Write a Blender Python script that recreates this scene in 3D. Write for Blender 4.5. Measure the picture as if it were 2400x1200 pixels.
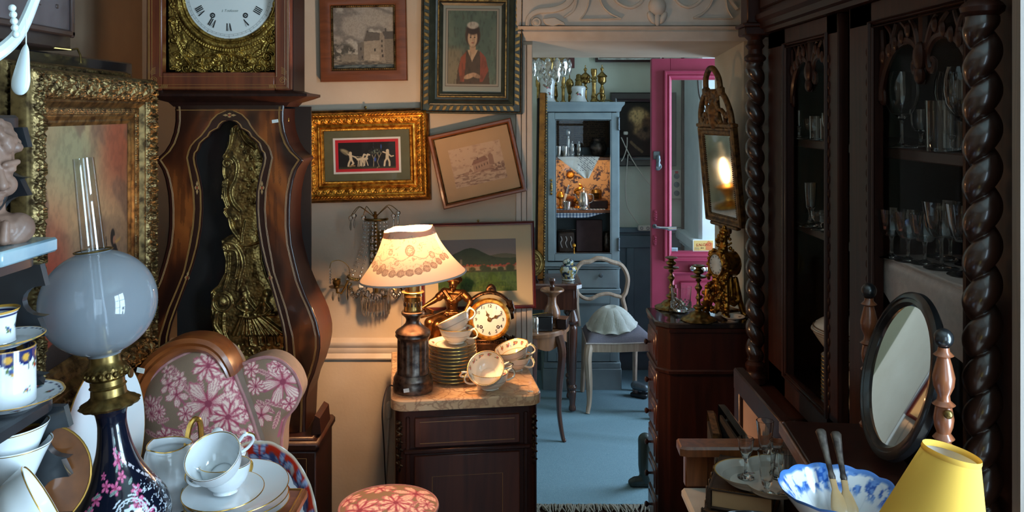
import bpy, bmesh, math, random
import numpy as np
from mathutils import Vector, Matrix, Euler
S = bpy.context.scene
COL = S.collection
for o in list(bpy.data.objects): bpy.data.objects.remove(o)
rnd = random.Random(7)
PI = math.pi
cos, sin = math.cos, math.sin
def R(d): return math.radians(d)
# --- camera, world, daylight, exposure
FPX, EYE, HY = 2000.0, 1.68, 262.0          # focal length in pixels, eye height, horizon row
cam_data = bpy.data.cameras.new('camera'); cam = bpy.data.objects.new('camera', cam_data); COL.objects.link(cam)
cam.location = (0, 0, EYE); cam.rotation_euler = (R(90), 0, 0)
cam_data.sensor_width = 36; cam_data.lens = 30.0; cam_data.shift_y = -(600-HY)/2400; cam_data.clip_start = 0.05
S.camera = cam
S.view_settings.view_transform = 'Standard'; S.view_settings.look = 'None'
S.view_settings.exposure = 0.0; S.view_settings.gamma = 1.0; S.view_settings.use_curve_mapping = False
W = bpy.data.worlds.new('world'); S.world = W; W.use_nodes = True
W.node_tree.nodes['Background'].inputs[0].default_value = (0.50, 0.66, 0.86, 1); W.node_tree.nodes['Background'].inputs[1].default_value = 0.6
try:
    S.cycles.max_bounces = 10; S.cycles.diffuse_bounces = 4; S.cycles.glossy_bounces = 5; S.cycles.transmission_bounces = 10
    S.cycles.transparent_max_bounces = 16; S.cycles.caustics_reflective = False; S.cycles.caustics_refractive = False
    S.cycles.sample_clamp_indirect = 4.0; S.cycles.use_denoising = True
except Exception: pass
def area(name, loc, rot, sx, sy, power, color):
    l = bpy.data.lights.new(name, 'AREA'); l.shape = 'RECTANGLE'; l.size = sx; l.size_y = sy; l.energy = power; l.color = color
    o = bpy.data.objects.new(name, l); COL.objects.link(o); o.location = loc; o.rotation_euler = rot; return o
ru = rnd.uniform
def circ(n): return np.linspace(0, 2*PI, n, endpoint=False)
ORD = ['topmost', 'second', 'third', 'fourth', 'fifth', 'sixth', 'seventh', 'eighth', 'ninth', 'tenth', 'eleventh', 'twelfth', 'thirteenth', 'fourteenth', 'fifteenth', 'sixteenth']
def point(name, loc, power, color, rad=0.02):
    l = bpy.data.lights.new(name, 'POINT'); l.energy = power; l.color = color; l.shadow_soft_size = rad
    o = bpy.data.objects.new(name, l); COL.objects.link(o); o.location = loc; return o
DAY = (0.56, 0.78, 1.0)
area('daylight_shop_window', (0.62, -1.42, 1.50), (R(90), 0, 0), 0.92, 1.9, 30, DAY)
area('daylight_side_window', (1.42, 0.50, 1.45), (0, R(90), 0), 1.7, 0.9, 160, DAY)
area('daylight_street_door', (1.95, 4.42, 1.35), (0, R(90), 0), 2.0, 1.05, 84, DAY)
# --- helpers
def at(px, py, Y): return Vector(((px-1200)/FPX*Y, Y, EYE-(py-HY)/FPX*Y))
def lin(c):
    c = np.asarray(c, dtype=float)
    return np.where(c <= 0.04045, c/12.92, ((c+0.055)/1.055)**2.4)
def srgb(r, g, b): return tuple(lin((r/255, g/255, b/255)))+(1.0,)
def T(x=0, y=0, z=0): return Matrix.Translation((x, y, z))
def Rx(d): return Matrix.Rotation(R(d), 4, 'X')
def Ry(d): return Matrix.Rotation(R(d), 4, 'Y')
def Rz(d): return Matrix.Rotation(R(d), 4, 'Z')
def Sc(x, y, z): return Matrix.Diagonal((x, y, z, 1))
class MB:
    """collects shapes and links them as ONE mesh object"""
    def __init__(s): s.v = []; s.f = []; s.m = []
    def add(s, vs, fs, mat=0, M=None):
        b = len(s.v)
        if M is not None: vs = [M @ Vector(v) for v in vs]
        s.v += [tuple(v) for v in vs]; s.f += [tuple(i+b for i in f) for f in fs]; s.m += [mat]*len(fs); return s
    def box(s, c, d, bev=0.0, mat=0, M=None):
        hx, hy, hz = d[0]/2, d[1]/2, d[2]/2; b = min(bev, hx*.9, hy*.9, hz*.9)
        if b <= 0:
            vs = [(c[0]+x*hx, c[1]+y*hy, c[2]+z*hz) for x in (-1,1) for y in (-1,1) for z in (-1,1)]
            return s.add(vs, [(0,1,3,2),(4,6,7,5),(0,4,5,1),(2,3,7,6),(0,2,6,4),(1,5,7,3)], mat, M)
        vs = []; idx = {}; h = (hx, hy, hz)
        for sx in (-1,1):
            for sy in (-1,1):
                for sz in (-1,1):
                    sg = (sx, sy, sz)
                    for a in range(3):
                        p = [sg[k]*(h[k] if k == a else h[k]-b) for k in range(3)]
                        idx[(sg, a)] = len(vs); vs.append((c[0]+p[0], c[1]+p[1], c[2]+p[2]))
        fs = []
        for a in range(3):
            u, w = (a+1) % 3, (a+2) % 3
            for sa in (-1,1):
                q = []
                for (su, sw) in ((-1,-1),(1,-1),(1,1),(-1,1)):
                    g = [0,0,0]; g[a] = sa; g[u] = su; g[w] = sw; q.append(idx[(tuple(g), a)])
                fs.append(q)
            for su in (-1,1):
                for sw in (-1,1):
                    g0 = [0,0,0]; g1 = [0,0,0]; g0[a] = -1; g1[a] = 1; g0[u] = g1[u] = su; g0[w] = g1[w] = sw
                    fs.append([idx[(tuple(g0), u)], idx[(tuple(g1), u)], idx[(tuple(g1), w)], idx[(tuple(g0), w)]])
        for sx in (-1,1):
            for sy in (-1,1):
                for sz in (-1,1): fs.append([idx[((sx,sy,sz), a)] for a in range(3)])
        C = Vector(c); out = []
        for f in fs:
            P = [Vector(vs[i]) for i in f]; n = (P[1]-P[0]).cross(P[2]-P[0]); m = sum(P, Vector())/len(P)
            out.append(tuple(f) if n.dot(m-C) > 0 else tuple(reversed(f)))
        return s.add(vs, out, mat, M)
    def lathe(s, prof, seg=24, mat=0, M=None, rf=None, closed=False, capb=False, capt=False):
        vs = []; fs = []; n = len(prof)
        for i, (r, z) in enumerate(prof):
            for k in range(seg):
                t = 2*PI*k/seg; rr = max(r, 1e-5)*(rf(t, i) if rf else 1); vs.append((rr*cos(t), rr*sin(t), z))
        for i in range(n if closed else n-1):
            j = (i+1) % n
            for k in range(seg):
                l = (k+1) % seg; fs.append((i*seg+k, i*seg+l, j*seg+l, j*seg+k))
        if capb: fs.append(tuple(range(seg))[::-1])
        if capt: fs.append(tuple((n-1)*seg+k for k in range(seg)))
        return s.add(vs, fs, mat, M)
    def tube(s, pts, r, seg=8, mat=0, M=None, closed=False, cap=True):
        P = [Vector(p) for p in pts]; n = len(P)
        rr = [r]*n if not hasattr(r, '__len__') else list(r)
        tg = []
        for i in range(n):
            a = P[(i-1) % n] if (closed or i > 0) else P[i]; b = P[(i+1) % n] if (closed or i < n-1) else P[i]
            d = (b-a); tg.append(d.normalized() if d.length > 1e-9 else Vector((0,0,1)))
        nrm = tg[0].orthogonal().normalized(); vs = []; fs = []
        for i in range(n):
            nrm = nrm-tg[i]*nrm.dot(tg[i]); nrm = nrm.normalized() if nrm.length > 1e-6 else tg[i].orthogonal().normalized()
            bn = tg[i].cross(nrm)
            for k in range(seg):
                a = 2*PI*k/seg; vs.append(P[i]+(nrm*cos(a)+bn*sin(a))*rr[i])
        for i in range(n if closed else n-1):
            j = (i+1) % n
            for k in range(seg):
                l = (k+1) % seg; fs.append((i*seg+k, i*seg+l, j*seg+l, j*seg+k))
        if cap and not closed: fs.append(tuple(range(seg))[::-1]); fs.append(tuple((n-1)*seg+k for k in range(seg)))
        return s.add(vs, fs, mat, M)
    def prism(s, out, z0, z1, mat=0, M=None, cham=0.0):
        """polygon in XY extruded from z0 to z1 (optional chamfer on the z1 side)"""
        n = len(out); vs = [(x, y, z0) for x, y in out]; fs = [tuple(range(n))[::-1]]
        if cham > 0:
            ar = sum(out[i][0]*out[(i+1) % n][1]-out[(i+1) % n][0]*out[i][1] for i in range(n)); sg = 1 if ar > 0 else -1
            ins = []
            for i in range(n):
                a = Vector(out[i-1]); b = Vector(out[i]); c = Vector(out[(i+1) % n])
                e = (b-a).normalized()+(c-b).normalized(); e = e.normalized() if e.length > 1e-6 else (c-b).normalized()
                q = b+Vector((-e.y, e.x))*cham*sg; ins.append((q.x, q.y))
            vs += [(x, y, z1-cham) for x, y in out]; vs += [(x, y, z1) for x, y in ins]
            for L in (0, n): fs += [(L+i, L+(i+1) % n, L+n+(i+1) % n, L+n+i) for i in range(n)]
            fs.append(tuple(range(2*n, 3*n)))
        else:
            vs += [(x, y, z1) for x, y in out]; fs += [(i, (i+1) % n, n+(i+1) % n, n+i) for i in range(n)]; fs.append(tuple(range(n, 2*n)))
        return s.add(vs, fs, mat, M)
    def ell(s, c, r, seg=14, rings=8, mat=0, M=None):
        c = Vector(c); rx, ry, rz = (r, r, r) if not hasattr(r, '__len__') else r
        vs = [(c.x, c.y, c.z-rz)]; fs = []
        for i in range(1, rings):
            p = -PI/2+PI*i/rings
            for k in range(seg):
                t = 2*PI*k/seg; vs.append((c.x+rx*cos(p)*cos(t), c.y+ry*cos(p)*sin(t), c.z+rz*sin(p)))
        vs.append((c.x, c.y, c.z+rz)); L = len(vs)-1
        for k in range(seg):
            l = (k+1) % seg; fs.append((0, 1+l, 1+k)); fs.append((L, 1+(rings-2)*seg+k, 1+(rings-2)*seg+l))
            for i in range(rings-2): fs.append((1+i*seg+k, 1+i*seg+l, 1+(i+1)*seg+l, 1+(i+1)*seg+k))
        return s.add(vs, fs, mat, M)
    def cap(s, a, ra, b, rb, seg=12, mat=0, M=None):
        """tapered capsule from a to b"""
        a = Vector(a); b = Vector(b); d = (b-a); L = d.length; d = d/L if L > 1e-9 else Vector((0,0,1)); pts = []; rr = []
        for k in range(5): t = -PI/2+k*PI/10+0.02; pts.append(a+d*ra*sin(t)); rr.append(ra*cos(t))
        pts.append(a); rr.append(ra); pts.append(b); rr.append(rb)
        for k in range(1, 6): t = k*PI/10-0.02; pts.append(b+d*rb*sin(t)); rr.append(rb*cos(t))
        return s.tube(pts, rr, seg, mat, M)
    def build(s, name, mats, parent=None, angle=38, recalc=True, loc=None, rot=None):
        me = bpy.data.meshes.new(name); me.from_pydata(s.v, [], s.f)
        return finish(me, name, mats, parent, s.m, angle, recalc, loc, rot)
def finish(me, name, mats, parent=None, mi=None, angle=38, recalc=True, loc=None, rot=None):
    if not isinstance(mats, (list, tuple)): mats = [mats]
    for m in mats: me.materials.append(m)
    if mi is not None and len(mats) > 1: me.polygons.foreach_set('material_index', mi)
    if recalc:
        bm = bmesh.new(); bm.from_mesh(me); bmesh.ops.recalc_face_normals(bm, faces=bm.faces); bm.to_mesh(me); bm.free()
    me.polygons.foreach_set('use_smooth', [True]*len(me.polygons))
    if angle: me.set_sharp_from_angle(angle=R(angle))
    me.update()
    o = bpy.data.objects.new(name, me); COL.objects.link(o)
    if parent is not None: o.parent = parent
    if loc is not None: o.location = loc
    if rot is not None: o.rotation_euler = rot
    return o
def tag(o, label, cat, group=None):
    o['label'] = label; o['category'] = cat
    if group: o['group'] = group
    return o
def thing(name, label, cat, loc=(0,0,0), rot=(0,0,0), group=None):
    o = bpy.data.objects.new(name, None); COL.objects.link(o); o.empty_display_size = .05
    o.location = loc; o.rotation_euler = rot if hasattr(rot, '__len__') else (0, 0, rot)
    return tag(o, label, cat, group)
def struct(o): o['kind'] = 'structure'; return o
def copy_tree(o, parent=None):
    c = o.copy(); COL.objects.link(c)
    if parent is not None: c.parent = parent
    for ch in list(o.children): copy_tree(ch, c)
    return c
def dup(o, loc, rot=None, label=None, scale=None):
    c = copy_tree(o); c.location = loc
    if rot is not None: c.rotation_euler = rot
    if label: c['label'] = label
    if scale: c.scale = (scale,)*3 if not hasattr(scale, '__len__') else scale
    return c
def grid_np(P, name, mats, parent=None, col=None, mask=None, wrap=False, angle=None, recalc=False, flip=False, alpha=None):
    """P: (nv,nu,3) points -> quad grid; col: (nv,nu,3) sRGB colours per vertex; mask: (nv-1,nu-1) faces kept"""
    nv, nu = P.shape[:2]; I = np.arange(nv*nu).reshape(nv, nu)
    if wrap: I = np.concatenate([I, I[:, :1]], 1)
    q = np.stack([I[:-1,:-1], I[:-1,1:], I[1:,1:], I[1:,:-1]], -1)
    q = q[mask] if mask is not None else q.reshape(-1, 4)
    if flip: q = q[:, ::-1]
    V = P.reshape(-1, 3); C = None if col is None else np.clip(col.reshape(-1, 3), 0, 1)
    if mask is not None:
        used = np.unique(q); mp = np.zeros(len(V), int); mp[used] = np.arange(len(used)); q = mp[q]; V = V[used]; C = None if C is None else C[used]
    me = bpy.data.meshes.new(name); n = len(q)
    me.vertices.add(len(V)); me.vertices.foreach_set('co', np.ascontiguousarray(V, np.float32).ravel())
    me.loops.add(n*4); me.loops.foreach_set('vertex_index', np.ascontiguousarray(q, np.int32).ravel())
    me.polygons.add(n); me.polygons.foreach_set('loop_start', np.arange(0, n*4, 4, dtype=np.int32)); me.update(calc_edges=True)
    if C is not None:
        a = me.color_attributes.new('Col', 'FLOAT_COLOR', 'POINT'); rgba = np.ones((len(V), 4), np.float32); rgba[:, :3] = lin(C); a.data.foreach_set('color', rgba.ravel())
    return finish(me, name, mats, parent, None, angle, recalc)
def vnoise(x, y, seed=0):
    x = np.asarray(x, float); y = np.asarray(y, float); xi = np.floor(x).astype(np.int64); yi = np.floor(y).astype(np.int64); fx = x-xi; fy = y-yi
    def h(i, j):
        n = (i*374761393+j*668265263+seed*2147483+1013) & 0xffffffff; n = ((n ^ (n >> 13))*1274126177) & 0xffffffff; return ((n ^ (n >> 16)) & 0xffff)/65535.0
    u = fx*fx*(3-2*fx); v = fy*fy*(3-2*fy)
    return (h(xi,yi)*(1-u)+h(xi+1,yi)*u)*(1-v)+(h(xi,yi+1)*(1-u)+h(xi+1,yi+1)*u)*v
def fbm(x, y, seed=0, o=4):
    t = 0; a = .5; s = 0
    for k in range(o): t = t+a*vnoise(x*2**k+k*17.3, y*2**k-k*9.1, seed+k); s += a; a *= .5
    return t/s
def sm(a, b, x): t = np.clip((x-a)/(b-a+1e-12), 0, 1); return t*t*(3-2*t)
def mix(img, m, c):
    m = np.clip(m, 0, 1)[..., None]; c = np.asarray(c, float); c = c/255 if c.ndim == 1 else c
    return img*(1-m)+c*m
def inpoly(X, Y, pts):
    r = np.zeros(X.shape, bool); n = len(pts)
    for i in range(n):
        x0, y0 = pts[i-1]; x1, y1 = pts[i]
        if y0 == y1: continue
        r ^= ((y0 > Y) != (y1 > Y)) & (X < (x1-x0)*(Y-y0)/(y1-y0)+x0)
    return r.astype(float)
def inell(X, Y, cx, cy, rx, ry, ang=0, soft=.15):
    a = R(ang); x = (X-cx)*cos(a)+(Y-cy)*sin(a); y = -(X-cx)*sin(a)+(Y-cy)*cos(a)
    return 1-sm(1-soft, 1+soft, np.sqrt((x/rx)**2+(y/ry)**2))
def dline(X, Y, pts):
    d = np.full(np.shape(X), 1e9)
    for (x0, y0), (x1, y1) in zip(pts[:-1], pts[1:]):
        dx, dy = x1-x0, y1-y0; L = dx*dx+dy*dy+1e-12; t = np.clip(((X-x0)*dx+(Y-y0)*dy)/L, 0, 1); d = np.minimum(d, np.hypot(X-x0-t*dx, Y-y0-t*dy))
    return d
def inline(X, Y, pts, w): return 1-sm(w*.7, w*1.2, dline(X, Y, pts))
def spline(pts, n=8, closed=False):
    P = [Vector(p) for p in pts]; out = []; N = len(P)
    for i in range(N if closed else N-1):
        p0 = P[(i-1) % N] if (closed or i > 0) else P[i]; p1 = P[i]; p2 = P[(i+1) % N]; p3 = P[(i+2) % N] if (closed or i+2 < N) else p2
        for k in range(n):
            t = k/n; out.append(0.5*((2*p1)+(p2-p0)*t+(2*p0-5*p1+4*p2-p3)*t*t+(3*p1-p0-3*p2+p3)*t**3))
    if not closed: out.append(P[-1])
    return out
def interp(tab, z):
    """tab: [(z, value)...] sorted by z"""
    zs = np.array([t[0] for t in tab]); vs = np.array([t[1] for t in tab]); return np.interp(z, zs, vs)
def smooth_prof(prof, n=5):
    return [(p.x, p.y) for p in spline([(r, z, 0) for r, z in prof], n)]
def text_mesh(name, body, size, mat, parent, M, shear=0.0, ext=0.0002, align='CENTER'):
    cu = bpy.data.curves.new(name, 'FONT'); cu.body = body; cu.size = size; cu.align_x = align; cu.align_y = 'CENTER'; cu.extrude = ext; cu.shear = shear; cu.resolution_u = 3
    ob = bpy.data.objects.new(name+'_curve', cu); COL.objects.link(ob); dg = bpy.context.evaluated_depsgraph_get(); dg.update()
    me = bpy.data.meshes.new_from_object(ob.evaluated_get(dg)); bpy.data.objects.remove(ob); bpy.data.curves.remove(cu)
    me.transform(M); me.materials.clear(); me.name = name; me.materials.append(mat)
    o = bpy.data.objects.new(name, me); COL.objects.link(o); o.parent = parent; return o
def blob(name, mb, mats, parent=None, voxel=.004, it=4, fac=.5):
    """union of overlapping shapes grown into one continuous surface"""
    me = bpy.data.meshes.new(name+'_raw'); me.from_pydata(mb.v, [], mb.f)
    bm = bmesh.new(); bm.from_mesh(me); bmesh.ops.recalc_face_normals(bm, faces=bm.faces); bm.to_mesh(me); bm.free()
    ob = bpy.data.objects.new(name+'_raw', me); COL.objects.link(ob)
    m = ob.modifiers.new('r', 'REMESH'); m.mode = 'VOXEL'; m.voxel_size = voxel; m.use_smooth_shade = True
    if it: m = ob.modifiers.new('s', 'SMOOTH'); m.iterations = it; m.factor = fac
    dg = bpy.context.evaluated_depsgraph_get(); dg.update()
    me2 = bpy.data.meshes.new_from_object(ob.evaluated_get(dg)); bpy.data.objects.remove(ob); bpy.data.meshes.remove(me)
    me2.name = name; me2.materials.clear(); return finish(me2, name, mats, parent, None, None, False)
# --- materials
def newmat(name):
    m = bpy.data.materials.new(name); m.use_nodes = True; nt = m.node_tree; b = nt.nodes['Principled BSDF']; return m, nt, b
def N(nt, t, **kw):
    n = nt.nodes.new(t)
    for k, v in kw.items():
        if k.startswith('i_'): n.inputs[k[2:].replace('_', ' ')].default_value = v
        else: setattr(n, k, v)
    return n
def ramp(nt, stops):
    r = nt.nodes.new('ShaderNodeValToRGB'); e = r.color_ramp.elements
    while len(e) < len(stops): e.new(.5)
    for el, (p, c) in zip(e, stops): el.position = p; el.color = c
    return r
def plain(name, c1, c2=None, rough=.5, metal=0., scale=30., bump=0., bscale=None, coat=0., spec=.5, sub=0., stretch=(1,1,1), detail=4., lo=.3, hi=.7, croug=.05):
    m, nt, b = newmat(name); L = nt.links
    b.inputs['Roughness'].default_value = rough; b.inputs['Metallic'].default_value = metal; b.inputs['Coat Weight'].default_value = coat; b.inputs['Coat Roughness'].default_value = croug
    b.inputs['Specular IOR Level'].default_value = spec; b.inputs['Base Color'].default_value = srgb(*c1)
    tc = N(nt, 'ShaderNodeTexCoord'); mp = N(nt, 'ShaderNodeMapping'); mp.inputs['Scale'].default_value = stretch; L.new(tc.outputs['Object'], mp.inputs[0])
    if c2 is not None:
        n = N(nt, 'ShaderNodeTexNoise', i_Scale=scale, i_Detail=detail); L.new(mp.outputs[0], n.inputs['Vector'])
        r = ramp(nt, [(lo, srgb(*c1)), (hi, srgb(*c2))]); L.new(n.outputs['Fac'], r.inputs[0]); L.new(r.outputs[0], b.inputs['Base Color'])
    if bump:
        n2 = N(nt, 'ShaderNodeTexNoise', i_Scale=bscale or scale, i_Detail=6.); L.new(mp.outputs[0], n2.inputs['Vector'])
        bp = N(nt, 'ShaderNodeBump', i_Strength=bump, i_Distance=.002); L.new(n2.outputs['Fac'], bp.inputs['Height']); L.new(bp.outputs[0], b.inputs['Normal'])
    return m
def wood(name, c1, c2, scale=6., axis='Z', rough=.35, coat=.3, distort=3., bump=.15, croug=.15, spec=.5):
    m, nt, b = newmat(name); L = nt.links; b.inputs['Specular IOR Level'].default_value = spec
    tc = N(nt, 'ShaderNodeTexCoord'); mp = N(nt, 'ShaderNodeMapping'); st = {'X': (.08,1,1), 'Y': (1,.08,1), 'Z': (1,1,.08)}[axis]; mp.inputs['Scale'].default_value = st
    L.new(tc.outputs['Object'], mp.inputs[0])
    n = N(nt, 'ShaderNodeTexNoise', i_Scale=scale*8, i_Detail=6., i_Distortion=distort*.3); L.new(mp.outputs[0], n.inputs['Vector'])
    r = ramp(nt, [(.3, srgb(*c1)), (.7, srgb(*c2))]); L.new(n.outputs['Fac'], r.inputs[0]); L.new(r.outputs[0], b.inputs['Base Color'])
    bp = N(nt, 'ShaderNodeBump', i_Strength=bump, i_Distance=.001); L.new(n.outputs['Fac'], bp.inputs['Height']); L.new(bp.outputs[0], b.inputs['Normal'])
    b.inputs['Roughness'].default_value = rough; b.inputs['Coat Weight'].default_value = coat; b.inputs['Coat Roughness'].default_value = croug
    return m
def vcol(name, rough=.6, coat=0., bump=0., bscale=300., metal=0., spec=.5):
    m, nt, b = newmat(name); a = N(nt, 'ShaderNodeVertexColor', layer_name='Col'); nt.links.new(a.outputs[0], b.inputs['Base Color'])
    b.inputs['Roughness'].default_value = rough; b.inputs['Coat Weight'].default_value = coat; b.inputs['Metallic'].default_value = metal; b.inputs['Specular IOR Level'].default_value = spec
    b.inputs['Coat Roughness'].default_value = .04
    if bump:
        tc = N(nt, 'ShaderNodeTexCoord'); n2 = N(nt, 'ShaderNodeTexNoise', i_Scale=bscale); nt.links.new(tc.outputs['Object'], n2.inputs['Vector'])
        bp = N(nt, 'ShaderNodeBump', i_Strength=bump, i_Distance=.001); nt.links.new(n2.outputs['Fac'], bp.inputs['Height']); nt.links.new(bp.outputs[0], b.inputs['Normal'])
    return m
def gilt(name, hi, lo, rough=.32, scale=60., bump=.4, metal=.9):
    m, nt, b = newmat(name); L = nt.links; tc = N(nt, 'ShaderNodeTexCoord')
    n = N(nt, 'ShaderNodeTexNoise', i_Scale=scale, i_Detail=6.); L.new(tc.outputs['Object'], n.inputs['Vector'])
    r = ramp(nt, [(.35, srgb(*lo)), (.62, srgb(*hi))]); L.new(n.outputs['Fac'], r.inputs[0]); L.new(r.outputs[0], b.inputs['Base Color'])
    bp = N(nt, 'ShaderNodeBump', i_Strength=bump, i_Distance=.0015); L.new(n.outputs['Fac'], bp.inputs['Height']); L.new(bp.outputs[0], b.inputs['Normal'])
    b.inputs['Roughness'].default_value = rough; b.inputs['Metallic'].default_value = metal; return m
def glassm(name, tint=(1,1,1), rough=0., ior=1.47):
    m, nt, b = newmat(name); b.inputs['Base Color'].default_value = tuple(tint)+(1,); b.inputs['Transmission Weight'].default_value = 1.; b.inputs['Roughness'].default_value = rough; b.inputs['IOR'].default_value = ior
    return m
def facing(nt, refl=1.0):
    """reflectance of a thin sheet: the same from either side"""
    L = nt.links; lw = N(nt, 'ShaderNodeLayerWeight', i_Blend=.5); pw = N(nt, 'ShaderNodeMath', operation='POWER'); pw.inputs[1].default_value = 4.0; L.new(lw.outputs['Facing'], pw.inputs[0])
    ma = N(nt, 'ShaderNodeMath', operation='MULTIPLY_ADD', use_clamp=True); ma.inputs[1].default_value = .85*refl; ma.inputs[2].default_value = .045*refl; L.new(pw.outputs[0], ma.inputs[0]); return ma
def panem(name, tint=(.96,.97,.96), refl=1.0, rough=0.0):
    """thin pane: clear, with the mirror reflection of its surface"""
    m, nt, b = newmat(name); L = nt.links; out = nt.nodes['Material Output']
    tr = N(nt, 'ShaderNodeBsdfTransparent'); tr.inputs[0].default_value = tuple(tint)+(1,); gl = N(nt, 'ShaderNodeBsdfGlossy'); gl.inputs['Roughness'].default_value = rough
    mu = facing(nt, refl)
    mx = N(nt, 'ShaderNodeMixShader'); L.new(mu.outputs[0], mx.inputs[0]); L.new(tr.outputs[0], mx.inputs[1]); L.new(gl.outputs[0], mx.inputs[2]); L.new(mx.outputs[0], out.inputs[0]); return m
def emis(name, col, st):
    m, nt, b = newmat(name); b.inputs['Emission Color'].default_value = tuple(col)+(1,); b.inputs['Emission Strength'].default_value = st; return m
def shade_mat(name, c1, trans=.5, vc=False, rough=.8):
    m, nt, b = newmat(name); L = nt.links; out = nt.nodes['Material Output']; df = N(nt, 'ShaderNodeBsdfDiffuse'); tl = N(nt, 'ShaderNodeBsdfTranslucent'); mx = N(nt, 'ShaderNodeMixShader'); mx.inputs[0].default_value = trans
    if vc:
        a = N(nt, 'ShaderNodeVertexColor', layer_name='Col'); L.new(a.outputs[0], df.inputs[0]); L.new(a.outputs[0], tl.inputs[0])
    else: df.inputs[0].default_value = srgb(*c1); tl.inputs[0].default_value = srgb(*c1)
    L.new(df.outputs[0], mx.inputs[1]); L.new(tl.outputs[0], mx.inputs[2]); L.new(mx.outputs[0], out.inputs[0]); return m
M = {}
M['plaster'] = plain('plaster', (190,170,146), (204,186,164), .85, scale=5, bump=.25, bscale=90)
M['plaster_shaded'] = plain('shaded_plaster', (116,94,74), (128,106,84), .9, scale=5, bump=.2, bscale=90)  # beige plaster with the side wall's shadow put into its colour
M['trim'] = plain('painted_trim', (200,184,168), (216,202,188), .6, scale=14, bump=.15, bscale=60)
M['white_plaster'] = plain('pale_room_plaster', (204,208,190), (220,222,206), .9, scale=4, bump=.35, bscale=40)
M['pier'] = plain('white_pier_plaster', (214,220,220), (230,234,234), .9, scale=6, bump=.4, bscale=30)
M['ceiling'] = plain('ceiling_paint', (196,206,198), (206,216,208), .9, scale=3, bump=.2, bscale=40)
M['floor'] = plain('dark_floor_boards', (74,44,34), (52,30,24), .5, scale=10, bump=.2, stretch=(1,.1,1))
M['carpet'] = plain('blue_grey_carpet', (104,136,148), (138,164,174), .95, scale=420, bump=.9, bscale=520, spec=.1)
M['fringe'] = plain('rug_fringe', (150,142,126), (112,104,92), .9, scale=200)
M['fig'] = None
M['case_dark'] = wood('dark_case_wood', (30,13,9), (48,22,14), 5, 'Z', .45, .08, spec=.25)
M['dark_mah'] = wood('dark_mahogany', (33,13,9), (54,22,14), 5, 'Z', .4, .15, spec=.3)
M['black_oak'] = wood('blackened_oak', (38,18,12), (60,30,20), 6, 'Z', .42, .06, bump=.2, croug=.14, spec=.22)
M['twist'] = wood('polished_black_oak', (36,20,14), (56,33,24), 6, 'Z', .3, .6, bump=.15, croug=.1)
M['oak_y'] = wood('blackened_oak_rail', (36,17,11), (56,28,19), 6, 'Y', .42, .06, spec=.22)
M['walnut'] = wood('walnut', (92,50,26), (140,80,42), 6, 'Z', .35, .4)
M['crest'] = wood('polished_crest_wood', (110,52,20), (150,80,36), 3, 'X', .28, .5)
M['redwood'] = wood('reddish_turned_wood', (104,56,34), (144,84,52), 6, 'Z', .3, .5)
M['frame_oak'] = wood('oak_frame_wood', (96,52,28), (128,72,40), 6, 'X', .4, .25)
M['grey_wood'] = wood('grey_worn_wood', (98,86,76), (126,112,100), 5, 'Z', .6, .1)
M['beech'] = wood('limed_beech', (150,126,106), (190,168,146), 6, 'Z', .5, .15)
M['stringing'] = plain('boxwood_stringing', (172,124,66), (150,104,54), .4)
M['gilt_warm'] = gilt('burnished_gilt', (232,168,66), (150,88,26), .34, 70)
M['gilt_old'] = gilt('old_gilt', (134,112,72), (60,46,28), .42, 50)
M['gilt_brown'] = gilt('worn_gilt_wood', (132,92,48), (70,44,24), .5, 60, metal=.55)
M['ormolu'] = gilt('ormolu', (198,138,54), (108,66,24), .3, 60)
M['brass'] = gilt('brass', (190,156,92), (128,98,50), .26, 40, .1)
M['brass_old'] = gilt('dull_brass', (150,124,72), (92,72,38), .34, 50, .2)
M['clock_brass'] = gilt('pressed_brass', (184,152,78), (100,76,32), .3, 40, .15)
M['pend_brass'] = gilt('dull_pressed_brass', (176,146,86), (84,64,32), .34, 40, .15)
M['bronze'] = gilt('patinated_bronze', (128,84,44), (62,38,22), .36, 45, .15)
M['bronze_dark'] = gilt('dark_bronze', (92,64,42), (48,32,22), .42, 45, .2)
M['pewter'] = gilt('tarnished_metal', (112,102,94), (64,56,54), .36, 60, .2)
M['silver'] = gilt('silver', (216,212,204), (170,164,156), .16, 30, .05)
M['chrome'] = plain('chrome', (210,212,216), None, .12, 1.)
M['iron'] = plain('grey_cast_iron', (118,128,134), (88,98,104), .45, .6, bump=.2)
M['porc'] = plain('white_porcelain', (226,230,232), None, .12, coat=.6, spec=.5)
M['porc_cream'] = plain('cream_porcelain', (232,224,204), None, .14, coat=.5)
M['goldrim'] = plain('gold_rim', (212,166,84), None, .25, .9)
M['opal'] = plain('opaline_glass', (214,226,228), (196,212,216), .1, coat=.8, scale=12)
M['vpaint'] = vcol('painted_print', .75)
M['vcanvas'] = vcol('oil_canvas', .6, .04, .25, 240, 0, .3)
M['vporc'] = vcol('decorated_porcelain', .14, .6)
M['vfabric'] = vcol('printed_fabric', .92, 0, .5, 900, spec=.2)
M['vcloth'] = vcol('printed_cloth', .9, 0, .2, 500, spec=.2)
M['vmah'] = vcol('figured_mahogany', .3, .5)
M['vmarble'] = vcol('veined_marble', .22, .4)
M['white_marble'] = plain('white_marble', (190,178,166), (214,204,192), .3, scale=10, coat=.2)
M['black_marble'] = plain('black_marble', (26,24,26), (44,38,40), .14, scale=14, coat=.6)
M['pane'] = panem('window_glass', refl=1.0)
M['picglass'] = panem('picture_glass', (.98,.98,.98), .4)
M['caseglass'] = panem('bookcase_glass', (.98,.98,.98), .10)
M['doorglass'] = panem('door_glass', (.86,.92,.92), 1.3)
M['glass'] = glassm('clear_glass', (.97,.99,.99))
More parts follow.
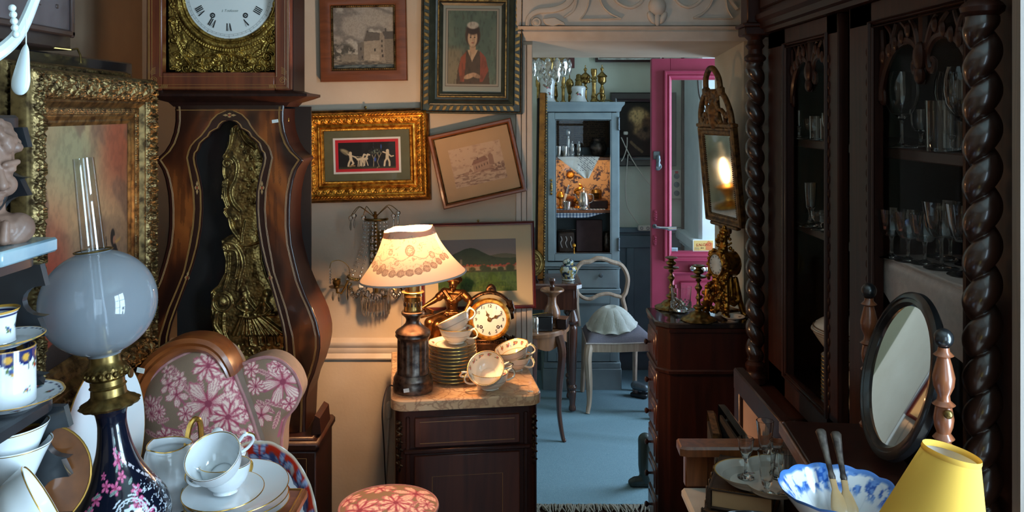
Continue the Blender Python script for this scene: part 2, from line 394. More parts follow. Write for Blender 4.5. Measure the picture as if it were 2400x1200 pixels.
def crystalm():
    m, nt, b = newmat('cut_crystal'); L = nt.links; out = nt.nodes['Material Output']; g = N(nt, 'ShaderNodeBsdfGlass', i_IOR=1.55); g.inputs['Color'].default_value = (1,.99,.97,1); gl = N(nt, 'ShaderNodeBsdfGlossy', i_Roughness=.12); mx = N(nt, 'ShaderNodeMixShader'); mx.inputs[0].default_value = .3
    L.new(g.outputs[0], mx.inputs[1]); L.new(gl.outputs[0], mx.inputs[2]); L.new(mx.outputs[0], out.inputs[0]); return m
M['crystal'] = crystalm()
M['tumbler'] = M['glass']
M['mirror'] = plain('mirror_silvering', (225,232,228), None, .02, 1.)
M['old_mirror'] = plain('foxed_mirror', (196,190,178), (150,140,126), .05, 1., scale=9)
M['black'] = plain('black_paint', (20,20,22), None, .35)
M['black_wood'] = plain('ebonised_wood', (30,32,34), (18,18,20), .28, coat=.5, scale=20)
M['etag'] = plain('black_lacquered_wood', (38,42,46), (26,28,32), .38, coat=.3, scale=16, bump=.1)
M['blue_paint'] = plain('blue_grey_paint', (118,132,136), (132,146,148), .5, scale=10, bump=.12, bscale=60)
M['blue_wall'] = plain('blue_wainscot_paint', (86,106,114), (98,118,126), .55, scale=10, bump=.1)
M['pink'] = plain('pink_paint', (150,46,74), (160,53,82), .42, scale=12, bump=.1, bscale=50)
M['paper'] = plain('paper', (226,224,216), None, .8)
M['ink'] = plain('black_ink', (22,20,22), None, .6)
M['enamel'] = plain('white_enamel', (216,216,210), (226,226,220), .18, coat=.6, scale=5)
M['cable_white'] = plain('white_cable', (206,198,182), None, .5)
M['cable_dark'] = plain('dark_cable', (44,34,28), None, .5)
M['linen'] = plain('white_linen', (176,164,158), (190,178,170), .9, scale=60, bump=.3, bscale=600)
M['mat_cream'] = plain('cream_mount', (206,186,150), None, .9)
M['mat_grey'] = plain('grey_blue_mount', (148,156,150), None, .9)
M['mat_olive'] = plain('olive_mount', (96,94,68), (104,102,74), .9, scale=40)
M['mat_tan'] = plain('tan_mount', (178,142,102), (190,154,114), .9, scale=8)
M['maroon'] = plain('maroon_lacquer', (86,26,28), None, .35, coat=.2)
M['red'] = plain('red_card', (196,30,44), None, .7)
M['grey_fabric'] = plain('grey_blue_seat_fabric', (110,108,120), (126,122,132), .9, scale=200, bump=.5, bscale=700)
M['plaster_leaf'] = plain('chalky_plaster', (190,194,186), (206,210,202), .85, scale=30, bump=.2)
M['terracotta'] = plain('brown_terracotta', (104,78,66), (132,102,86), .6, scale=20, bump=.25, bscale=90, coat=.1)
M['leather'] = plain('brown_calf_leather', (64,44,30), (42,28,20), .5, scale=30, bump=.35, bscale=120)
M['teal_frame'] = plain('green_grey_frame_paint', (58,68,60), (38,46,42), .4, scale=40, coat=.2, bump=.2, bscale=80)
M['gold_worn'] = gilt('rubbed_gold', (176,130,72), (92,66,40), .36, 120)
M['blue_marble'] = plain('blue_tinted_marble', (92,128,146), (150,172,178), .25, scale=9, coat=.4)
M['dark_void'] = plain('dark_lining', (26,18,14), None, .9)
M['rubber'] = plain('dark_green_rubber', (38,50,46), None, .4)
# --- the rooms
XL, XR, YB, YW, YW2, YR = -1.30, 1.30, -1.30, 3.00, 3.43, 5.55
DX0, DX1, DZ = 0.072, 0.815, 1.9275           # doorway
def boxes(name, lst, mat, bev=0.0, parent=None, st=True):
    b = MB()
    for (x0, x1, y0, y1, z0, z1) in lst: b.box(((x0+x1)/2, (y0+y1)/2, (z0+z1)/2), (x1-x0, y1-y0, z1-z0), bev)
    o = b.build(name, mat, parent)
    return struct(o) if st else o
boxes('floor', [(XL-.1, XR+.1, YB-.1, YR+.1, -.1, 0.0), (XR+.1, 1.9, YW, YR+.1, -.1, 0)], M['floor'])
boxes('ceiling', [(XL-.1, XR+.1, YB-.1, YW, 2.60, 2.70)], M['ceiling'])
boxes('ceiling_far_room', [(XL-.1, 1.9, YW2, YR+.1, 2.60, 2.70)], M['ceiling'])
boxes('wall_left', [(XL-.1, XL, YB, YW, 0, 2.6)], M['plaster_shaded'])
boxes('wall_right', [(XR, XR+.1, YB, .05, 0, 2.6), (XR, XR+.1, .95, YW, 0, 2.6), (XR, XR+.1, .05, .95, 0, .6), (XR, XR+.1, .05, .95, 2.3, 2.6)], M['plaster'])
boxes('wall_front', [(XL-.1, .16, YB-.1, YB, 0, 2.6), (1.08, XR+.1, YB-.1, YB, 0, 2.6), (.16, 1.08, YB-.1, YB, 0, .55), (.16, 1.08, YB-.1, YB, 2.45, 2.6)], M['plaster'])
b=MB(); ym, yh2 = (YW+YW2)/2, YW2-YW
b.box(((XL-.1+DX0)/2, ym, 1.35), (DX0-XL+.1, yh2, 2.7)); b.box(((DX1+1.9)/2, ym, 1.35), (1.9-DX1, yh2, 2.7))
b.add([(DX0,YW,DZ),(DX1,YW,DZ),(DX1,YW2,DZ-.03),(DX0,YW2,DZ-.03),(DX0,YW,2.7),(DX1,YW,2.7),(DX1,YW2,2.7),(DX0,YW2,2.7)],
      [(0,1,2,3),(4,7,6,5),(0,4,5,1),(1,5,6,2),(2,6,7,3),(3,7,4,0)])
struct(b.build('wall_back', M['plaster']))
boxes('wall_far_back', [(XL-.1, 1.9, YR, YR+.1, 0, 2.6)], M['white_plaster'])
boxes('wall_far_left', [(XL-.1, XL, YW2, YR, 0, 2.6)], M['white_plaster'])
boxes('wall_far_right', [(1.62, 1.80, YW2, 3.90, 0, 2.6), (1.62, 1.80, 4.95, YR, 0, 2.6), (1.62, 1.80, 3.90, 4.95, 2.12, 2.6)], M['white_plaster'])
boxes('wall_far_pier', [(1.10, 1.62, 5.02, YR, 0, 2.6)], M['pier'], .02)
boxes('trim_pier_base', [(1.06, 1.62, 4.99, YR, .86, .93), (1.08, 1.62, 5.0, YR, .83, .86)], M['pier'], .01)
# windows: frames, bars and panes
def window(name, fr, panes):
    w = boxes(name, fr, M['trim'], .004); 
    p = boxes('pane', panes, M['pane'], 0, w, False); return w
wx = [(.16,.20),(1.04,1.08),(.60,.64)]
window('window_1', [(a,b_,-1.37,-1.33,.55,2.45) for a,b_ in wx]+[(.16,1.08,-1.37,-1.33,z,z+.03) for z in (.55,1.02,1.49,1.96,2.42)], [(.2,1.04,-1.352,-1.348,.58,2.42)])
window('window_2', [(1.33,1.37,y,y+.035,.6,2.3) for y in (.05,.48,.915)]+[(1.33,1.37,.05,.95,z,z+.03) for z in (.6,1.16,1.72,2.27)], [(1.348,1.352,.08,.92,.63,2.27)])
# mouldings
def mould(name, prof, x0, x1, Y, mat, parent=None):
    """horizontal moulding along X on a wall facing -Y; prof = [(out, z)...]"""
    n = len(prof); vs = [(x, Y-o, z) for x in (x0, x1) for o, z in prof]; b = MB()
    b.add(vs, [(i, i+1, n+i+1, n+i) for i in range(n-1)]+[tuple(range(n))[::-1], tuple(range(n, 2*n))]); return b.build(name, mat, parent)
struct(mould('trim_chair_rail', [(0,.811),(.012,.811),(.016,.817),(.010,.826),(.006,.832),(.012,.840),(.012,.853),(.020,.861),(.024,.869),(.024,.875),(.008,.882),(0,.886)], -1.2, .012, YW, M['trim']))
b = MB()
for (x0, x1, d) in ((.014,.032,.014),(.034,.0500,.020),(.052,.071,.024)): b.box(((x0+x1)/2, YW-d/2, .955), (x1-x0, d, 1.92), .002)
struct(b.build('trim_door_casing', M['trim']))
struct(mould('trim_door_head', [(0,1.928),(.018,1.928),(.020,1.935),(.030,1.946),(.036,1.958),(.030,1.964),(.044,1.970),(.048,1.976),(0,1.978)], .02, .85, YW, M['trim']))
# carved over-door panel: board, scrolls, moulded panels and a carved drop
od = MB(); od.box((.445, YW-.018, 2.289), (.86, .036, .62), .003); od = struct(od.build('trim_overdoor_board', M['trim']))
def odp(px, py): v = at(px, py, 2.955); return (v.x, v.z)
def scroll_strip(name, pts, w, d0, parent):
    """a flat carved strip along a curve on the over-door"""
    P = spline([(x, 0, z) for x, z in [odp(*p) for p in pts]], 8); b=MB(); n = len(P); vs = []
    ws = w if hasattr(w, '__len__') else (w, w)
    for i, p in enumerate(P):
        a = P[max(i-1, 0)]; c = P[min(i+1, n-1)]; d = (c-a).normalized(); q = Vector((-d.z, 0, d.x)); ww = ws[0]+(ws[1]-ws[0])*i/(n-1)
        for o_, h in ((-1, 0), (-.8, d0), (0, d0*1.25), (.8, d0), (1, 0)): vs.append((p.x+q.x*o_*ww, YW-.036-h, p.z+q.z*o_*ww))
    fs = [(i*5+k, i*5+k+1, i*5+k+6, i*5+k+5) for i in range(n-1) for k in range(4)]+[(0,1,2,3,4), tuple((n-1)*5+k for k in range(5))]
    b.add(vs, fs); return b.build(name, M['trim'], parent)
scroll_strip('scroll_border', [(1236,60),(1240,40),(1262,26),(1300,22),(1330,8),(1345,-20),(1352,-60)], (.008,.014), .010, od)
scroll_strip('scroll_border', [(1322,40),(1345,22),(1352,-6),(1358,-50)], (.004,.006), .006, od)
scroll_strip('scroll_border', [(1730,20),(1712,-4),(1700,-40),(1690,-80)], (.008,.012), .010, od)
scroll_strip('panel_moulding', [(1360,45),(1372,30),(1380,8),(1384,-30)], .003, .008, od)
scroll_strip('panel_moulding', [(1360,45),(1410,44),(1456,43)], .003, .008, od)
scroll_strip('panel_moulding', [(1456,43),(1430,30),(1412,10),(1400,-30)], .004, .008, od)
scroll_strip('panel_moulding', [(1626,42),(1670,43),(1718,42)], .003, .008, od)
scroll_strip('panel_moulding', [(1626,42),(1650,30),(1668,8),(1680,-30)], .004, .008, od)
scroll_strip('panel_moulding', [(1718,42),(1706,20),(1702,-10)], .003, .008, od)
scroll_strip('carved_ring', [(1436,-30),(1446,2),(1478,17),(1505,2),(1512,-30)], .006, .009, od)
scroll_strip('carved_ring', [(1578,-30),(1588,2),(1614,16),(1642,2),(1652,-30)], .006, .009, od)
b=MB(); c = odp(1257, 52)
b.lathe([(0,.014),(.006,.013),(.010,.010),(.014,.011),(.018,.006),(.019,0)], 20, 0, T(c[0], YW-.036, c[1]) @ Rx(90))
P0 = [odp(*p) for p in ((1272,44),(1300,40),(1322,52),(1326,60),(1310,58),(1296,62),(1280,58),(1276,54))]
b.prism([(x, z) for x, z in P0], 0, .012, 0, T(0, YW-.036, 0) @ Rx(90), .003); b.build('carved_leaf', M['trim'], od)
b=MB(); c = odp(1541, 18); b.ell((c[0], YW-.040, c[1]+.006), (.031, .022, .034)); c = odp(1541, 32)
for dx, s in ((-.020, -28), (.020, 28), (0, 0)): b.ell((c[0]+dx, YW-.042, c[1]-.014-(.006 if dx == 0 else 0)), (.012, .010, .024), 10, 7, 0, None if dx == 0 else T(c[0]+dx, 0, c[1]-.014) @ Ry(s) @ T(-c[0]-dx, 0, -c[1]+.014))
b.build('carved_drop', M['trim'], od)
# far room wainscot, carpet with fringe
ws = boxes('trim_wainscot', [(-.2, 1.10, YR-.02, YR, 0, .90), (-.2, 1.10, YR-.045, YR, .90, .93)], M['blue_wall'], .004)
boxes('rail', [(-.2,1.10,YR-.034,YR-.02,.80,.88),(-.2,1.10,YR-.034,YR-.02,.12,.22)]+[(x,x+.05,YR-.034,YR-.02,.22,.80) for x in (.60,.74,.98)], M['blue_wall'], .004, ws, False)
nx, ny = 90, 160; u = np.linspace(-.35, 1.55, nx); v = np.linspace(3.62, 5.50, ny); X, Y = np.meshgrid(u, v)
Z = .014+.003*fbm(X*3, Y*3, 5)+.016*np.exp(-((Y-(4.36+.05*np.sin(X*5+1)))/.03)**2)*sm(.1,.4,X)*0.8+.010*np.exp(-((Y-(4.36-.25*(X-.5)))/.03)**2)
cp = thing('rug', 'large blue-grey woven rug with a ridge and a fringed end in the far room', 'rug', (.6, 4.5, 0))
P = np.stack([X-.6, Y-4.5, Z], -1); grid_np(P, 'pile', M['carpet'], cp)
b=MB(); rnd.seed(3)
for i in range(430):
    x = -.33+i*1.86/430; l = ru(.03, .075); a = ru(-.5, .5)
    b.tube([(x, 3.63, .012), (x+a*l*.4, 3.63-l*.5, .010+ru(0,.008)), (x+a*l, 3.63-l, .006)], [.004, .0045, .002], 4)
f = b.build('fringe', M['fringe'], cp); f.matrix_parent_inverse = T(-.6, -4.5, 0); f['kind'] = 'stuff'
boxes('trim_ceiling_cornice', [(XL, XL+.05, YB, YW, 2.50, 2.6), (XL, XL+.09, YB, YW, 2.55, 2.6), (-.05, .05, YB, YW, 2.52, 2.6), (-.085, .085, YB, YW, 2.575, 2.6)], M['trim'], .006)
# --- relief tool: a height map stamped with scrolls, beads, leaves
class HM:
    def __init__(s, w, h, res):
        s.w, s.h = w, h; nx, nz = max(2, int(w/res)+1), max(2, int(h/res)+1)
        s.X, s.Z = np.meshgrid(np.linspace(-w/2, w/2, nx), np.linspace(0, h, nz)); s.H = np.zeros_like(s.X)
    def up(s, h): s.H = np.maximum(s.H, h)
    def rnd(s, d, w, hh): s.up(hh*np.sqrt(np.clip(1-(d/w)**2, 0, 1)))
    def bead(s, x, z, r, hh=None): s.rnd(np.hypot(s.X-x, s.Z-z), r, hh or r*.8)
    def ring(s, x, z, r, w, hh): s.rnd(np.abs(np.hypot(s.X-x, s.Z-z)-r), w, hh)
    def line(s, pts, w, hh, smooth=True):
        p = [(q.x, q.y) for q in spline([(a, c, 0) for a, c in pts], 7)] if smooth else pts
        s.rnd(dline(s.X, s.Z, p), w, hh)
    def spiral(s, x, z, r0, turns, sg, a0, w, hh, r1=.15):
        n = int(18*turns)+4; pts = []
        for i in range(n): t = i/(n-1); r = r0*(1-t*(1-r1)); a = a0+sg*2*PI*turns*t; pts.append((x+r*cos(a), z+r*sin(a)))
        s.rnd(dline(s.X, s.Z, pts), w, hh); s.bead(x, z, w*1.3, hh)
    def leaf(s, x, z, l, w, ang, hh):
        a = R(ang); u = ((s.X-x)*cos(a)+(s.Z-z)*sin(a))/l; v = (-(s.X-x)*sin(a)+(s.Z-z)*cos(a))/w
        wd = np.sqrt(np.clip(u*(1-u)*4, 0, 1)); d = np.abs(v)/(wd+1e-6); k = hh*np.sqrt(np.clip(1-d**2, 0, 1))*(.72+.28*np.abs(np.sin(u*16+np.abs(v)*5)))
        s.up(np.where((u > 0) & (u < 1), k*(.55+.45*np.clip(np.abs(v)*2.5, 0, 1)), 0))
    def build(s, name, mat, parent, M_, mask=None, rough=0.0, seed=0, back=0.0):
        H = s.H+rough*(fbm(s.X*260, s.Z*260, seed, 3)-.5)*2
        P = np.stack([s.X, -H, s.Z], -1); mk = None
        if mask is not None: mk = mask[:-1,:-1] & mask[1:,:-1] & mask[:-1,1:] & mask[1:,1:]
        o = grid_np(P, name, mat, parent, None, mk); o.matrix_local = M_; return o
def orn(s, t, p, seed=0):
    """mirrored leafy ornament repeating every p along a rail"""
    x = np.abs(((s/p) % 1.0)-.5)*2; y = t/p
    a = fbm(x*3.1+1.7*np.sin(y*5), y*3.4+1.2*np.sin(x*4), seed, 3); r = 1-np.abs(2*a-1)
    b = 1-np.abs(2*vnoise(x*6+2*a, y*6-2*a, seed+9)-1); return np.clip(r**2*.7+b**2*.5, 0, 1.1)
# --- tall case clock
CY = 2.42; PXM = CY/FPX
ck = thing('longcase_clock', 'tall walnut and mahogany longcase clock with violin-shaped body, white dial and brass pendulum', 'clock', ((538-1200)*PXM, CY, 0))
def zf(y): return EYE-(y-HY)*PXM
def tab(l): return sorted([(zf(y), w*PXM) for y, w in l])
OUT = tab([(246,129),(262,127),(285,127),(310,131),(336,140),(355,152),(368,166),(375,173),(382,168),(398,158),(419,151),(455,144),(490,142),(530,142),(573,146),(615,156),(657,168),(690,182),(719,197),(750,210),(783,218),(810,218),(837,213),(870,203),(900,190),(930,182),(1012,178)])
INN = tab([(282,0),(284,12),(291,20),(300,25),(303,32),(309,42),(320,48),(324,54),(335,66),(352,72),(358,78),(370,80),(385,78),(410,71),(448,64),(490,63),(532,66),(575,73),(615,83),(665,99),(719,117),(750,127),(783,134),(815,136),(837,134),(858,127),(878,114),(897,90),(908,60),(914,20),(915,0)])
BND = tab([(258,0),(260,12),(268,30),(282,44),(294,50),(305,58),(318,68),(330,82),(342,92),(354,97),(370,101),(400,95),(448,86),(490,84),(532,87),(575,94),(636,106),(680,122),(719,137),(783,155),(837,160),(860,155),(880,146),(900,128),(918,100),(930,60),(936,0)])
def bow(z): return -.028*np.exp(-((z-zf(800))/.16)**2)
zs = np.unique(np.concatenate([np.linspace(zf(1012), zf(247), 300), np.linspace(zf(375), zf(256), 120), np.linspace(zf(940), zf(890), 40)]))
wo, wi, wb = interp(OUT, zs), interp(INN, zs), interp(BND, zs)
wi = np.where((zs > zf(282)) | (zs < zf(915)), 0, wi); wb = np.where((zs > zf(258)) | (zs < zf(936)), 0, wb)
nu = 46; uu = np.linspace(0, 1, nu)
for sg in (-1, 1):
    Xg = sg*(wi[:,None]+(wo-wi)[:,None]*uu[None]); Zg = np.repeat(zs[:,None], nu, 1); Yg = bow(Zg)+.004*(uu[None] > .985)
    aX = np.abs(Xg); fig = fbm(Xg*7+.6*np.sin(Zg*9), Zg*3.2+aX*5, 31, 4); st = fbm(Xg*90, Zg*9+aX*40, 8, 3)
    base = mix(np.zeros(Xg.shape+(3,))+np.array((80,34,14))/255, sm(.38,.68,fig), (160,84,34)); base = mix(base, sm(.5,.32,fig), (34,14,8)); base = mix(base, (st > .55)*.35, (54,24,11))
    dk = sm(.0, .0012, wb[:,None]-aX); base = mix(base, dk, (44,18,12)); base = mix(base, sm(.0, .001, aX-(wo[:,None]-.011)), (52,22,14))
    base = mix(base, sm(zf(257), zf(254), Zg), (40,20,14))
    grid_np(np.stack([Xg, Yg, Zg], -1), 'veneered_front', M['vmah'], ck, base)
# sides, back, inner darkness
b = MB()
for sg in (-1, 1):
    vs = []; zz = zs[::4]; ww = interp(OUT, zz)
    for z, w in zip(zz, ww): vs += [(sg*w, float(bow(z)), z), (sg*(w-.002), .14, z)]
    b.add(vs, [(2*i, 2*i+1, 2*i+3, 2*i+2) for i in range(len(zz)-1)])
b.build('case_side', M['case_dark'], ck)
b=MB(); b.box((0, .135, zf(630)), (.40, .008, zf(250)-zf(1012))); b.build('case_back', M['dark_void'], ck)
pts = [(w, float(bow(z)), z) for z, w in zip(zs, wi) if w > 0.0005]
gl = MB(); vs = []
for (w, y, z) in pts[::2]: vs += [(-w-.002, y+.006, z), (0, y+.002, z), (w+.002, y+.006, z)]
n = len(vs)//3; gl.add(vs, [(3*i+k, 3*i+k+1, 3*i+k+4, 3*i+k+3) for i in range(n-1) for k in (0,1)]); gl.build('glass', M['picglass'], ck, recalc=False)
lo = MB()
for sg in (-1, 1): lo.tube([(sg*w, y+.001, z) for w, y, z in pts[::2]], .0022, 6)
lo.build('window_bead', M['dark_mah'], ck)
def stringing(tabw, off, r=.0009):
    b = MB()
    for sg in (-1, 1): b.tube([(sg*(w+off), float(bow(z))-.0003, z) for z, w in zip(zs, tabw) if w+off > 0.0005 and w > 0][::2], r, 5)
    return b.build('boxwood_stringing', M['stringing'], ck)
stringing(wi, .004); stringing(wi, .0065); stringing(wb, 0.0); stringing(wb, -.0028); stringing(wo, -.0145); stringing(wo, -.0115)
b=MB(); b.tube([(-.15, -.0004, zf(258)), (.15, -.0004, zf(258))], .0009, 5); b.build('boxwood_stringing', M['stringing'], ck)
M['inlay_pale'] = plain('pale_inlay', (172,132,84), None, .4); M['inlay_red'] = plain('red_inlay', (158,58,34), None, .4)
def lozenge(x, z, ang, s=1.0):
    r = MB(); y = float(bow(z)); K = T(x, y, z) @ Ry(ang) @ Rx(90)
    for dx, dz, w, h in ((0,.011,.0032,.0085),(0,-.011,.0032,.0085),(-.0042,0,.003,.006),(.0042,0,.003,.006)):
        r.prism([((dx-w)*s, dz*s), (dx*s, (dz-h)*s), ((dx+w)*s, dz*s), (dx*s, (dz+h)*s)], 0, .0006, 0, K)
    r.prism([(-.0028*s,0),(0,-.0042*s),(.0028*s,0),(0,.0042*s)], 0, .0009, 1, K); r.build('lozenge_inlay', [M['inlay_pale'], M['inlay_red']], ck)
for y, w, a in ((440,76,0),(650,97,-10),(840,148,12)):
    for sg in (-1, 1): lozenge(sg*w*PXM, zf(y), sg*a)
lozenge(0, zf(270), 90)
# hood
hx = -22*PXM; hw = 168*PXM; oz, ow = zf(170), 131*PXM; htop = zf(-190)
b=MB(); b.box((hx-(hw+ow)/2, 0, (zf(212)+htop)/2), (hw-ow, .03, htop-zf(212)), .003); b.box((hx+(hw+ow)/2, 0, (zf(212)+htop)/2), (hw-ow, .03, htop-zf(212)), .003)
b.box((hx, 0, (zf(212)+oz)/2), (2*ow, .03, oz-zf(212)), .003); b.box((hx, 0, htop-.03), (2*ow, .03, .06), .003); M['hood_mah'] = wood('hood_mahogany', (84,36,20), (124,60,32), 5, 'Z', .35, .35); b.build('hood_door', M['hood_mah'], ck)
b=MB(); b.box((hx-hw+.006, .075, (zf(212)+htop)/2), (.012, .12, htop-zf(212))); b.box((hx+hw-.004, .075, (zf(212)+htop)/2), (.012, .13, htop-zf(212))); b.box((hx, .13, (zf(212)+htop)/2), (2*hw-.02, .01, htop-zf(212)))
b.box((hx, .07, htop+.01), (2*hw+.05, .2, .03), .008); b.build('hood_case', M['case_dark'], ck)
b = MB()
for ins in (.006, .009, .016, ow and (hw-ow-.006)):
    w = hw-ins; b.tube([(hx-w, -.0158, htop), (hx-w, -.0158, zf(212)+ins), (hx+w, -.0158, zf(212)+ins), (hx+w, -.0158, htop)], .0008, 5)
for sg in (-1, 1):
    for k in range(5): b.tube([(hx+sg*(hw-.014+(.003*sin(k))), -.0158, zf(200)+.03+k*.004), (hx+sg*(hw-.026), -.0158, zf(200)+.034+k*.004)], .0009, 4)
    cxs = hx+sg*(hw-.022); b.tube([(cxs+sg*.010*cos(a)*(1-a/14), -.0158, zf(200)+.014+.010*sin(a)*(1-a/14)) for a in [k*.35 for k in range(30)]], .0008, 4)
    for k in range(5): b.tube([(hx+sg*(hw-.042-k*.004), -.0158, zf(206)), (hx+sg*(hw-.044-k*.004), -.0158, zf(206)+.009)], .0009, 4)
b.build('boxwood_stringing', M['stringing'], ck)
b = MB()   # flaring cove under the hood
lv = [(zf(212), hw+.004, .012, hx), (zf(216), hw+.008, .020, hx*.6), (zf(220), .190*1.19, .030, .0), (zf(226), .190*1.19, .030, 0), (zf(232), .190*1.08, .018, 0), (zf(240), .172, .004, 0), (zf(250), .160, -.002, 0)]
vs = []
for z, w, f_, x0 in lv: vs += [(x0-w, -f_, z), (x0+w, -f_, z), (x0+w, .14, z), (x0-w, .14, z)]
b.add(vs, [(4*i+k, 4*i+(k+1) % 4, 4*i+4+(k+1) % 4, 4*i+4+k) for i in range(len(lv)-1) for k in range(4)]+[(3,2,1,0), tuple(range(len(vs)-4, len(vs)))]); b.build('hood_cove', M['case_dark'], ck, 25)
# base
b=MB(); bw = 215*PXM; b.box((0, .055, zf(1030)), (2*bw+.012, .23, .028), .008); b.box((0, .055, zf(1012)-.008), (2*bw-.02, .20, .016), .006); b.box((0, .055, (zf(1042))/2), (2*bw-.006, .21, zf(1042)), .004)
b.box((0, .05, .05), (2*bw+.03, .24, .10), .01)
for sg in (-1, 1): b.prism([(sg*(bw-.024), zf(1012)), (sg*(bw+.004), zf(1012)), (sg*bw, zf(975)), (sg*(bw-.014), zf(968))], -.02, .10, 0, Rx(90) @ T(0, 0, -.08))
b.build('base', M['case_dark'], ck)
b=MB(); zt = zf(1058); w = bw-.03; b.tube([(-w, -.051, zt), (w, -.051, zt), (w, -.051, .16), (-w, -.051, .16)], .0009, 4, closed=True); b.build('boxwood_stringing', M['stringing'], ck)
# dial and pressed-brass surround
dcx, dcz, dr = (531-538)*PXM*1.02, zf(-17), 106*PXM
h = HM(2*ow-.004, .33, .0014); ccx, ccz = dcx-hx, dcz-(oz-.004); rr = np.hypot(h.X-ccx, h.Z-ccz)
h.H = .002+.003*sm(.0,.15,h.Z)
h.ring(ccx, ccz, dr+.006, .006, .010); h.ring(ccx, ccz, dr+.022, .010, .011); h.ring(ccx, ccz, dr+.036, .0025, .009)
th = np.arctan2(h.Z-ccz, h.X-ccx); h.up(np.where(np.abs(rr-(dr+.034)) < .0035, .010*np.abs(np.sin(th*70)), 0))
for sg in (-1, 1):
    for (x, z, r0, tn, a0) in ((.020,.016,.013,1.3,0),(.045,.020,.012,1.2,2),(.072,.040,.015,1.3,1),(.104,.018,.018,1.4,2.5),(.128,.050,.016,1.2,.5),(.140,.100,.015,1.2,1.3),(.142,.150,.014,1.2,.2),(.141,.200,.015,1.2,2.2),(.020,.044,.012,1.2,1.5),(.142,.25,.014,1.2,2.2)): h.spiral(sg*x, z, r0, tn, sg, a0 if sg > 0 else PI-a0, .0034, .011)
    h.line([(0,.060),(sg*.040,.056),(sg*.075,.040),(sg*.060,.026)], .0035, .012); h.line([(sg*.02,.004),(sg*.06,.006),(sg*.09,.022),(sg*.125,.075),(sg*.150,.15)], .003, .010)
    for k, (x, z, l, a) in enumerate(((.052,.008,.035,20),(.085,.05,.04,35),(.112,.066,.035,60),(.122,.012,.035,10),(.128,.12,.04,85),(.130,.17,.04,95),(.06,.05,.03,160),(.118,.215,.04,100))): h.leaf(sg*x, z, l, .010, a if sg > 0 else 180-a, .011)
    for (x, z, r) in ((.112,.095,.009),(.124,.086,.008),(.116,.108,.008),(.134,.036,.006),(.126,.030,.006),(.136,.028,.005),(.013,.030,.006),(.033,.035,.006)): h.bead(sg*x, z, r)
for k in range(7): h.bead(-.03+k*.01, .066-.0012*abs(k-3)**2*.6, .0045)
h.leaf(0, .002, .03, .016, 90, .012)
sil = (rr > dr-.001) & (h.Z > .004+.004*np.sin(h.X*130)) & ~((h.Z < .012) & (np.abs(h.X) > .135))
h.build('dial_surround', M['clock_brass'], ck, T(hx, .030, oz-.004), sil, .0012, 4)
b=MB(); b.lathe([(0,-.004),(dr*.7,-.003),(dr,0)][::-1], 64, 0, T(dcx, .026, dcz) @ Rx(90) @ Sc(1,1,-1)); b.build('dial', M['enamel'], ck)
b = MB()
def stroke(cx, cz, ang, x0, x1, y0, y1, t0, t1, yy):
    """a tapered stroke of a numeral set radially; (x,y) across/along the radius"""
    a = ang; ex = Vector((cos(a-PI/2), 0, sin(a-PI/2))); er = Vector((cos(a), 0, sin(a))); p = Vector((cx, yy, cz)); q = []
    for (x, t, y) in ((x0,-t0,y0),(x0,t0,y0),(x1,t1,y1),(x1,-t1,y1)): q.append(p+ex*(x+t)+er*y)
    return q
NUM = ['XII','I','II','III','IIII','V','VI','VII','VIII','IX','X','XI']; hh = .011; rn = dr*.745
for k, s_ in enumerate(NUM):
    a = PI/2-2*PI*k/12; x = 0; items = []
    for c in s_:
        if c == 'I': items.append((x+.0025, 'I')); x += .0050
        else: items.append((x+.005, c)); x += .0105
    for (xx, c) in items:
        X0 = xx-x/2; fs = [(0,1,2,3)]
        if c == 'I': b.add(stroke(dcx, dcz, a, X0, X0, rn-hh, rn+hh, .0014, .0014, .0212), fs)
        elif c == 'V': b.add(stroke(dcx, dcz, a, X0+.0005, X0-.0038, rn-hh, rn+hh, .0011, .0018, .0212), fs); b.add(stroke(dcx, dcz, a, X0, X0+.004, rn-hh, rn+hh, .0004, .0005, .0212), fs)
        else: b.add(stroke(dcx, dcz, a, X0+.0035, X0-.0035, rn-hh, rn+hh, .0015, .0015, .0212), fs); b.add(stroke(dcx, dcz, a, X0-.0035, X0+.0035, rn-hh, rn+hh, .0005, .0005, .0211), fs)
for k in range(60):
    a = 2*PI*k/60; b.add(stroke(dcx, dcz, a, 0, 0, dr*.905, dr*.945, .0003, .0003, .0222), [(0,1,2,3)])
    if k % 5 == 0: b.lathe([(0,.0005),(.0011,.0004),(.0011,0)], 8, 0, T(dcx+dr*.965*cos(a), .0236, dcz+dr*.965*sin(a)) @ Rx(90))
for r_ in (.905, .945): b.tube([(dcx+dr*r_*cos(t*2*PI/96), .0226, dcz+dr*r_*sin(t*2*PI/96)) for t in range(96)], .00022, 4, closed=True)
b.build('dial_numerals', M['ink'], ck, recalc=False)
for sg in (-1, 1):
    b=MB(); b.lathe([(.0075,0),(.0075,.001),(.006,.0018),(.004,.001),(.0034,-.002),(0,-.002)], 20, 0, T(dcx+sg*.047, .0226, zf(34)) @ Rx(90)); b.lathe([(0,.002),(.0018,.002),(.0018,0)], 12, 0, T(dcx+sg*.047, .0226, zf(34)) @ Rx(90)); b.build('winding_hole', M['black'], ck)
b=MB(); b.lathe([(0,.004),(.004,.003),(.006,0)], 16, 0, T(dcx, .021, dcz+.01) @ Rx(90)); b.box((dcx-.03, .017, dcz+.035), (.004, .001, .09), 0, 0, None); b.build('hand', M['clock_brass'], ck)
text_mesh('dial_lettering', '\u00e0 Toulouse', .0105, M['mat_grey'], ck, T(dcx+.002, .0216, zf(23)) @ Rx(90), .3)
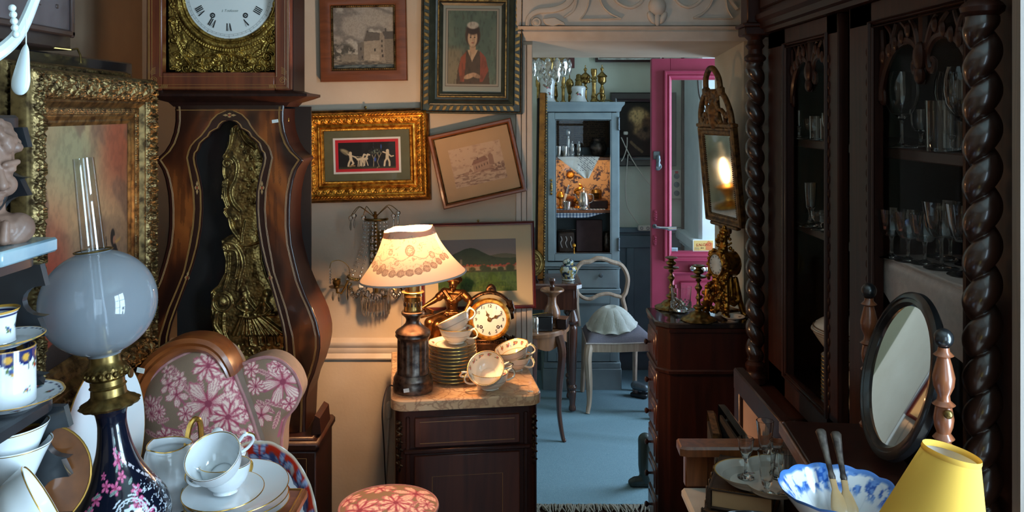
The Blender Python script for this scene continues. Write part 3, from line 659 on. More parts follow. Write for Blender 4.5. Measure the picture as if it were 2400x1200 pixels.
# pendulum: pressed-brass lyre with scrolls and two dancing figures
pz0, pz1 = zf(905), zf(294); ph = pz1-pz0; h = HM(.27, ph, .0016)
LFT = tab([(294,-6),(300,-14),(318,-16),(335,-26),(352,-26),(380,-38),(410,-38),(425,-34),(470,-38),(492,-30),(505,-36),(528,-20),(555,-12),(572,-40),(585,-38),(620,-30),(650,-32),(680,-48),(695,-66),(715,-64),(745,-66),(790,-60),(830,-44),(860,-20),(905,0)])
RGT = tab([(294,10),(318,26),(340,52),(380,66),(430,68),(495,64),(530,60),(560,52),(572,60),(620,62),(660,74),(700,94),(740,112),(790,130),(835,126),(870,104),(905,60)])
def pp(px, py): return ((px-538)*PXM, zf(py)-pz0)
zz = h.Z+pz0; L_, R_ = interp(LFT, zz), interp(RGT, zz); e = np.minimum(h.X-L_, R_-h.X)
h.H = .003+.006*sm(0,.03,e); sil = e > 0
h.rnd(e-.004, .004, .010)
def pl(lst, w, hh): h.line([pp(*p) for p in lst], w*PXM, hh)
pl([(523,300),(520,340),(505,370)],4,.016); pl([(545,305),(556,330),(580,350)],4,.016)
h.spiral(*pp(515,386), .016, 1.4, 1, 0, .0045, .018); pl([(527,372),(538,390),(534,420),(522,450),(528,480),(545,500)],5,.018); pl([(505,430),(498,470),(506,495)],4,.016); pl([(512,425),(508,460),(516,488)],3,.014)
h.bead(*pp(533,520), .012, .018); pl([(518,520),(525,545),(548,575)],5,.015); pl([(548,575),(552,545),(556,525)],4,.014)
pl([(505,588),(512,578),(530,580),(545,600),(552,630),(545,660),(540,690)],6,.018); pl([(512,592),(535,598),(540,630),(534,660)],4,.016); pl([(518,605),(516,650),(505,690)],4,.015); h.spiral(*pp(510,590), .011, 1.1, -1, 2, .004, .018)
pl([(520,575),(560,584),(600,572)],4,.013)
h.bead(*pp(503,720), .020, .022); h.ring(*pp(503,720), .027, .005, .014); pl([(482,700),(478,735),(484,760)],5,.014); pl([(488,745),(484,775),(500,800),(512,830),(540,855)],7,.017); pl([(505,750),(506,790),(520,820),(545,848)],5,.015); pl([(540,850),(580,862),(620,850),(650,858)],7,.015); pl([(655,830),(664,800),(656,760),(640,720)],5,.014)
rnd.seed(5)
for (x, y) in ((548,345),(556,358),(562,340),(572,372),(560,380),(570,400),(583,395),(548,405),(555,425),(565,440),(576,428),(585,450),(552,455),(566,470),(580,480),(590,420)): h.bead(*pp(x, y), .0055+rnd.random()*.003, .013)
for k in range(26): h.leaf(*pp(ru(540,590), ru(330,490)), .022, .006, ru(0,360), .012)
for k in range(7): pl([(526,668-k*12),(536,664-k*12)],2.4,.012)
for k in range(9): pl([(530+k*2,740-k*6),(548+k*2,728-k*6)],2,.009)
# two figures: heads, torsos, spread skirts, legs
for (hx_, hy_, s_) in ((552,690,1),(610,700,-1)):
    h.bead(*pp(hx_, hy_), .014, .022); h.line([pp(hx_+4*s_, hy_+12), pp(hx_+8*s_, hy_+45)], .015, .020, False)
    pl([(hx_+2*s_,hy_+18),(hx_-12*s_,hy_+38),(hx_+6*s_,hy_+52)],5,.022); pl([(hx_+12*s_,hy_+20),(hx_+26*s_,hy_+40),(hx_+34*s_,hy_+48)],5,.021)
for k in range(13):
    x = 540+k*9; pl([(572+(x-595)*.35, 748),(x+(x-595)*.18, 798)],5.2,.018+.003*sin(k*2.2))
pl([(545,752),(575,756),(600,750),(630,748)],6,.021)
for x in (568,590,606,628): pl([(x,800),(x+3,822)],5,.015); pl([(x+3,822),(x+10,824)],4,.013)
for k in range(46): h.bead(*pp(ru(530,655), ru(822,845)), .005, .012)
for k in range(20): h.leaf(*pp(ru(560,650), ru(838,858)), .03, .007, ru(-20,40), .012)
h.build('pendulum', M['pend_brass'], ck, T(0, .075, pz0), sil, .0012, 2)
b=MB(); b.box((.012, .09, (pz1+zf(100))/2), (.006, .003, zf(100)-pz1+.1)); b.build('pendulum_rod', M['brass_old'], ck)
def ptag(parent, p, w, h_, rot=None):
    """small paper price tag stuck on"""
    b=MB(); K = T(*p) @ (rot or Matrix()); b.box((0, 0, 0), (w, .0008, h_), 0, 0, K); o = b.build('price_tag', M['paper'], parent)
    b = MB()
    for k in range(2): b.tube([(-w*.3, -.0006, h_*(.15-.3*k)), (-w*.1, -.0006, h_*(.2-.3*k)), (w*.05, -.0006, h_*(.1-.3*k)), (w*.3, -.0006, h_*(.18-.3*k))], .0003, 4, 0, K)
    b.build('pencil_marks', M['mat_grey'], o); return o
ptag(ck, (107*PXM, -.001, zf(284)), .018, .009, Ry(-8))
b=MB(); b.box((134*PXM, .02, zf(280)), (.003, .006, .012), .001); b.build('door_catch', M['brass'], ck)
# --- picture frames
def ring(mb, w, h_, prof, mat=0):
    """mitred moulding; prof [(inset from the outer edge, height towards the viewer)]"""
    vs = []; n = len(prof)
    for t, z in prof: a, c = w/2-t, h_/2-t; vs += [(-a,-z,-c),(a,-z,-c),(a,-z,c),(-a,-z,c)]
    mb.add(vs, [(4*i+k, 4*i+(k+1) % 4, 4*i+4+(k+1) % 4, 4*i+4+k) for i in range(n-1) for k in range(4)], mat); return mb
def orn_rails(w, h_, prof, ofn, mat, parent, ds=.003, nt=40):
    """four carved rails, each a mesh of its own, with raised ornament ofn(s, t)"""
    ts = np.linspace(prof[0][0], prof[-1][0], nt); zb = interp(prof, ts)
    for k in range(4):
        L = w if k % 2 == 0 else h_; D = h_ if k % 2 == 0 else w; ns = int(L/ds); u = np.linspace(0, 1, ns)
        Sg = ts[:,None]+(L-2*ts[:,None])*u[None]; Tg = np.repeat(ts[:,None], ns, 1); Zg = zb[:,None]+ofn(np.abs(Sg-L/2), Tg, k)
        x = Sg-L/2; z = -(D/2-Tg); a = -k*PI/2
        P = np.stack([x*cos(a)+z*sin(a), -Zg, -x*sin(a)+z*cos(a)], -1); grid_np(P, 'frame_rail', mat, parent)
def canvas(name, w, h_, fn, mat, parent, y=0., n=150, loc=(0,0)):
    nx, nz = int(n*w/max(w,h_))+2, int(n*h_/max(w,h_))+2; U, V = np.meshgrid(np.linspace(0,1,nx), np.linspace(0,1,nz)); c = fn(U, V)
    return grid_np(np.stack([(U-.5)*w+loc[0], np.full_like(U, y), (V-.5)*h_+loc[1]], -1), name, mat, parent, c)
def slab(name, w, h_, y0, y1, mat, parent, loc=(0,0)):
    b=MB(); b.box((loc[0], (y0+y1)/2, loc[1]), (w, y1-y0, h_)); return b.build(name, mat, parent)
def wallpic(name, label, px, py, roll, Y=2.994): 
    v = at(px, py, Y); return thing(name, label, 'picture', v, (0, R(roll), 0), 'pictures on the plaster wall')
WP = 2.99/FPX
def fill(U, c): return np.zeros(U.shape+(3,))+np.asarray(c, float)/255
# castle wash drawing
def im_castle(U, V):
    c = fill(U, (176,164,148)); cl = fbm(U*3, V*4+U, 3); c = mix(c, sm(.42,.62,cl)*.8, (122,114,106)); c = mix(c, sm(.62,.75,cl)*.8, (206,196,178))
    c = mix(c, sm(.42,.20,V)*.6, (196,184,162)); c = mix(c, (V < .13+.03*fbm(U*8,V*3,2))*.9, (150,138,118)); c = mix(c, sm(.45,.7,fbm(U*9,V*30,5))*(V < .14), (88,80,70))
    for (pl_, col) in (([(.40,.14),(.40,.42),(.53,.43),(.53,.14)],(118,106,92)),([(.50,.13),(.50,.44),(.55,.58),(.78,.58),(.78,.13)],(168,152,130)),([(.50,.44),(.55,.60),(.76,.58),(.80,.46)],(104,94,84)),([(.76,.12),(.76,.48),(1,.48),(1,.12)],(138,124,106)),([(.74,.48),(.82,.60),(1.02,.60),(1.02,.47)],(92,84,76)),([(.76,.12),(.76,.52),(.80,.60),(.84,.52),(.84,.12)],(158,142,122)),([(.545,.58),(.545,.62),(.575,.62),(.575,.58)],(84,76,68)),([(.85,.60),(.85,.65),(.875,.65),(.875,.60)],(84,76,68)),([(.60,.12),(.60,.22),(.75,.22),(.75,.12)],(184,168,146)),([(.10,.14),(.10,.24),(.40,.23),(.40,.14)],(146,134,116))): c = mix(c, inpoly(U,V,pl_), col)
    for (x, y) in ((.68,.30),(.80,.44),(.80,.36),(.80,.28),(.81,.20),(.47,.18),(.45,.32)): c = mix(c, (np.abs(U-x) < .012)*(np.abs(V-y) < .022), (62,56,50))
    for (x, y, r) in ((.05,.34,.12),(.02,.22,.09),(.12,.26,.07),(.22,.33,.08),(.27,.29,.06),(.32,.27,.05)): c = mix(c, inell(U,V,x,y,r,r*.9,0,.6)*sm(.38,.6,fbm(U*28,V*28,6)), (86,82,72))
    c = mix(c, (np.abs(((V-.05)*40) % 1-.5) < .12)*(U > .86)*(V < .13), (60,54,48)); return mix(c, sm(.35,.7,fbm(U*60,V*60,12))*.14, (60,54,46))
p1 = wallpic('framed_drawing', 'wash drawing of a towered stone house in a broad plain oak frame', 853.5, 89, -1.0)
w_, h_ = 203*WP, 204*WP
b=MB(); ring(b, w_, h_, [(0,0),(0,.020),(.003,.024),(.020,.026),(.036,.022),(.040,.018)]); b.build('oak_moulding', M['frame_oak'], p1, 30)
orn_rails(w_-.080, h_-.080, [(0,.018),(.003,.021),(.007,.014)], lambda s, t, k: .0018*np.abs(np.sin(s*420)), M['gilt_old'], p1, .0016, 8)
canvas('drawing', w_-.092, h_-.092, im_castle, M['vpaint'], p1, -.008); slab('glass', w_-.09, h_-.09, -.0105, -.010, M['picglass'], p1); slab('backing', w_-.01, h_-.01, -.006, 0, M['dark_void'], p1)
# portrait of a seated woman
def im_lady(U, V):
    c = fill(U, (150,158,150)); inner = (U > .10)*(U < .90)*(V > .10)*(V < .93); c = mix(c, ((U > .06)*(U < .94)*(V > .07)*(V < .955)), (158,152,138)); 
    for (a, d) in ((.06,.007),(.095,.006)): c = mix(c, 1.0*((U > a)*(U < 1-a)*(V > a*.9+.02)*(V < 1-a*.72))-1.0*((U > a+d)*(U < 1-a-d)*(V > a*.9+.02+d*.7)*(V < 1-a*.72-d*.7)), (36,32,34))
    u = (U-.10)/.80; v = (V-.11)/.82; p = fill(U, (84,104,92)); p = mix(p, sm(.3,.7,fbm(u*4,v*5,4))*.6, (112,126,108)); p = mix(p, sm(.55,.42,v)*sm(.45,.2,u)*.7, (146,126,98))
    p = mix(p, inpoly(u,v,[(.16,-.1),(.20,.18),(.27,.36),(.40,.46),(.62,.46),(.76,.37),(.84,.2),(.88,-.1)]), (84,66,50)); p = mix(p, inpoly(u,v,[(.26,.02),(.22,.2),(.27,.36),(.38,.44),(.36,.22),(.34,.02)]), (150,78,52)); p = mix(p, inpoly(u,v,[(.72,.02),(.84,.18),(.78,.36),(.66,.45),(.67,.22),(.66,.02)]), (142,72,52))
    p = mix(p, inpoly(u,v,[(.40,.46),(.50,.30),(.62,.46)]), (200,168,134)); p = mix(p, inell(u,v,.51,.50,.065,.10,0,.1), (192,156,122)); p = mix(p, inell(u,v,.51,.66,.155,.155,0,.12), (70,48,36)); p = mix(p, inell(u,v,.505,.625,.10,.125,0,.1), (206,172,138)); p = mix(p, inell(u,v,.51,.745,.13,.075,0,.2), (58,42,34)); p = mix(p, inell(u,v,.51,.80,.12,.05,0,.2), (190,182,168))
    for x in (.465,.548): p = mix(p, inell(u,v,x,.635,.016,.010,0,.4), (56,42,36)); p = mix(p, inell(u,v,x,.66,.022,.005,0,.5)*.6, (96,66,50))
    p = mix(p, inell(u,v,.508,.600,.010,.03,0,.6)*.35, (150,104,80)); p = mix(p, inell(u,v,.508,.558,.026,.008,0,.4), (150,78,68)); p = mix(p, inell(u,v,.44,.10,.11,.035,12,.2), (198,160,126)); p = mix(p, inell(u,v,.58,.11,.10,.032,-14,.2), (190,150,118)); p = mix(p, sm(.5,.75,fbm(u*30,v*12,7))*.25, (40,32,26))
    return mix(c, inner, p)
p2 = wallpic('framed_portrait', 'portrait of a woman in a wide green-grey frame edged with gold and dark stripes', 1107, 115, .6)
w_, h_ = 238*WP, 304*WP
b=MB(); ring(b, w_, h_, [(0,0),(0,.026),(.003,.030),(.007,.031),(.010,.026),(.029,.026),(.031,.032),(.035,.034),(.040,.030),(.050,.018),(.056,.016)]); b.build('painted_moulding', M['teal_frame'], p2, 30)
b=MB(); ring(b, w_-.112, h_-.112, [(0,.016),(.002,.021),(.006,.021),(.008,.014)]); ring(b, w_-.010, h_-.010, [(0,.0312),(.0012,.033),(.0024,.0312)]); b.build('gold_line', M['gold_worn'], p2, 30)
b=MB(); ring(b, w_-.128, h_-.128, [(0,.016),(.004,.018),(.012,.012)]); b.build('inner_moulding', M['teal_frame'], p2, 30)
sb=MB(); sb.prism([(-.008,-.008),(.004,-.008),(.009,.008),(-.003,.008)], 0, .0022, 0, Rx(90), .0008); st0 = sb.build('gilt_stripe', M['gold_worn'], p2)
first = True
for side in range(4):
    L = w_ if side % 2 == 0 else h_; D = h_ if side % 2 == 0 else w_; n = int((L-.05)/.0235)
    for k in range(n):
        o = st0 if first else st0.copy()
        if not first: COL.objects.link(o)
        first = False; s_ = (k-(n-1)/2)*.0235; o.matrix_local = Ry(side*90) @ T(s_, -.0262, -(D/2-.0195)) @ (Matrix() if s_ < 0 else Sc(-1,1,1))
canvas('print', w_-.144, h_-.144, im_lady, M['vpaint'], p2, -.009, 190); slab('glass', w_-.140, h_-.140, -.0125, -.012, M['picglass'], p2); slab('backing', w_-.02, h_-.02, -.006, 0, M['dark_void'], p2)
# gilt frame with a small antique scene
p3 = wallpic('framed_frieze', 'richly moulded burnished gilt frame around a small dark frieze with red and white mounts', 861, 364, -1.6)
w_, h_ = 297*WP, 215*WP
b=MB(); ring(b, w_, h_, [(0,0),(0,.022),(.0035,.025),(.006,.022)]); b.build('dark_edge', M['gilt_brown'], p3, 30)
def o3(s, t, k):
    a = np.where((t > .008) & (t < .017), .0035*np.abs(np.sin(s*2*PI/.022+np.sin((t-.0125)*500)))*np.sqrt(np.clip(1-((t-.0125)/.0045)**2, 0, 1)), 0)
    c = np.where((t > .024) & (t < .044), .0055*orn(s, t-.024, .026, 3)*np.sqrt(np.clip(1-((t-.034)/.0102)**2, 0, 1)), 0)
    d = np.where((t > .0615) & (t < .0665), .0022*np.abs(np.sin(s*2*PI/.008)), 0); return a+c+d
orn_rails(w_-.010, h_-.010, [(0,.020),(.006,.034),(.008,.038),(.017,.038),(.019,.030),(.023,.029),(.026,.024),(.036,.021),(.044,.015),(.046,.019),(.052,.021),(.056,.018),(.060,.012),(.066,.011),(.068,.007)], o3, M['gilt_warm'], p3, .0016, 100)
slab('olive_mount', w_-.14, h_-.14, -.0062, -.0052, M['mat_olive'], p3); slab('white_card', 158*WP, 84*WP, -.0068, -.0062, M['paper'], p3); slab('red_card', 148*WP, 75*WP, -.0074, -.0068, M['red'], p3)
def im_frieze(U, V):
    c = fill(U, (16,15,18)); c = mix(c, sm(.12,.02,V)*.8, (74,72,40)); W_ = (214,196,162); a = 2.0; X = U*a
    def limb(p, w, col=W_): 
        nonlocal c; c = mix(c, inline(X, V, p, w), col)
    c = mix(c, inell(X,V,.42,.60,.055,.06), W_); limb([(.42,.55),(.44,.36)],.055); limb([(.44,.38),(.52,.22),(.44,.12)],.035); limb([(.42,.36),(.36,.22),(.34,.12)],.035); limb([(.42,.52),(.56,.46),(.66,.38)],.025); limb([(.40,.52),(.28,.60)],.025); c = mix(c, inell(X,V,.22,.68,.16,.07,-25,.5), (160,146,110)); c = mix(c, inell(X,V,.22,.60,.14,.04,-35,.5), (120,108,84))
    for dx in (0,.13): limb([(.68+dx,.36),(.86+dx,.38)],.05); limb([(.84+dx,.40),(.90+dx,.54)],.035); limb([(.90+dx,.54),(.96+dx,.52)],.028); limb([(.70+dx,.34),(.68+dx,.10)],.018); limb([(.76+dx,.32),(.74+dx,.10)],.016); limb([(.84+dx,.33),(.90+dx,.12)],.018); limb([(.80+dx,.33),(.78+dx,.12)],.016)
    limb([(.50,.48),(.86,.44)],.008); limb([(.40,.10),(.46,.13),(.56,.12)],.03,(150,120,80))
    for p in ([(1.22,.08),(1.24,.35),(1.18,.52)],[(1.24,.35),(1.30,.52)],[(1.42,.06),(1.36,.25),(1.42,.42),(1.36,.60)],[(1.42,.42),(1.50,.58)],[(1.38,.06),(1.34,.02)]): limb(p,.014,(150,138,110))
    c = mix(c, inell(X,V,1.32,.64,.22,.09,0,.6)*sm(.4,.6,fbm(X*30,V*20,3)), (112,124,104)); c = mix(c, inell(X,V,1.28,.34,.04,.08,0,.4)*.8, (52,92,190)); c = mix(c, inell(X,V,1.50,.82,.02,.09,0,.4)*.8, (70,110,200))
    c = mix(c, inell(X,V,1.72,.66,.055,.06), W_); limb([(1.72,.60),(1.70,.40)],.06); limb([(1.70,.40),(1.62,.26),(1.60,.10)],.035); limb([(1.72,.40),(1.78,.24),(1.78,.10)],.035); limb([(1.70,.56),(1.56,.62)],.024); limb([(1.74,.55),(1.84,.44),(1.92,.46)],.024)
    return c
canvas('frieze', 134*WP, 62*WP, im_frieze, M['vpaint'], p3, -.0078, 190); slab('glass', w_-.14, h_-.14, -.0095, -.009, M['picglass'], p3); slab('backing', w_-.02, h_-.02, -.0052, 0, M['dark_void'], p3)
b=MB(); b.lathe([(.004,0),(.004,.003),(.0015,.004),(.0015,.012),(.004,.013),(0,.014)], 12, 0, T(0, -.002, h_/2+.008) @ Rx(90)); b.box((0, -.004, h_/2+.004), (.006, .003, .016), .001); b.build('hanging_hook', M['brass_old'], p3)
# tilted small drawing
def im_house(U, V):
    c = fill(U, (196,164,134)); c = mix(c, sm(.5,.75,fbm(U*12,V*12,4))*.5, (160,122,98)); 
    for pl_, col in (([(.40,.30),(.40,.52),(.68,.56),(.80,.34),(.80,.26)],(170,128,102)),([(.38,.50),(.44,.62),(.66,.68),(.72,.56)],(128,84,66)),([(.72,.44),(.72,.66),(.77,.72),(.81,.66),(.81,.40)],(142,100,78)),([(.50,.60),(.50,.68),(.53,.68),(.53,.61)],(110,72,58)),([(.30,.34),(.34,.44),(.38,.34)],(140,98,76)),([(.06,.26),(.10,.34),(.14,.26)],(150,110,86)),([(.18,.28),(.18,.34),(.30,.36),(.30,.28)],(156,116,92))): c = mix(c, inpoly(U,V,pl_)*.8, col)
    for k in range(5): c = mix(c, (np.abs(U-.46-k*.055) < .008)*(np.abs(V-.42-k*.012) < .03), (92,60,48))
    c = mix(c, (V < .34)*sm(.5,.65,fbm(U*16,V*40,8))*.6, (116,80,64)); c = mix(c, inell(U,V,.88,.34,.16,.10,20,.4)*sm(.4,.6,fbm(U*30,V*30,2))*.8, (112,78,62))
    for k in range(26): r_ = random.Random(k); c = mix(c, inell(U,V,r_.random(),r_.random(),.012,.012,0,.6)*.45, (112,74,56))
    return c
p4 = wallpic('framed_sketch', 'small sepia sketch of a house hanging crooked in a narrow brown frame with tan mount', 1119, 383, -12.6, 2.972)
w_, h_ = 198*WP, 174*WP
b=MB(); ring(b, w_, h_, [(0,0),(0,.014),(.003,.018),(.010,.018),(.015,.012)]); b.build('narrow_moulding', M['frame_oak'], p4, 30); b=MB(); ring(b, w_-.030, h_-.030, [(0,.012),(.0015,.014),(.004,.010)]); b.build('gilt_slip', M['gilt_old'], p4)
slab('tan_mount', w_-.034, h_-.034, -.0062, -.005, M['mat_tan'], p4); canvas('sketch', 122*WP, 91*WP, im_house, M['vpaint'], p4, -.0066, 130, (.001, -.002)); slab('glass', w_-.034, h_-.034, -.0085, -.008, M['picglass'], p4); slab('backing', w_-.012, h_-.012, -.005, 0, M['dark_void'], p4)
# landscape under glass
def im_land(U, V):
    c = fill(U, (122,112,110)); c = mix(c, sm(.62,.95,V)*.5, (140,128,122)); hill = .62+.20*np.exp(-((U-.42)/.22)**2)+.03*fbm(U*6,0*V,2); far = .60+.12*np.exp(-((U-.85)/.3)**2)
    c = mix(c, V < far, (86,88,70)); c = mix(c, V < hill, (44,62,40)); c = mix(c, (V < hill)*sm(.45,.7,fbm(U*14,V*14,2))*.6, (34,48,34)); c = mix(c, V < .44+.02*fbm(U*20,V,3), (52,58,32))
    for k in range(16): r_ = random.Random(k+40); x = .22+k*.052; w2 = .018+.02*r_.random(); hh_ = .03+.04*r_.random(); c = mix(c, (np.abs(U-x) < w2)*(V > .40)*(V < .43+hh_), (150,124,96)); c = mix(c, inpoly(U,V,[(x-w2*1.2,.43+hh_),(x-w2*.5,.47+hh_),(x+w2*.6,.47+hh_),(x+w2*1.2,.43+hh_)]), (148,64,44))
    c = mix(c, (np.abs(U-.30) < .014)*(V > .40)*(V < .62), (120,104,84)); c = mix(c, inpoly(U,V,[(.285,.62),(.30,.70),(.315,.62)]), (52,52,54))
    for (x, y, r) in ((.12,.42,.06),(.20,.40,.05),(.44,.42,.05),(.58,.45,.06),(.64,.42,.05),(.92,.44,.07),(.80,.42,.05),(.02,.44,.08),(.72,.40,.04)): c = mix(c, inell(U,V,x,y,r*.8,r,0,.3), (36,54,28))
    g = fbm(U*40,V*12,5); c = mix(c, V < .37, (66,96,36)); c = mix(c, (V < .37)*sm(.4,.65,g), (50,80,30)); c = mix(c, (V < .18)*sm(.45,.6,fbm(U*70,V*16,6)), (44,74,30)); c = mix(c, (V < .10)*sm(.3,.8,fbm(U*80,V*10,9)), (84,104,44)); return c
p5 = wallpic('framed_landscape', 'landscape of red-roofed village under a green hill in a thin maroon frame', 1121, 622, -1.5, 2.962)
w_, h_ = 264*WP, 201*WP
b=MB(); ring(b, w_, h_, [(0,0),(0,.014),(.002,.016),(.004,.014),(.006,.016),(.010,.016),(.0115,.010)]); b.build('maroon_moulding', M['maroon'], p5, 30)
slab('cream_mount', w_-.02, h_-.02, -.0062, -.005, M['mat_cream'], p5); canvas('landscape', 182*WP, 121*WP, im_land, M['vpaint'], p5, -.0066, 180, (-.004, .001)); slab('glass', w_-.02, h_-.02, -.0085, -.008, M['picglass'], p5); slab('backing', w_-.012, h_-.012, -.005, 0, M['dark_void'], p5)
b=MB(); b.lathe([(.004,0),(.004,.003),(.0015,.004),(.004,.010),(0,.011)], 12, 0, T(.004, -.002, h_/2+.006) @ Rx(90)); b.box((.004, -.003, h_/2+.002), (.005, .003, .012), .001); b.build('hanging_hook', M['brass_old'], p5)
# --- pictures leaning along the side wall
def im_battle(U, V):
    c = fill(U, (128,98,72)); n1 = fbm(U*2.5+V*.6, V*3, 21); n2 = fbm(U*6, V*5+U*2, 4); c = mix(c, sm(.62,.95,V)*.8, (156,128,92)); c = mix(c, sm(.45,.62,n1)*sm(.35,.6,V)*.8, (172,132,92)); c = mix(c, inell(U,V,.34,.86,.26,.16,0,.7)*.6, (126,136,104)); c = mix(c, inell(U,V,.86,.90,.22,.22,0,.7)*.7, (124,52,34)); c = mix(c, sm(.52,.66,n2)*.6, (96,72,58))
    c = mix(c, sm(.50,.05,V)*.75, (74,54,46)); c = mix(c, inell(U,V,.10,.30,.16,.26,0,.8)*.8, (130,38,24)); c = mix(c, inell(U,V,.05,.16,.09,.13,0,.7), (166,46,26)); c = mix(c, inell(U,V,.36,.24,.07,.07,0,.8), (168,146,124))
    c = mix(c, sm(.20,.12,V+.05*fbm(U*5,V*0,9)), (40,30,26)); c = mix(c, inline(U,V,[(.02,.10),(.40,.18),(.9,.14)],.012), (120,46,30))
    D = (22,18,18)
    c = mix(c, inpoly(U,V,[(.27,.0),(.30,.14),(.36,.20),(.46,.22),(.54,.18),(.58,.0)]), D); c = mix(c, inell(U,V,.50,.145,.045,.05), (150,96,70)); c = mix(c, inell(U,V,.50,.18,.05,.03), D); c = mix(c, inline(U,V,[(.36,.24),(.48,.32)],.008), D)
    c = mix(c, inpoly(U,V,[(.72,.12),(.73,.34),(.76,.40),(.82,.42),(.86,.38),(.86,.30),(.82,.28),(.83,.10)]), D); c = mix(c, inell(U,V,.79,.45,.030,.04), D); c = mix(c, inell(U,V,.81,.435,.018,.02), (132,86,62)); c = mix(c, inline(U,V,[(.83,.42),(.89,.43)],.008), (150,110,60)); c = mix(c, inline(U,V,[(.70,.46),(.75,.28)],.006), D); c = mix(c, inline(U,V,[(.78,.32),(.79,.24),(.82,.20)],.009), (150,146,136)); c = mix(c, inell(U,V,.82,.15,.022,.03), (130,76,58))
    return mix(c, sm(.4,.7,fbm(U*40,V*40,7))*.12, (30,20,16))
th = 94.5
p6 = thing('gilt_picture', 'large oil of soldiers in smoke in a heavy carved gilt frame by the side wall', 'picture', (-.9655, 1.945, 1.40), (0, 0, R(th)))
w_, h_ = .70, .735
def o6(s, t, k):
    a = np.where((t > .006) & (t < .062), .016*orn(s, t-.006, .085, 5)*np.sqrt(np.clip(1-((t-.034)/.029)**2, 0, 1)), 0); c = np.where((t > .080) & (t < .094), .004*orn(s, t-.08, .016, 8), 0); return a+c
orn_rails(w_, h_, [(0,.0),(.002,.026),(.006,.034),(.034,.034),(.062,.028),(.066,.029),(.078,.017),(.080,.016),(.094,.013),(.097,.013),(.106,.008),(.110,.008),(.118,.003)], o6, M['gilt_old'], p6, .0022, 110)
canvas('oil_painting', w_-.226, h_-.226, im_battle, M['vcanvas'], p6, -.002, 210); slab('backing', w_-.06, h_-.06, 0, .015, M['dark_void'], p6)
p7 = thing('framed_canvas', 'taller gilt frame with deep plain cove standing behind the battle picture', 'picture', (-1.055, 2.01, 1.41), (0, 0, R(93)))
w_, h_ = .64, .76
orn_rails(w_, h_, [(0,0),(.002,.020),(.008,.030),(.020,.032),(.026,.024),(.030,.026),(.036,.020),(.060,.008),(.070,.004)], lambda s, t, k: np.where((t > .006) & (t < .024), .006*orn(s, t, .03, 4), 0), M['gilt_old'], p7, .0025, 50); slab('canvas', w_-.13, h_-.13, -.002, .012, M['dark_void'], p7)
p8 = thing('black_canvas', 'flat black frame rearmost of the pictures stacked along the side wall', 'picture', (-1.11, 2.10, 1.425), (0, 0, R(91)))
b=MB(); ring(b, .72, .79, [(0,0),(0,.018),(.004,.022),(.04,.020),(.05,.010)]); b.build('moulding', M['black_wood'], p8, 30); slab('panel', .66, .72, -.006, .008, M['dark_void'], p8)
ch = thing('low_chest', 'plain dark wooden chest carrying the stacked gilt frames by the side wall', 'chest', (-1.09, 2.075, 0))
b=MB(); b.box((0, 0, .50), (.28, .46, .96), .006); b.build('body', M['dark_mah'], ch); b=MB(); b.box((0, 0, 1.003), (.32, .50, .05), .01); b.build('top', M['dark_mah'], ch); b=MB(); b.box((.142, 0, .5), (.012, .40, .7), .005); b.build('panel', M['dark_mah'], ch)
# carved wooden wall cupboard
M['cup_wood'] = plain('bluish_worn_oak', (62,54,56), (92,84,88), .42, scale=9, bump=.35, bscale=40, coat=.3, stretch=(1,1,.18)); M['cup_dark'] = plain('dark_worn_oak', (48,34,30), (66,48,42), .45, scale=10, bump=.3, coat=.2)
wc = thing('wall_cupboard', 'small old wooden cupboard with panelled door hung high on the side wall', 'cupboard', (-1.10, 1.85, 1.832))
b=MB(); b.box((-.062, 0, .30), (.12, .57, .60), .006); b.build('carcass', M['cup_dark'], wc); b=MB(); b.box((.004, .02, .31), (.016, .47, .545), .004); d = b.build('door', M['cup_wood'], wc)
b=MB(); b.box((.014, .02, .040), (.010, .49, .016), .004); b.box((.014, .256, .31), (.010, .016, .56), .004); b.box((.014, -.222, .31), (.010, .016, .56), .004); b.build('door_moulding', M['cup_dark'], d)
oq = [(-.115,.60),(-.115,.19),(-.108,.165),(-.09,.152),(.115,.152),(.135,.165),(.142,.19),(.142,.60)]
b=MB(); b.prism([(y, z) for y, z in oq], 0, .012, 0, T(.010, 0, 0) @ Matrix(((0,0,1,0),(1,0,0,0),(0,1,0,0),(0,0,0,1))), .006); b.build('raised_panel', M['cup_wood'], d)
b = MB()
for y, z in ((.19,.10),(.19,.20),(-.16,.10),(-.16,.20)): b.box((.0125, y, z), (.004, .010, .010), .0015)
b.tube([(.0125, -.09, .12), (.0125, 0, .105), (.0125, .12, .095)], .0012, 5); b.build('peg', M['cup_dark'], d)
b=MB(); b.tube([(.02, .24, .0), (.02, .27, .005), (.02, .285, -.01), (.02, .288, -.03)], .0025, 6); b.tube([(.02, .24, 0), (-.02, .2, .004)], .0025, 6); b.build('wire_hook', M['brass_old'], wc)
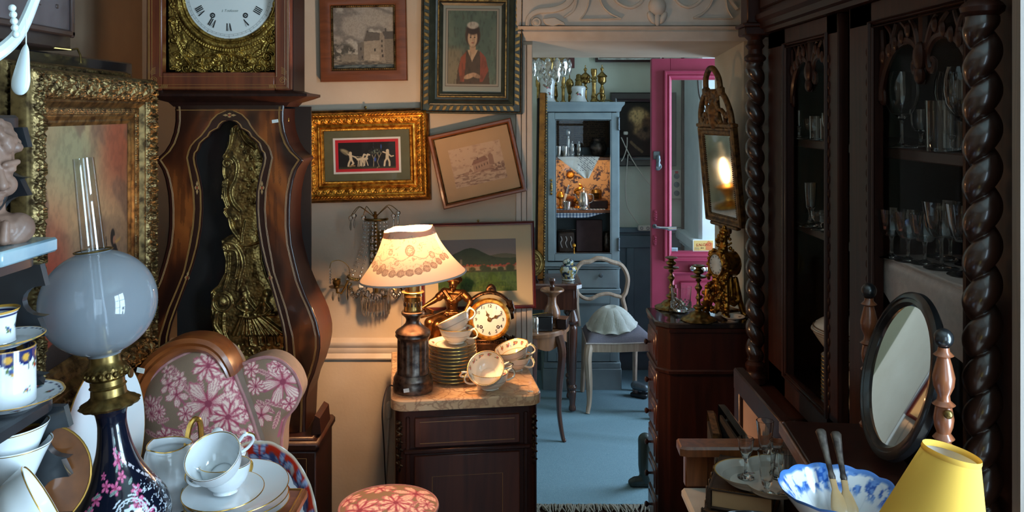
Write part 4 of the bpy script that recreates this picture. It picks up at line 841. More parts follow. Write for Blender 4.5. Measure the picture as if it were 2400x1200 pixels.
# --- marble-topped bedside cabinet
def veined(name, base, base2, vein, scale=9., width=.035, rough=.22):
    m, nt, b = newmat(name); L = nt.links; tc = N(nt, 'ShaderNodeTexCoord'); nz = N(nt, 'ShaderNodeTexNoise', i_Scale=scale*1.2, i_Detail=5.); L.new(tc.outputs['Object'], nz.inputs['Vector'])
    mv = N(nt, 'ShaderNodeMixRGB', blend_type='LINEAR_LIGHT'); mv.inputs[0].default_value = .10; L.new(tc.outputs['Object'], mv.inputs[1]); L.new(nz.outputs['Color'], mv.inputs[2])
    vo = N(nt, 'ShaderNodeTexVoronoi', feature='DISTANCE_TO_EDGE', i_Scale=scale*2.4); L.new(mv.outputs[0], vo.inputs['Vector']); r = ramp(nt, [(0, (1,1,1,1)), (width*2.2, (0,0,0,1))]); L.new(vo.outputs[0], r.inputs[0])
    n2 = N(nt, 'ShaderNodeTexNoise', i_Scale=scale, i_Detail=4.); L.new(tc.outputs['Object'], n2.inputs['Vector']); r2 = ramp(nt, [(.35, srgb(*base)), (.65, srgb(*base2))]); L.new(n2.outputs['Fac'], r2.inputs[0])
    mu = N(nt, 'ShaderNodeMath', operation='MULTIPLY'); L.new(r.outputs[0], mu.inputs[0]); L.new(n2.outputs['Fac'], mu.inputs[1])
    mx = N(nt, 'ShaderNodeMixRGB'); L.new(mu.outputs[0], mx.inputs[0]); L.new(r2.outputs[0], mx.inputs[1]); mx.inputs[2].default_value = srgb(*vein); L.new(mx.outputs[0], b.inputs['Base Color'])
    b.inputs['Roughness'].default_value = rough; b.inputs['Coat Weight'].default_value = .3; return m
M['rose_marble'] = veined('rose_veined_marble', (206,160,116), (226,190,150), (120,58,40), 9, .05)
NZ = .869; ROT = R(7.8)
ns = thing('bedside_cabinet', 'dark mahogany bedside cabinet with rounded veined marble top', 'cabinet', (-.1255, 2.418, 0), (0, 0, ROT))
def rounded(w, y0, y1, r, n=7):
    pts = [(-w/2, y1), (-w/2, y0+r)]; pts += [(-w/2+r-r*cos(k*PI/2/n), y0+r-r*sin(k*PI/2/n)) for k in range(1, n+1)]
    pts += [(w/2-r+r*sin(k*PI/2/n), y0+r-r*cos(k*PI/2/n)) for k in range(n)]; pts += [(w/2, y0+r), (w/2, y1)]; return pts
b=MB(); b.prism(rounded(.432, 0, .50, .045), NZ-.030, NZ, 0, None, .004); b.build('marble_top', M['rose_marble'], ns)
b=MB(); b.prism(rounded(.410, .012, .49, .030), .02, NZ-.030); b.build('carcass', M['dark_mah'], ns)
M['dark_panel'] = wood('dark_flame_panel', (56,24,16), (84,40,26), 4, 'Z', .36, .4)
b=MB(); b.box((0, .010, .775), (.30, .012, .085), .003); dw = b.build('drawer', M['dark_panel'], ns)
b=MB(); b.box((0, .010, .40), (.30, .012, .62), .003); dr_ = b.build('door', M['dark_panel'], ns)
b=MB(); b.box((0, .006, .724), (.36, .02, .012), .003); b.box((-.168, .010, .43), (.012, .012, .78), .003); b.box((.168, .010, .43), (.012, .012, .78), .003); b.build('frame_moulding', M['dark_mah'], ns)
for (x, z, w, hgt, p) in ((0,.775,.27,.06,dw),(0,.40,.20,.50,dr_)):
    b=MB(); b.tube([(x-w/2,.0035,z-hgt/2),(x+w/2,.0035,z-hgt/2),(x+w/2,.0035,z+hgt/2),(x-w/2,.0035,z+hgt/2)], .0008, 4, closed=True); b.build('boxwood_line', M['stringing'], p)
for sg in (-1, 1):
    b=MB(); 
    for k in range(9): b.ell((sg*.192, .020, .80-k*.016), (.010-.0006*k, .010, .010), 8, 6)
    for k in range(6): b.cap((sg*.192-.008, .016, .80-k*.022), .003, (sg*.192+.008, .014, .79-k*.022), .003, 6)
    b.build('corner_mount', M['bronze_dark'], ns)
b=MB(); b.lathe([(.006,0),(.006,.002),(.004,.003),(0,.003)], 12, 0, T(-.118,.004,.36) @ Rx(90)); b.build('keyhole', M['bronze_dark'], dr_)
ptag(ns, (.185, .030, NZ+.001), .016, .010, Rx(-90) @ Rz(8))
# --- table lamp with lace shade (lit)
LX, LY = -.2885, 2.487; u = LY/FPX
def lz(y): return (913-y)*u
lp = thing('table_lamp', 'lit column table lamp with flared lace-covered cream shade on marble cabinet top', 'lamp', (LX, LY, NZ))
b=MB(); b.lathe([(.052,0),(.0575,.001),(.0585,.006),(.0585,lz(893)),(.0565,lz(889)),(.0575,lz(886)),(.0565,lz(882)),(.0525,lz(876)),(.050,lz(872)),(0,lz(872))], 40); b.build('base', M['pewter'], lp)
b=MB(); nb = 15
b.lathe([(.047,lz(873)),(.047,lz(868)),(.0465,lz(864)),(.0460,lz(800)),(.0455,lz(794)),(.047,lz(789)),(.049,lz(787))], 132, 0, None, lambda t, i: 1-.05*(.5+.5*cos(t*nb))**.6*(1 if 1 < i < 5 else 0)); b.build('fluted_column', M['pewter'], lp, 50)
b=MB(); b.lathe([(.049,lz(787)),(.0515,lz(784)),(.0505,lz(780)),(.0515,lz(776)),(.048,lz(772)),(.040,lz(768)),(.030,lz(762)),(.022,lz(755)),(.020,lz(748)),(.0225,lz(742)),(.030,lz(737)),(.034,lz(733)),(.0335,lz(729)),(.031,lz(727)),(0,lz(727))], 40); b.build('urn_neck', M['pewter'], lp)
b=MB(); b.lathe([(.0265,lz(727)),(.0275,lz(724)),(.0265,lz(721)),(.0265,lz(694)),(.0275,lz(692)),(.0265,lz(690)),(.0255,lz(686)),(.032,lz(684)),(.0335,lz(682)),(.032,lz(681)),(.0235,lz(680)),(.0235,lz(660)),(.022,lz(660)),(.022,lz(675))], 36); bu = b.build('burner', M['brass'], lp)
b = MB()
for k in range(16):
    a = 2*PI*k/16; b.box((.0262*cos(a), .0262*sin(a), lz(709)), (.003, .0042, .014), .001, 0, T(.0262*cos(a), .0262*sin(a), 0) @ Rz(math.degrees(a)) @ T(-.0262*cos(a), -.0262*sin(a), 0))
b.build('slot', M['black'], bu)
for sg in (-1, 1): b=MB(); b.tube([(sg*.020, .012, lz(668)), (sg*.020, .012, lz(560))], .0014, 6); b.build('carrier_rod', M['brass'], lp)
b=MB(); b.lathe([(.0125,lz(676)),(.0125,lz(648)),(.0118,lz(648)),(.0118,lz(676))], 20, closed=True); b.build('candle_tube', M['mat_cream'], lp)
b=MB(); b.lathe(smooth_prof([(.008,lz(646)),(.020,lz(640)),(.025,lz(620)),(.025,lz(575)),(.024,lz(548)),(.018,lz(536)),(.008,lz(530)),(0,lz(529))]), 20); b.build('bulb', emis('lit_bulb', (1.0,.58,.28), 410), lp)
sh = thing('lamp_shade_pivot', 'x', 'x'); bpy.data.objects.remove(sh)
TILT = T(.0, 0, lz(645)) @ Ry(-5.0)
nt_, nz_ = 320, 110; th = circ(nt_); tt = np.linspace(0, 1, nz_); TH, TT = np.meshgrid(th, tt)
rb, rt, hs = .1545, .0700, .137
RR = rb+(rt-rb)*TT+.0015*np.sin(TH*7+TT*5)*TT-.010*np.sin(PI*TT)
ZZ = hs*TT+.004*np.sin(TH*3+1)*TT**4
def lace(TH, TT):
    c = np.zeros(TH.shape+(3,))+np.array((234,198,168))/255; ang = (TH+PI/2+PI) % (2*PI)-PI       # 0 faces the room
    ang = ((TH-1.5*PI+PI) % (2*PI))-PI; X = ang*.115; Z = TT*hs*1.15; out = np.zeros_like(TT); dens = np.zeros_like(TT)
    edge = .030+.028*np.clip(np.abs(ang+.1)/1.1, 0, 1)**2.2
    dens = np.maximum(dens, .25*(Z > edge)*(np.abs(ang+.15) < 1.35))
    for k in range(-9, 10):
        cx = -.015+k*.0225; e = .030+.028*min(abs(cx/.115+.1)/1.1, 1)**2.2; r = np.hypot(X-cx, Z-e-.006); 
        if abs(cx/.115) < 1.35: dens = np.maximum(dens, .85*(np.abs(r-.0085) < .0018)); dens = np.maximum(dens, .75*(np.abs(r-.0045) < .0012)); dens = np.maximum(dens, .45*(r < .010)); dens = np.maximum(dens, .7*(r < .0015))
    for (cx, cz, s) in ((.012,.100,1.6),(-.075,.052,1.1),(.085,.080,1.0),(-.06,.098,.9),(.055,.055,.8),(-.03,.066,.7)):
        r = np.hypot(X-cx, Z-cz)/s; a_ = np.arctan2(Z-cz, X-cx); dens = np.maximum(dens, .85*(np.abs(r-.0095) < .0014)); dens = np.maximum(dens, .8*(np.abs(r-.0055+.0012*np.cos(a_*6)) < .0012)); dens = np.maximum(dens, .9*(r < .0012)); dens = np.maximum(dens, .5*(r > .0055)*(r < .0095)*(s > 1.5))
    n = fbm(X*60, Z*60, 5, 3); ridge = np.abs(n-.5); dens = np.maximum(dens, .65*(ridge < .018)*(Z > edge)*(np.abs(ang+.15) < 1.35)); dens = np.maximum(dens, .7*(np.abs(Z-.078-.006*np.sin(X*90)) < .0012)*(np.abs(ang) < 1.3)); dens = np.maximum(dens, .55*(vnoise(X*260,Z*260,3) > .72)*(Z > edge)*(Z < edge+.022)*(np.abs(ang+.15) < 1.35))
    return mix(c, dens, (120,96,84))
P = np.stack([RR*np.cos(TH), RR*np.sin(TH), ZZ], -1); M['shade'] = shade_mat('lace_shade_cloth', (236,206,176), .055, True)
lp_sh = grid_np(P, 'lamp_shade', M['shade'], lp, lace(TH, TT), None, True); lp_sh.matrix_local = TILT
b=MB(); b.tube([(rb*cos(a), rb*sin(a), 0) for a in circ(64)], .0028, 6, closed=True); o = b.build('lower_braid', M['linen'], lp_sh)
b=MB(); b.lathe([(.066,hs+.002),(.073,hs-.001),(.0755,hs-.012),(.0765,hs-.018)], 60, rf=lambda t, i: 1+(.02*sin(t*34) if i in (0, 3) else .004*sin(t*9))); M['frill'] = shade_mat('lace_frill', (196,168,146), .25); b.build('lace_frill', M['frill'], lp_sh)
b=MB(); b.tube(spline([(-.02,.03,lz(690)),(-.035,.10,lz(700)),(-.047,.16,lz(742)),(-.058,.2,lz(800)),(-.066,.23,lz(860)),(-.07,.26,lz(905)-.02),(-.07,.27,.0-.12)], 8), .0028, 7); b.build('white_flex', M['cable_white'], lp)
b=MB(); b.tube(spline([(-.05,.0,.008),(-.0685,-.01,.016),(-.078,-.035,-.005),(-.082,-.05,-.05),(-.088,.02,-.16),(-.094,.1,-.32),(-.086,.1,-.36)], 8), .0022, 6); b.build('dark_flex', M['cable_dark'], lp)
b=MB(); b.box((-.086, .11, -.375), (.016, .014, .05), .006); b.cap((-.086, .11, -.395), .007, (-.085, .11, -.43), .003, 8); b.build('inline_switch', M['cable_dark'], lp)
b=MB(); b.tube(spline([(-.084,.11,-.43),(-.085,.12,-.55),(-.09,.15,-.7),(-.10,.2,-.85)], 6), .0022, 6); b.build('dark_flex', M['cable_dark'], lp)
ptag(lp, (-.012, -.0595, .018), .016, .011, Ry(-8))
# power socket strip on the wall beside the cabinet
so = thing('extension_cord', 'white flex hanging down the wall beside the marble cabinet with a small socket', 'cord', at(912, 960, 2.985))
b=MB(); b.box((0, -.005, 0), (.016, .022, .06), .005); b.build('socket', M['cable_white'], so)
b=MB(); b.tube(spline([(0,-.006,-.03),(-.004,-.006,-.10),(-.012,-.008,-.22),(-.022,-.008,-.35),(-.028,-.01,-.5),(-.02,-.01,-.62)], 8), .003, 6); b.build('flex', M['cable_white'], so)
# --- crystal sconce on the wall
SY = 2.92; su = SY/FPX; sx, sz = at(877, 600, SY).x, at(877, 600, SY).z
sc = thing('wall_sconce', 'brass wall sconce hung with crystal bead strands and drops behind the lamp shade', 'sconce', (sx, SY, sz))
def sp(px, py, y=0.): return Vector(((px-877)*su, y, (600-py)*su))
def facet(r, flat=1.0, n=8):
    b=MB(); b.lathe([(0,-r),(r*.62,-r*.72),(r,-r*.22),(r,r*.22),(r*.62,r*.72),(0,r)], n, 0, Rx(90) @ Sc(1,1,flat)); return b
bead_o = facet(.0086, .75).build('crystal_bead', M['crystal'], sc, 5); small = facet(.0042, .8, 6).build('crystal_bead', M['crystal'], sc, 5)
d = MB(); d.lathe([(0,-.066),(.0024,-.060),(.0056,-.046),(.0040,-.015),(.0052,-.007),(.0030,-.001),(0,0)], 6); drop_o = d.build('crystal_drop', M['crystal'], sc, 5)
d = MB(); d.lathe([(0,-.030),(.0030,-.026),(.0052,-.016),(.0030,-.005),(.0012,0),(0,.001)], 6); pear_o = d.build('crystal_drop', M['crystal'], sc, 5)
used = set()
def put(o, p, par=sc, rz=0):
    if o.name in used: c = o.copy(); COL.objects.link(c)
    else: c = o; used.add(o.name)
    c.parent = par; c.location = p; c.rotation_euler = (0, 0, rz); return c
b=MB(); ri = lambda px, rx, ry, py, n=25: [sp(px, py)+Vector((rx*cos(a), -ry*sin(a), 0)) for a in np.linspace(0, PI, n)]
top_r = ri(877, .040, .034, 516); low_r = ri(880, .100, .085, 652); mid_r = ri(878, .045, .05, 694)
for rg, r_ in ((top_r, .0045), (low_r, .005), (mid_r, .004)): b.tube([p+Vector((0,.035 if rg is not low_r else .045,0)) for p in rg], r_, 8)
b.tube([sp(877,508,.03), sp(877,520,.035), sp(877,700,.05)], .006, 8); b.lathe([(0,.012),(.006,.010),(.004,.004),(.010,0),(.006,-.004),(.003,-.02)], 12, 0, T(*sp(877,505,.02))); b.box(tuple(sp(877,600,.068)), (.05, .012, .16), .004); b.build('brass_frame', M['brass_old'], sc)
b=MB(); P = low_r
for i in range(len(P)*3-3): t = i/3; k = int(t); q = P[k].lerp(P[min(k+1, len(P)-1)], t-k)+Vector((0,.041,0)); b.ell(q+Vector((0,0,-.0015+.003*(i % 2))), .0042, 7, 5)
b.build('rope_gallery', M['brass'], sc)
for i, k in enumerate((2,5,8,11,13,16,19,22)):
    a = top_r[k]+Vector((0,.035,-.004)); c = low_r[k]+Vector((0,.045,.006)); n = 15
    for j in range(n):
        t = (j+.5)/n; p = a.lerp(c, t**1.0); p.x = a.x+(c.x-a.x)*(t**2.4); p.y = a.y+(c.y-a.y)*(t**2.4); put(small, p)
for k0, k1 in ((1,8),(8,15),(15,23)):
    a = low_r[k0]+Vector((0,.045,-.006)); c = low_r[k1]+Vector((0,.045,-.006))
    for j in range(11): t = j/10; p = a.lerp(c, t); p.z -= .058*4*t*(1-t)*.9; p.y -= .02*sin(PI*t); put(bead_o, p)
for k in (1, 8, 15, 23): put(bead_o, low_r[k]+Vector((0,.03,-.008))); put(drop_o, low_r[k]+Vector((0,.032,-.018)))
for k in range(0, 25, 2): put(drop_o, mid_r[k]+Vector((0,.035,-.005)))
for k in range(2, 24, 3): put(pear_o, mid_r[k]*1+Vector((0,.045,-.03)))
for k in range(1, 24, 3): put(bead_o, mid_r[k]+Vector((0,.033,.008)))
for j in range(5): put(bead_o, sp(873,530+j*17,-.004))
for (px, py, ex, ey, yy) in ((868,492,822,506,.0),(866,490,834,498,-.03),(874,488,858,500,-.05),(890,490,925,498,-.03),(884,488,933,494,.0)):
    q = spline([sp(877,512,.02), sp((px*2+ex)/3+ (4 if ex > 877 else -4), py-4, yy*.5), sp((px+2*ex)/3, py-6, yy), sp(ex, ey, yy)], 8); b=MB(); b.tube(q, .0013, 5); b.build('wire_arm', M['brass_old'], sc)
    put(bead_o, sp(ex, ey+5, yy)); put(small, sp(ex, ey+11, yy)); put(pear_o, sp(ex, ey+14, yy))
for sg in (-1, 1):
    b=MB(); b.tube([sp(877+sg*x, y, yy) for x, y, yy in ((60,656,-.01),(66,672,-.03),(72,682,-.04),(80,678,-.05),(81,668,-.05))], .004, 7)
    b.tube([sp(877+sg*50, 662, -.02), sp(877+sg*56, 668, -.03), sp(877+sg*54, 676, -.03), sp(877+sg*48, 672, -.03)], .003, 6)
    c = sp(877+sg*81, 668, -.05); b.lathe([(.004,-.004),(.010,0),(.024,.003),(.026,.006),(.010,.004),(.008,.008),(.013,.014),(.014,.022),(.012,.024),(.015,.030),(.011,.030),(.009,.012),(0,.012)], 18, 0, T(*c)); b.build('candle_arm', M['brass_old'], sc)
    b=MB(); b.tube(spline([sp(877+sg*54, 650, -.02), sp(877+sg*56, 622, -.03), sp(877+sg*74, 606, -.04), sp(877+sg*92, 608, -.05), sp(877+sg*97, 622, -.05)], 8), .0014, 5); b.build('wire_arm', M['brass_old'], sc)
    for k in range(6): put(small, sp(877+sg*96, 626+k*6, -.05))
    put(pear_o, sp(877+sg*88, 676, -.06)); put(pear_o, sp(877+sg*74, 678, -.06))
ptag(sc, tuple(sp(853, 662, -.052)), .014, .013)
# --- figural mantel clock in bronze
MY = 2.855; mu = MY/FPX; m0 = at(1090, 262, MY)
mc = thing('mantel_clock', 'small bronzed mantel clock with seated woman figure beside round white dial', 'clock', (m0.x, MY, NZ))
by = 262+(EYE-NZ)/mu
def mp(px, py, y=0.): return Vector(((px-1090)*mu, y, (by-py)*mu))
b=MB(); b.box((mp(1090,0).x, 0, .009), (200*mu, .105, .018), .004); b.box((mp(1090,0).x, 0, .024), (192*mu, .095, .014), .005); b.build('plinth', M['bronze_dark'], mc)
b=MB(); b.box((mp(1150,0).x, -.006, .030), (82*mu, .09, .044), .004); b.box((mp(1150,0).x, -.006, .056), (74*mu, .078, .010), .004); b.box((mp(1150,0).x, -.006, .064), (60*mu, .06, .012), .005)
for k in range(20): b.ell((mp(1150,0).x-.055+k*.0058, -.051, .053), .0026, 6, 5)
b.build('clock_base', M['bronze_dark'], mc)
b=MB(); rnd.seed(11)
for k in range(34): b.ell((mp(ru(1015,1085),0).x, ru(-.03,.035), ru(.02,.085)), (ru(.010,.022), .018, ru(.010,.018)), 8, 6)
b.box((mp(1055,0).x, .005, .055), (58*mu, .06, .08), .008)
for k in range(30): b.ell(mp(ru(1030,1090), ru(744,775), ru(-.05,-.01)), (ru(.006,.012), .008, ru(.003,.006)), 7, 5, 0)
blob('rocky_seat', b, M['bronze_dark'], mc, .0032, 2)
b=MB(); C = b.cap; yb = -.012
C(mp(1060,738,yb), .026, mp(1060,722,yb), .019); C(mp(1060,722,yb), .018, mp(1060,700,yb-.004), .024); C(mp(1050,692,yb-.008), .015, mp(1074,694,yb-.008), .015)
C(mp(1052,697,yb-.018), .010, mp(1054,699,yb-.018), .010); C(mp(1068,698,yb-.018), .010, mp(1069,700,yb-.018), .010)
C(mp(1043,682,yb), .013, mp(1084,686,yb), .013); C(mp(1063,688,yb), .0105, mp(1064,672,yb-.006), .0085)
b.ell(mp(1063,662,yb-.010), (.0150, .0165, .0195)); b.ell(mp(1062,669,yb-.016), (.0105, .0105, .0120)); b.ell(mp(1068,656,yb+.002), (.0185,.019,.0165)); b.ell(mp(1076,655,yb+.010), (.012,.012,.011)); b.ell(mp(1066,649,yb-.004), (.015,.016,.009))
for k in range(9): b.ell(mp(1052+k*3, 655-2.4*sin(k*PI/8), yb-.020+.001*abs(k-4)), .0048, 7, 5)
C(mp(1061,662,yb-.026), .0022, mp(1060.5,667,yb-.0285), .0032); b.ell(mp(1060.5,672.5,yb-.0255), (.0040,.0025,.0016)); b.ell(mp(1061,676,yb-.0245), (.0048,.004,.004))
for sg in (-1, 1): b.ell(mp(1061+sg*4.6,666.5,yb-.0235), (.0042,.003,.0034)); C(mp(1061+sg*2,661.5,yb-.0255), .0014, mp(1061+sg*7.5,661.5,yb-.0225), .0014)
C(mp(1042,682,yb), .0145, mp(1031,692,yb-.008), .0135); C(mp(1031,692,yb-.008), .011, mp(1018,701,yb-.014), .0095); C(mp(1018,701,yb-.014), .0095, mp(999,711,yb-.024), .006)
C(mp(1085,686,yb), .0145, mp(1094,694,yb-.006), .0135); C(mp(1094,694,yb-.006), .0110, mp(1104,704,yb-.012), .0100); C(mp(1104,704,yb-.012), .0098, mp(1091,726,yb-.030), .006)
def hand(a, d, n):
    a = Vector(a); d = Vector(d).normalized(); n = Vector(n).normalized(); s_ = d.cross(n); C(a, .006, a+d*.009, .0065, 9)
    for k in range(4): q = a+d*.012+s_*(k-1.5)*.0034; C(q, .0022, q+d*.006-n*.001, .0020, 7); C(q+d*.006-n*.001, .0020, q+d*(.0095-.001*abs(k-1))-n*.004, .0016, 7)
    q = a+d*.002-s_*.006; C(q, .0025, q+d*.006-s_*.003, .0020, 7)
hand(mp(998,712,yb-.025), (-1,-.3,-.5), (0,-1,.5)); hand(mp(1090,728,yb-.031), (-.3,-.15,-1), (0,-1,.2))
C(mp(1054,740,yb), .0255, mp(1012,748,yb-.040), .0205); C(mp(1066,742,yb-.004), .0255, mp(1030,752,yb-.05), .0205)
C(mp(1012,748,yb-.040), .0195, mp(1003,782,yb-.030), .0175); C(mp(1003,782,yb-.030), .018, mp(1008,826,yb-.032), .016); C(mp(1030,752,yb-.05), .019, mp(1018,800,yb-.034), .0165); C(mp(1018,800,yb-.034), .016, mp(1012,840,yb-.030), .015)
for k in range(11): x = 998+k*4.4; C(mp(x+6-k*.2,756+k*.4,yb-.052+.002*abs(k-5)), .0042, mp(x+ru(-2,3),842,yb-.046), .0058, 7)
for k in range(5): C(mp(1050-k*9,731+k*3.4,yb-.030-.004*k), .004, mp(1046-k*9,752+k,yb-.030-.004*k), .0042, 7)
C(mp(1046,727,yb-.022), .0042, mp(1074,728,yb-.022), .0042)
for k in range(5): b.ell(mp(1059,700+k*6,yb-.027+.001*k), .0018, 6, 5)
C(mp(1040,678,yb-.014), .0030, mp(1059,700,yb-.028), .0026); C(mp(1084,682,yb-.014), .0030, mp(1061,700,yb-.028), .0026); C(mp(1044,676,yb-.014), .0026, mp(1060,696,yb-.028), .0022)
C(mp(1031,692,yb-.008), .0142, mp(1030,693,yb-.008), .0142); C(mp(1095,695,yb-.006), .0142, mp(1096,696,yb-.007), .0142)
blob('seated_figure', b, M['bronze'], mc, .0016, 2, .4)
b = MB()
for sg, a in ((-1,-14),(1,22)): b.box((0,0,0), (.026,.003,.034), .001, 0, T(*mp(1002+sg*8,722,yb-.045)) @ Ry(a) @ Rx(55) @ T(0,0,.01))
b.box((0,0,0), (.048,.010,.006), .002, 0, T(*mp(1006,730,yb-.046)) @ Ry(-16)); b.build('open_book', M['bronze'], mc)
cx, cz = mp(1148,0).x, mp(0,742).z
b=MB(); b.lathe([(0,.050),(.060,.050),(.072,.042),(.080,.025),(.082,.0),(.080,-.022),(.072,-.032),(.069,-.036)], 48, 0, T(cx, -.004, cz) @ Rx(90) @ Sc(1,1,-1) @ T(0,0,0))
for k in range(26): a = R(20+k*5.4); b.ell((cx+.083*cos(a), -.012, cz+.083*sin(a)), (.0075,.012,.0065), 7, 5)
for k in range(7): b.ell((cx+.004-.013+k*.0045, -.004, cz+.090+.010*sin(k*PI/6)), (.0045,.012,.012), 7, 5)
for k in range(7): b.ell((cx+.066+.003*sin(k*2), -.012, cz+.052-k*.009), (.014,.012,.007), 7, 5); 
for k in range(7): b.ell((cx-.03+k*.010, -.024, .074+.004*(k % 2)), (.0075,.010,.012), 7, 5)
b.box((cx, -.002, .075), (.075, .05, .03), .01); blob('clock_drum', b, M['bronze_dark'], mc, .0026, 1)
b=MB(); b.tube([(cx-.03,.0,.07),(cx-.052,.0,.05),(cx-.066,0,.045),(cx-.07,0,.056)], [.012,.010,.008,.007], 8); b.build('scroll_bracket', M['bronze_dark'], mc); b=MB(); b.tube([(cx+.03,.0,.08),(cx+.055,.0,.062),(cx+.074,0,.05),(cx+.080,0,.062)], [.012,.010,.008,.007], 8); b.build('scroll_bracket', M['bronze_dark'], mc)
b=MB(); b.lathe([(.068,0),(.071,.006),(.067,.013),(.060,.014),(.056,.010),(.055,.004)], 56, 0, T(cx, -.034, cz) @ Rx(90)); b.build('bezel', M['gilt_warm'], mc)
b=MB(); b.lathe([(.0565,0),(.04,.0016),(.012,.0030),(0,.0032)], 48, 0, T(cx, -.038, cz) @ Rx(90)); b.build('dial', M['enamel'], mc)
b=MB(); b.lathe([(.0560,.003),(.03,.008),(0,.010)], 40, 0, T(cx, -.042, cz) @ Rx(90)); b.build('glass', M['picglass'], mc)
me_all = None
for k in range(1, 13):
    a = PI/2-2*PI*k/12
    o = text_mesh('dial_numeral', str(k), .0150, M['ink'], mc, T(cx+.0445*cos(a), -.0404, cz+.0445*sin(a)) @ Rx(90)); 
for sg in (-1, 1): b=MB(); b.lathe([(.0055,0),(.0055,.001),(.003,.0014),(.0028,-.001),(0,-.001)], 16, 0, T(cx+sg*.028, -.0402, cz-.024) @ Rx(90)); b.build('winding_hole', M['bronze_dark'], mc)
def hand_mesh(ln, a, nm):
    b=MB(); d = Vector((cos(a), 0, sin(a))); n = Vector((-d.z, 0, d.x)); c = Vector((cx, -.0425, cz)); P_ = [c-n*.002, c+d*ln*.35-n*.0018, c+d*ln*.5-n*.0062, c+d*ln*.65-n*.0018, c+d*ln, c+d*ln*.65+n*.0018, c+d*ln*.5+n*.0062, c+d*ln*.35+n*.0018, c+n*.002]
    vs = P_+[p+Vector((0,-.0009,0)) for p in P_]; k = len(P_); b.add(vs, [tuple(range(k))[::-1], tuple(range(k, 2*k))]+[(i, (i+1) % k, k+(i+1) % k, k+i) for i in range(k)]); b.build(nm, M['gold_worn'], mc)
hand_mesh(.034, R(112), 'hour_hand'); hand_mesh(.046, R(24), 'minute_hand'); b=MB(); b.lathe([(.0075,0),(.006,.002),(0,.003)], 14, 0, T(cx, -.0426, cz) @ Rx(90)); b.build('hand_boss', M['gold_worn'], mc)
# --- porcelain helpers
def paint_lathe(name, prof, col, mat, parent, seg=96, n=60, rf=None, smoothp=True):
    """lathe with painted decoration; col(theta, t, r, z) -> sRGB; t runs 0..1 along the profile"""
    P = smooth_prof(prof, 8) if smoothp else prof; P = np.array(P); d = np.concatenate([[0], np.cumsum(np.hypot(*(P[1:]-P[:-1]).T))]); tt = np.linspace(0, 1, n); r = np.interp(tt*d[-1], d, P[:,0]); z = np.interp(tt*d[-1], d, P[:,1])
    th = circ(seg); TH, TT = np.meshgrid(th, tt); RR = np.repeat(r[:,None], seg, 1); ZZ = np.repeat(z[:,None], seg, 1)
    c = col(TH, TT, RR, ZZ)
    if rf is not None: RR, ZZ = rf(TH, TT, RR, ZZ)
    return grid_np(np.stack([RR*np.cos(TH), RR*np.sin(TH), ZZ], -1), name, mat, parent, c, None, True, 60, True)
def posies(c, S_, T_, items, cols):
    """little painted sprays: (s, t, size)"""
    for k, (s, t, z) in enumerate(items):
        r_ = random.Random(k*7+3)
        for j in range(5): c = mix(c, inell(S_, T_, s+r_.uniform(-z,z)*1.3, t+r_.uniform(-z,z), z*.55, z*.3, r_.uniform(0,180), .3), (92,112,70))
        for j in range(4): c = mix(c, inell(S_, T_, s+r_.uniform(-z,z)*.8, t+r_.uniform(-z,z)*.6, z*.42, z*.42, 0, .4), cols[(k+j) % len(cols)])
    return c
FLW = [(176,60,50),(206,128,56),(84,70,128),(190,86,96)]
def cup_mesh(parent, prof_out, th=.0022, col=None, gold=True, handle='loop', hside=1, nm='cup', mat=None, foot=True):
    R0 = prof_out[-1][0]; inner = [(max(r-th, .0005), z+(th if i == 0 else 0)) for i, (r, z) in enumerate(prof_out) if r > .012 or i == 0][::-1]
    pr = [(0, prof_out[0][1])]+prof_out+inner+[(0, prof_out[0][1]+th+.002)]
    if col is None: b=MB(); b.lathe(smooth_prof(pr, 5), 48); o = b.build('bowl', mat or M['porc_cream'], parent, 50)
    else: o = paint_lathe('bowl', pr, col, M['vporc'], parent, 144, 90)
    zt = prof_out[-1][1]
    if gold: b=MB(); b.tube([((R0-th*.5)*cos(a), (R0-th*.5)*sin(a), zt) for a in circ(48)], th*.62, 6, closed=True); b.build('gilt_rim', M['goldrim'], parent)
    if handle:
        z0, z1 = zt*.94, zt*.38; r1 = np.interp(z1, [p[1] for p in prof_out], [p[0] for p in prof_out]); b=MB(); q = spline([(R0-.002,0,z0-.002),(R0+.012,0,z0+.006),(R0+.022,0,z0-.006),(R0+.020,0,(z0+z1)/2-.004),(R0+.006,0,z1+.002),(r1-.001,0,z1+.002)], 7)
        b.tube(q, [.0034-.0008*sin(PI*i/(len(q)-1)) for i in range(len(q))], 8); b.tube([(R0+.012,0,z0+.003),(R0+.014,0,z0+.010)], [.003,.002], 7)
        ho = b.build('handle', mat or M['porc_cream'], parent); b=MB(); b.tube([Vector(p)+Vector((.0022,0,.001)) for p in q[4:-8]], .0018, 6); b.build('gilt_line', M['goldrim'], ho)
    return o
def saucer_prof(R0, h): return [(0,.0),(R0*.42,.0),(R0*.44,.0025),(R0*.62,.004),(R0*.9,h*.8),(R0,h),(R0-.0006,h+.0016),(R0*.9,h*.8+.002),(R0*.6,.0062),(R0*.3,.0052),(0,.005)]
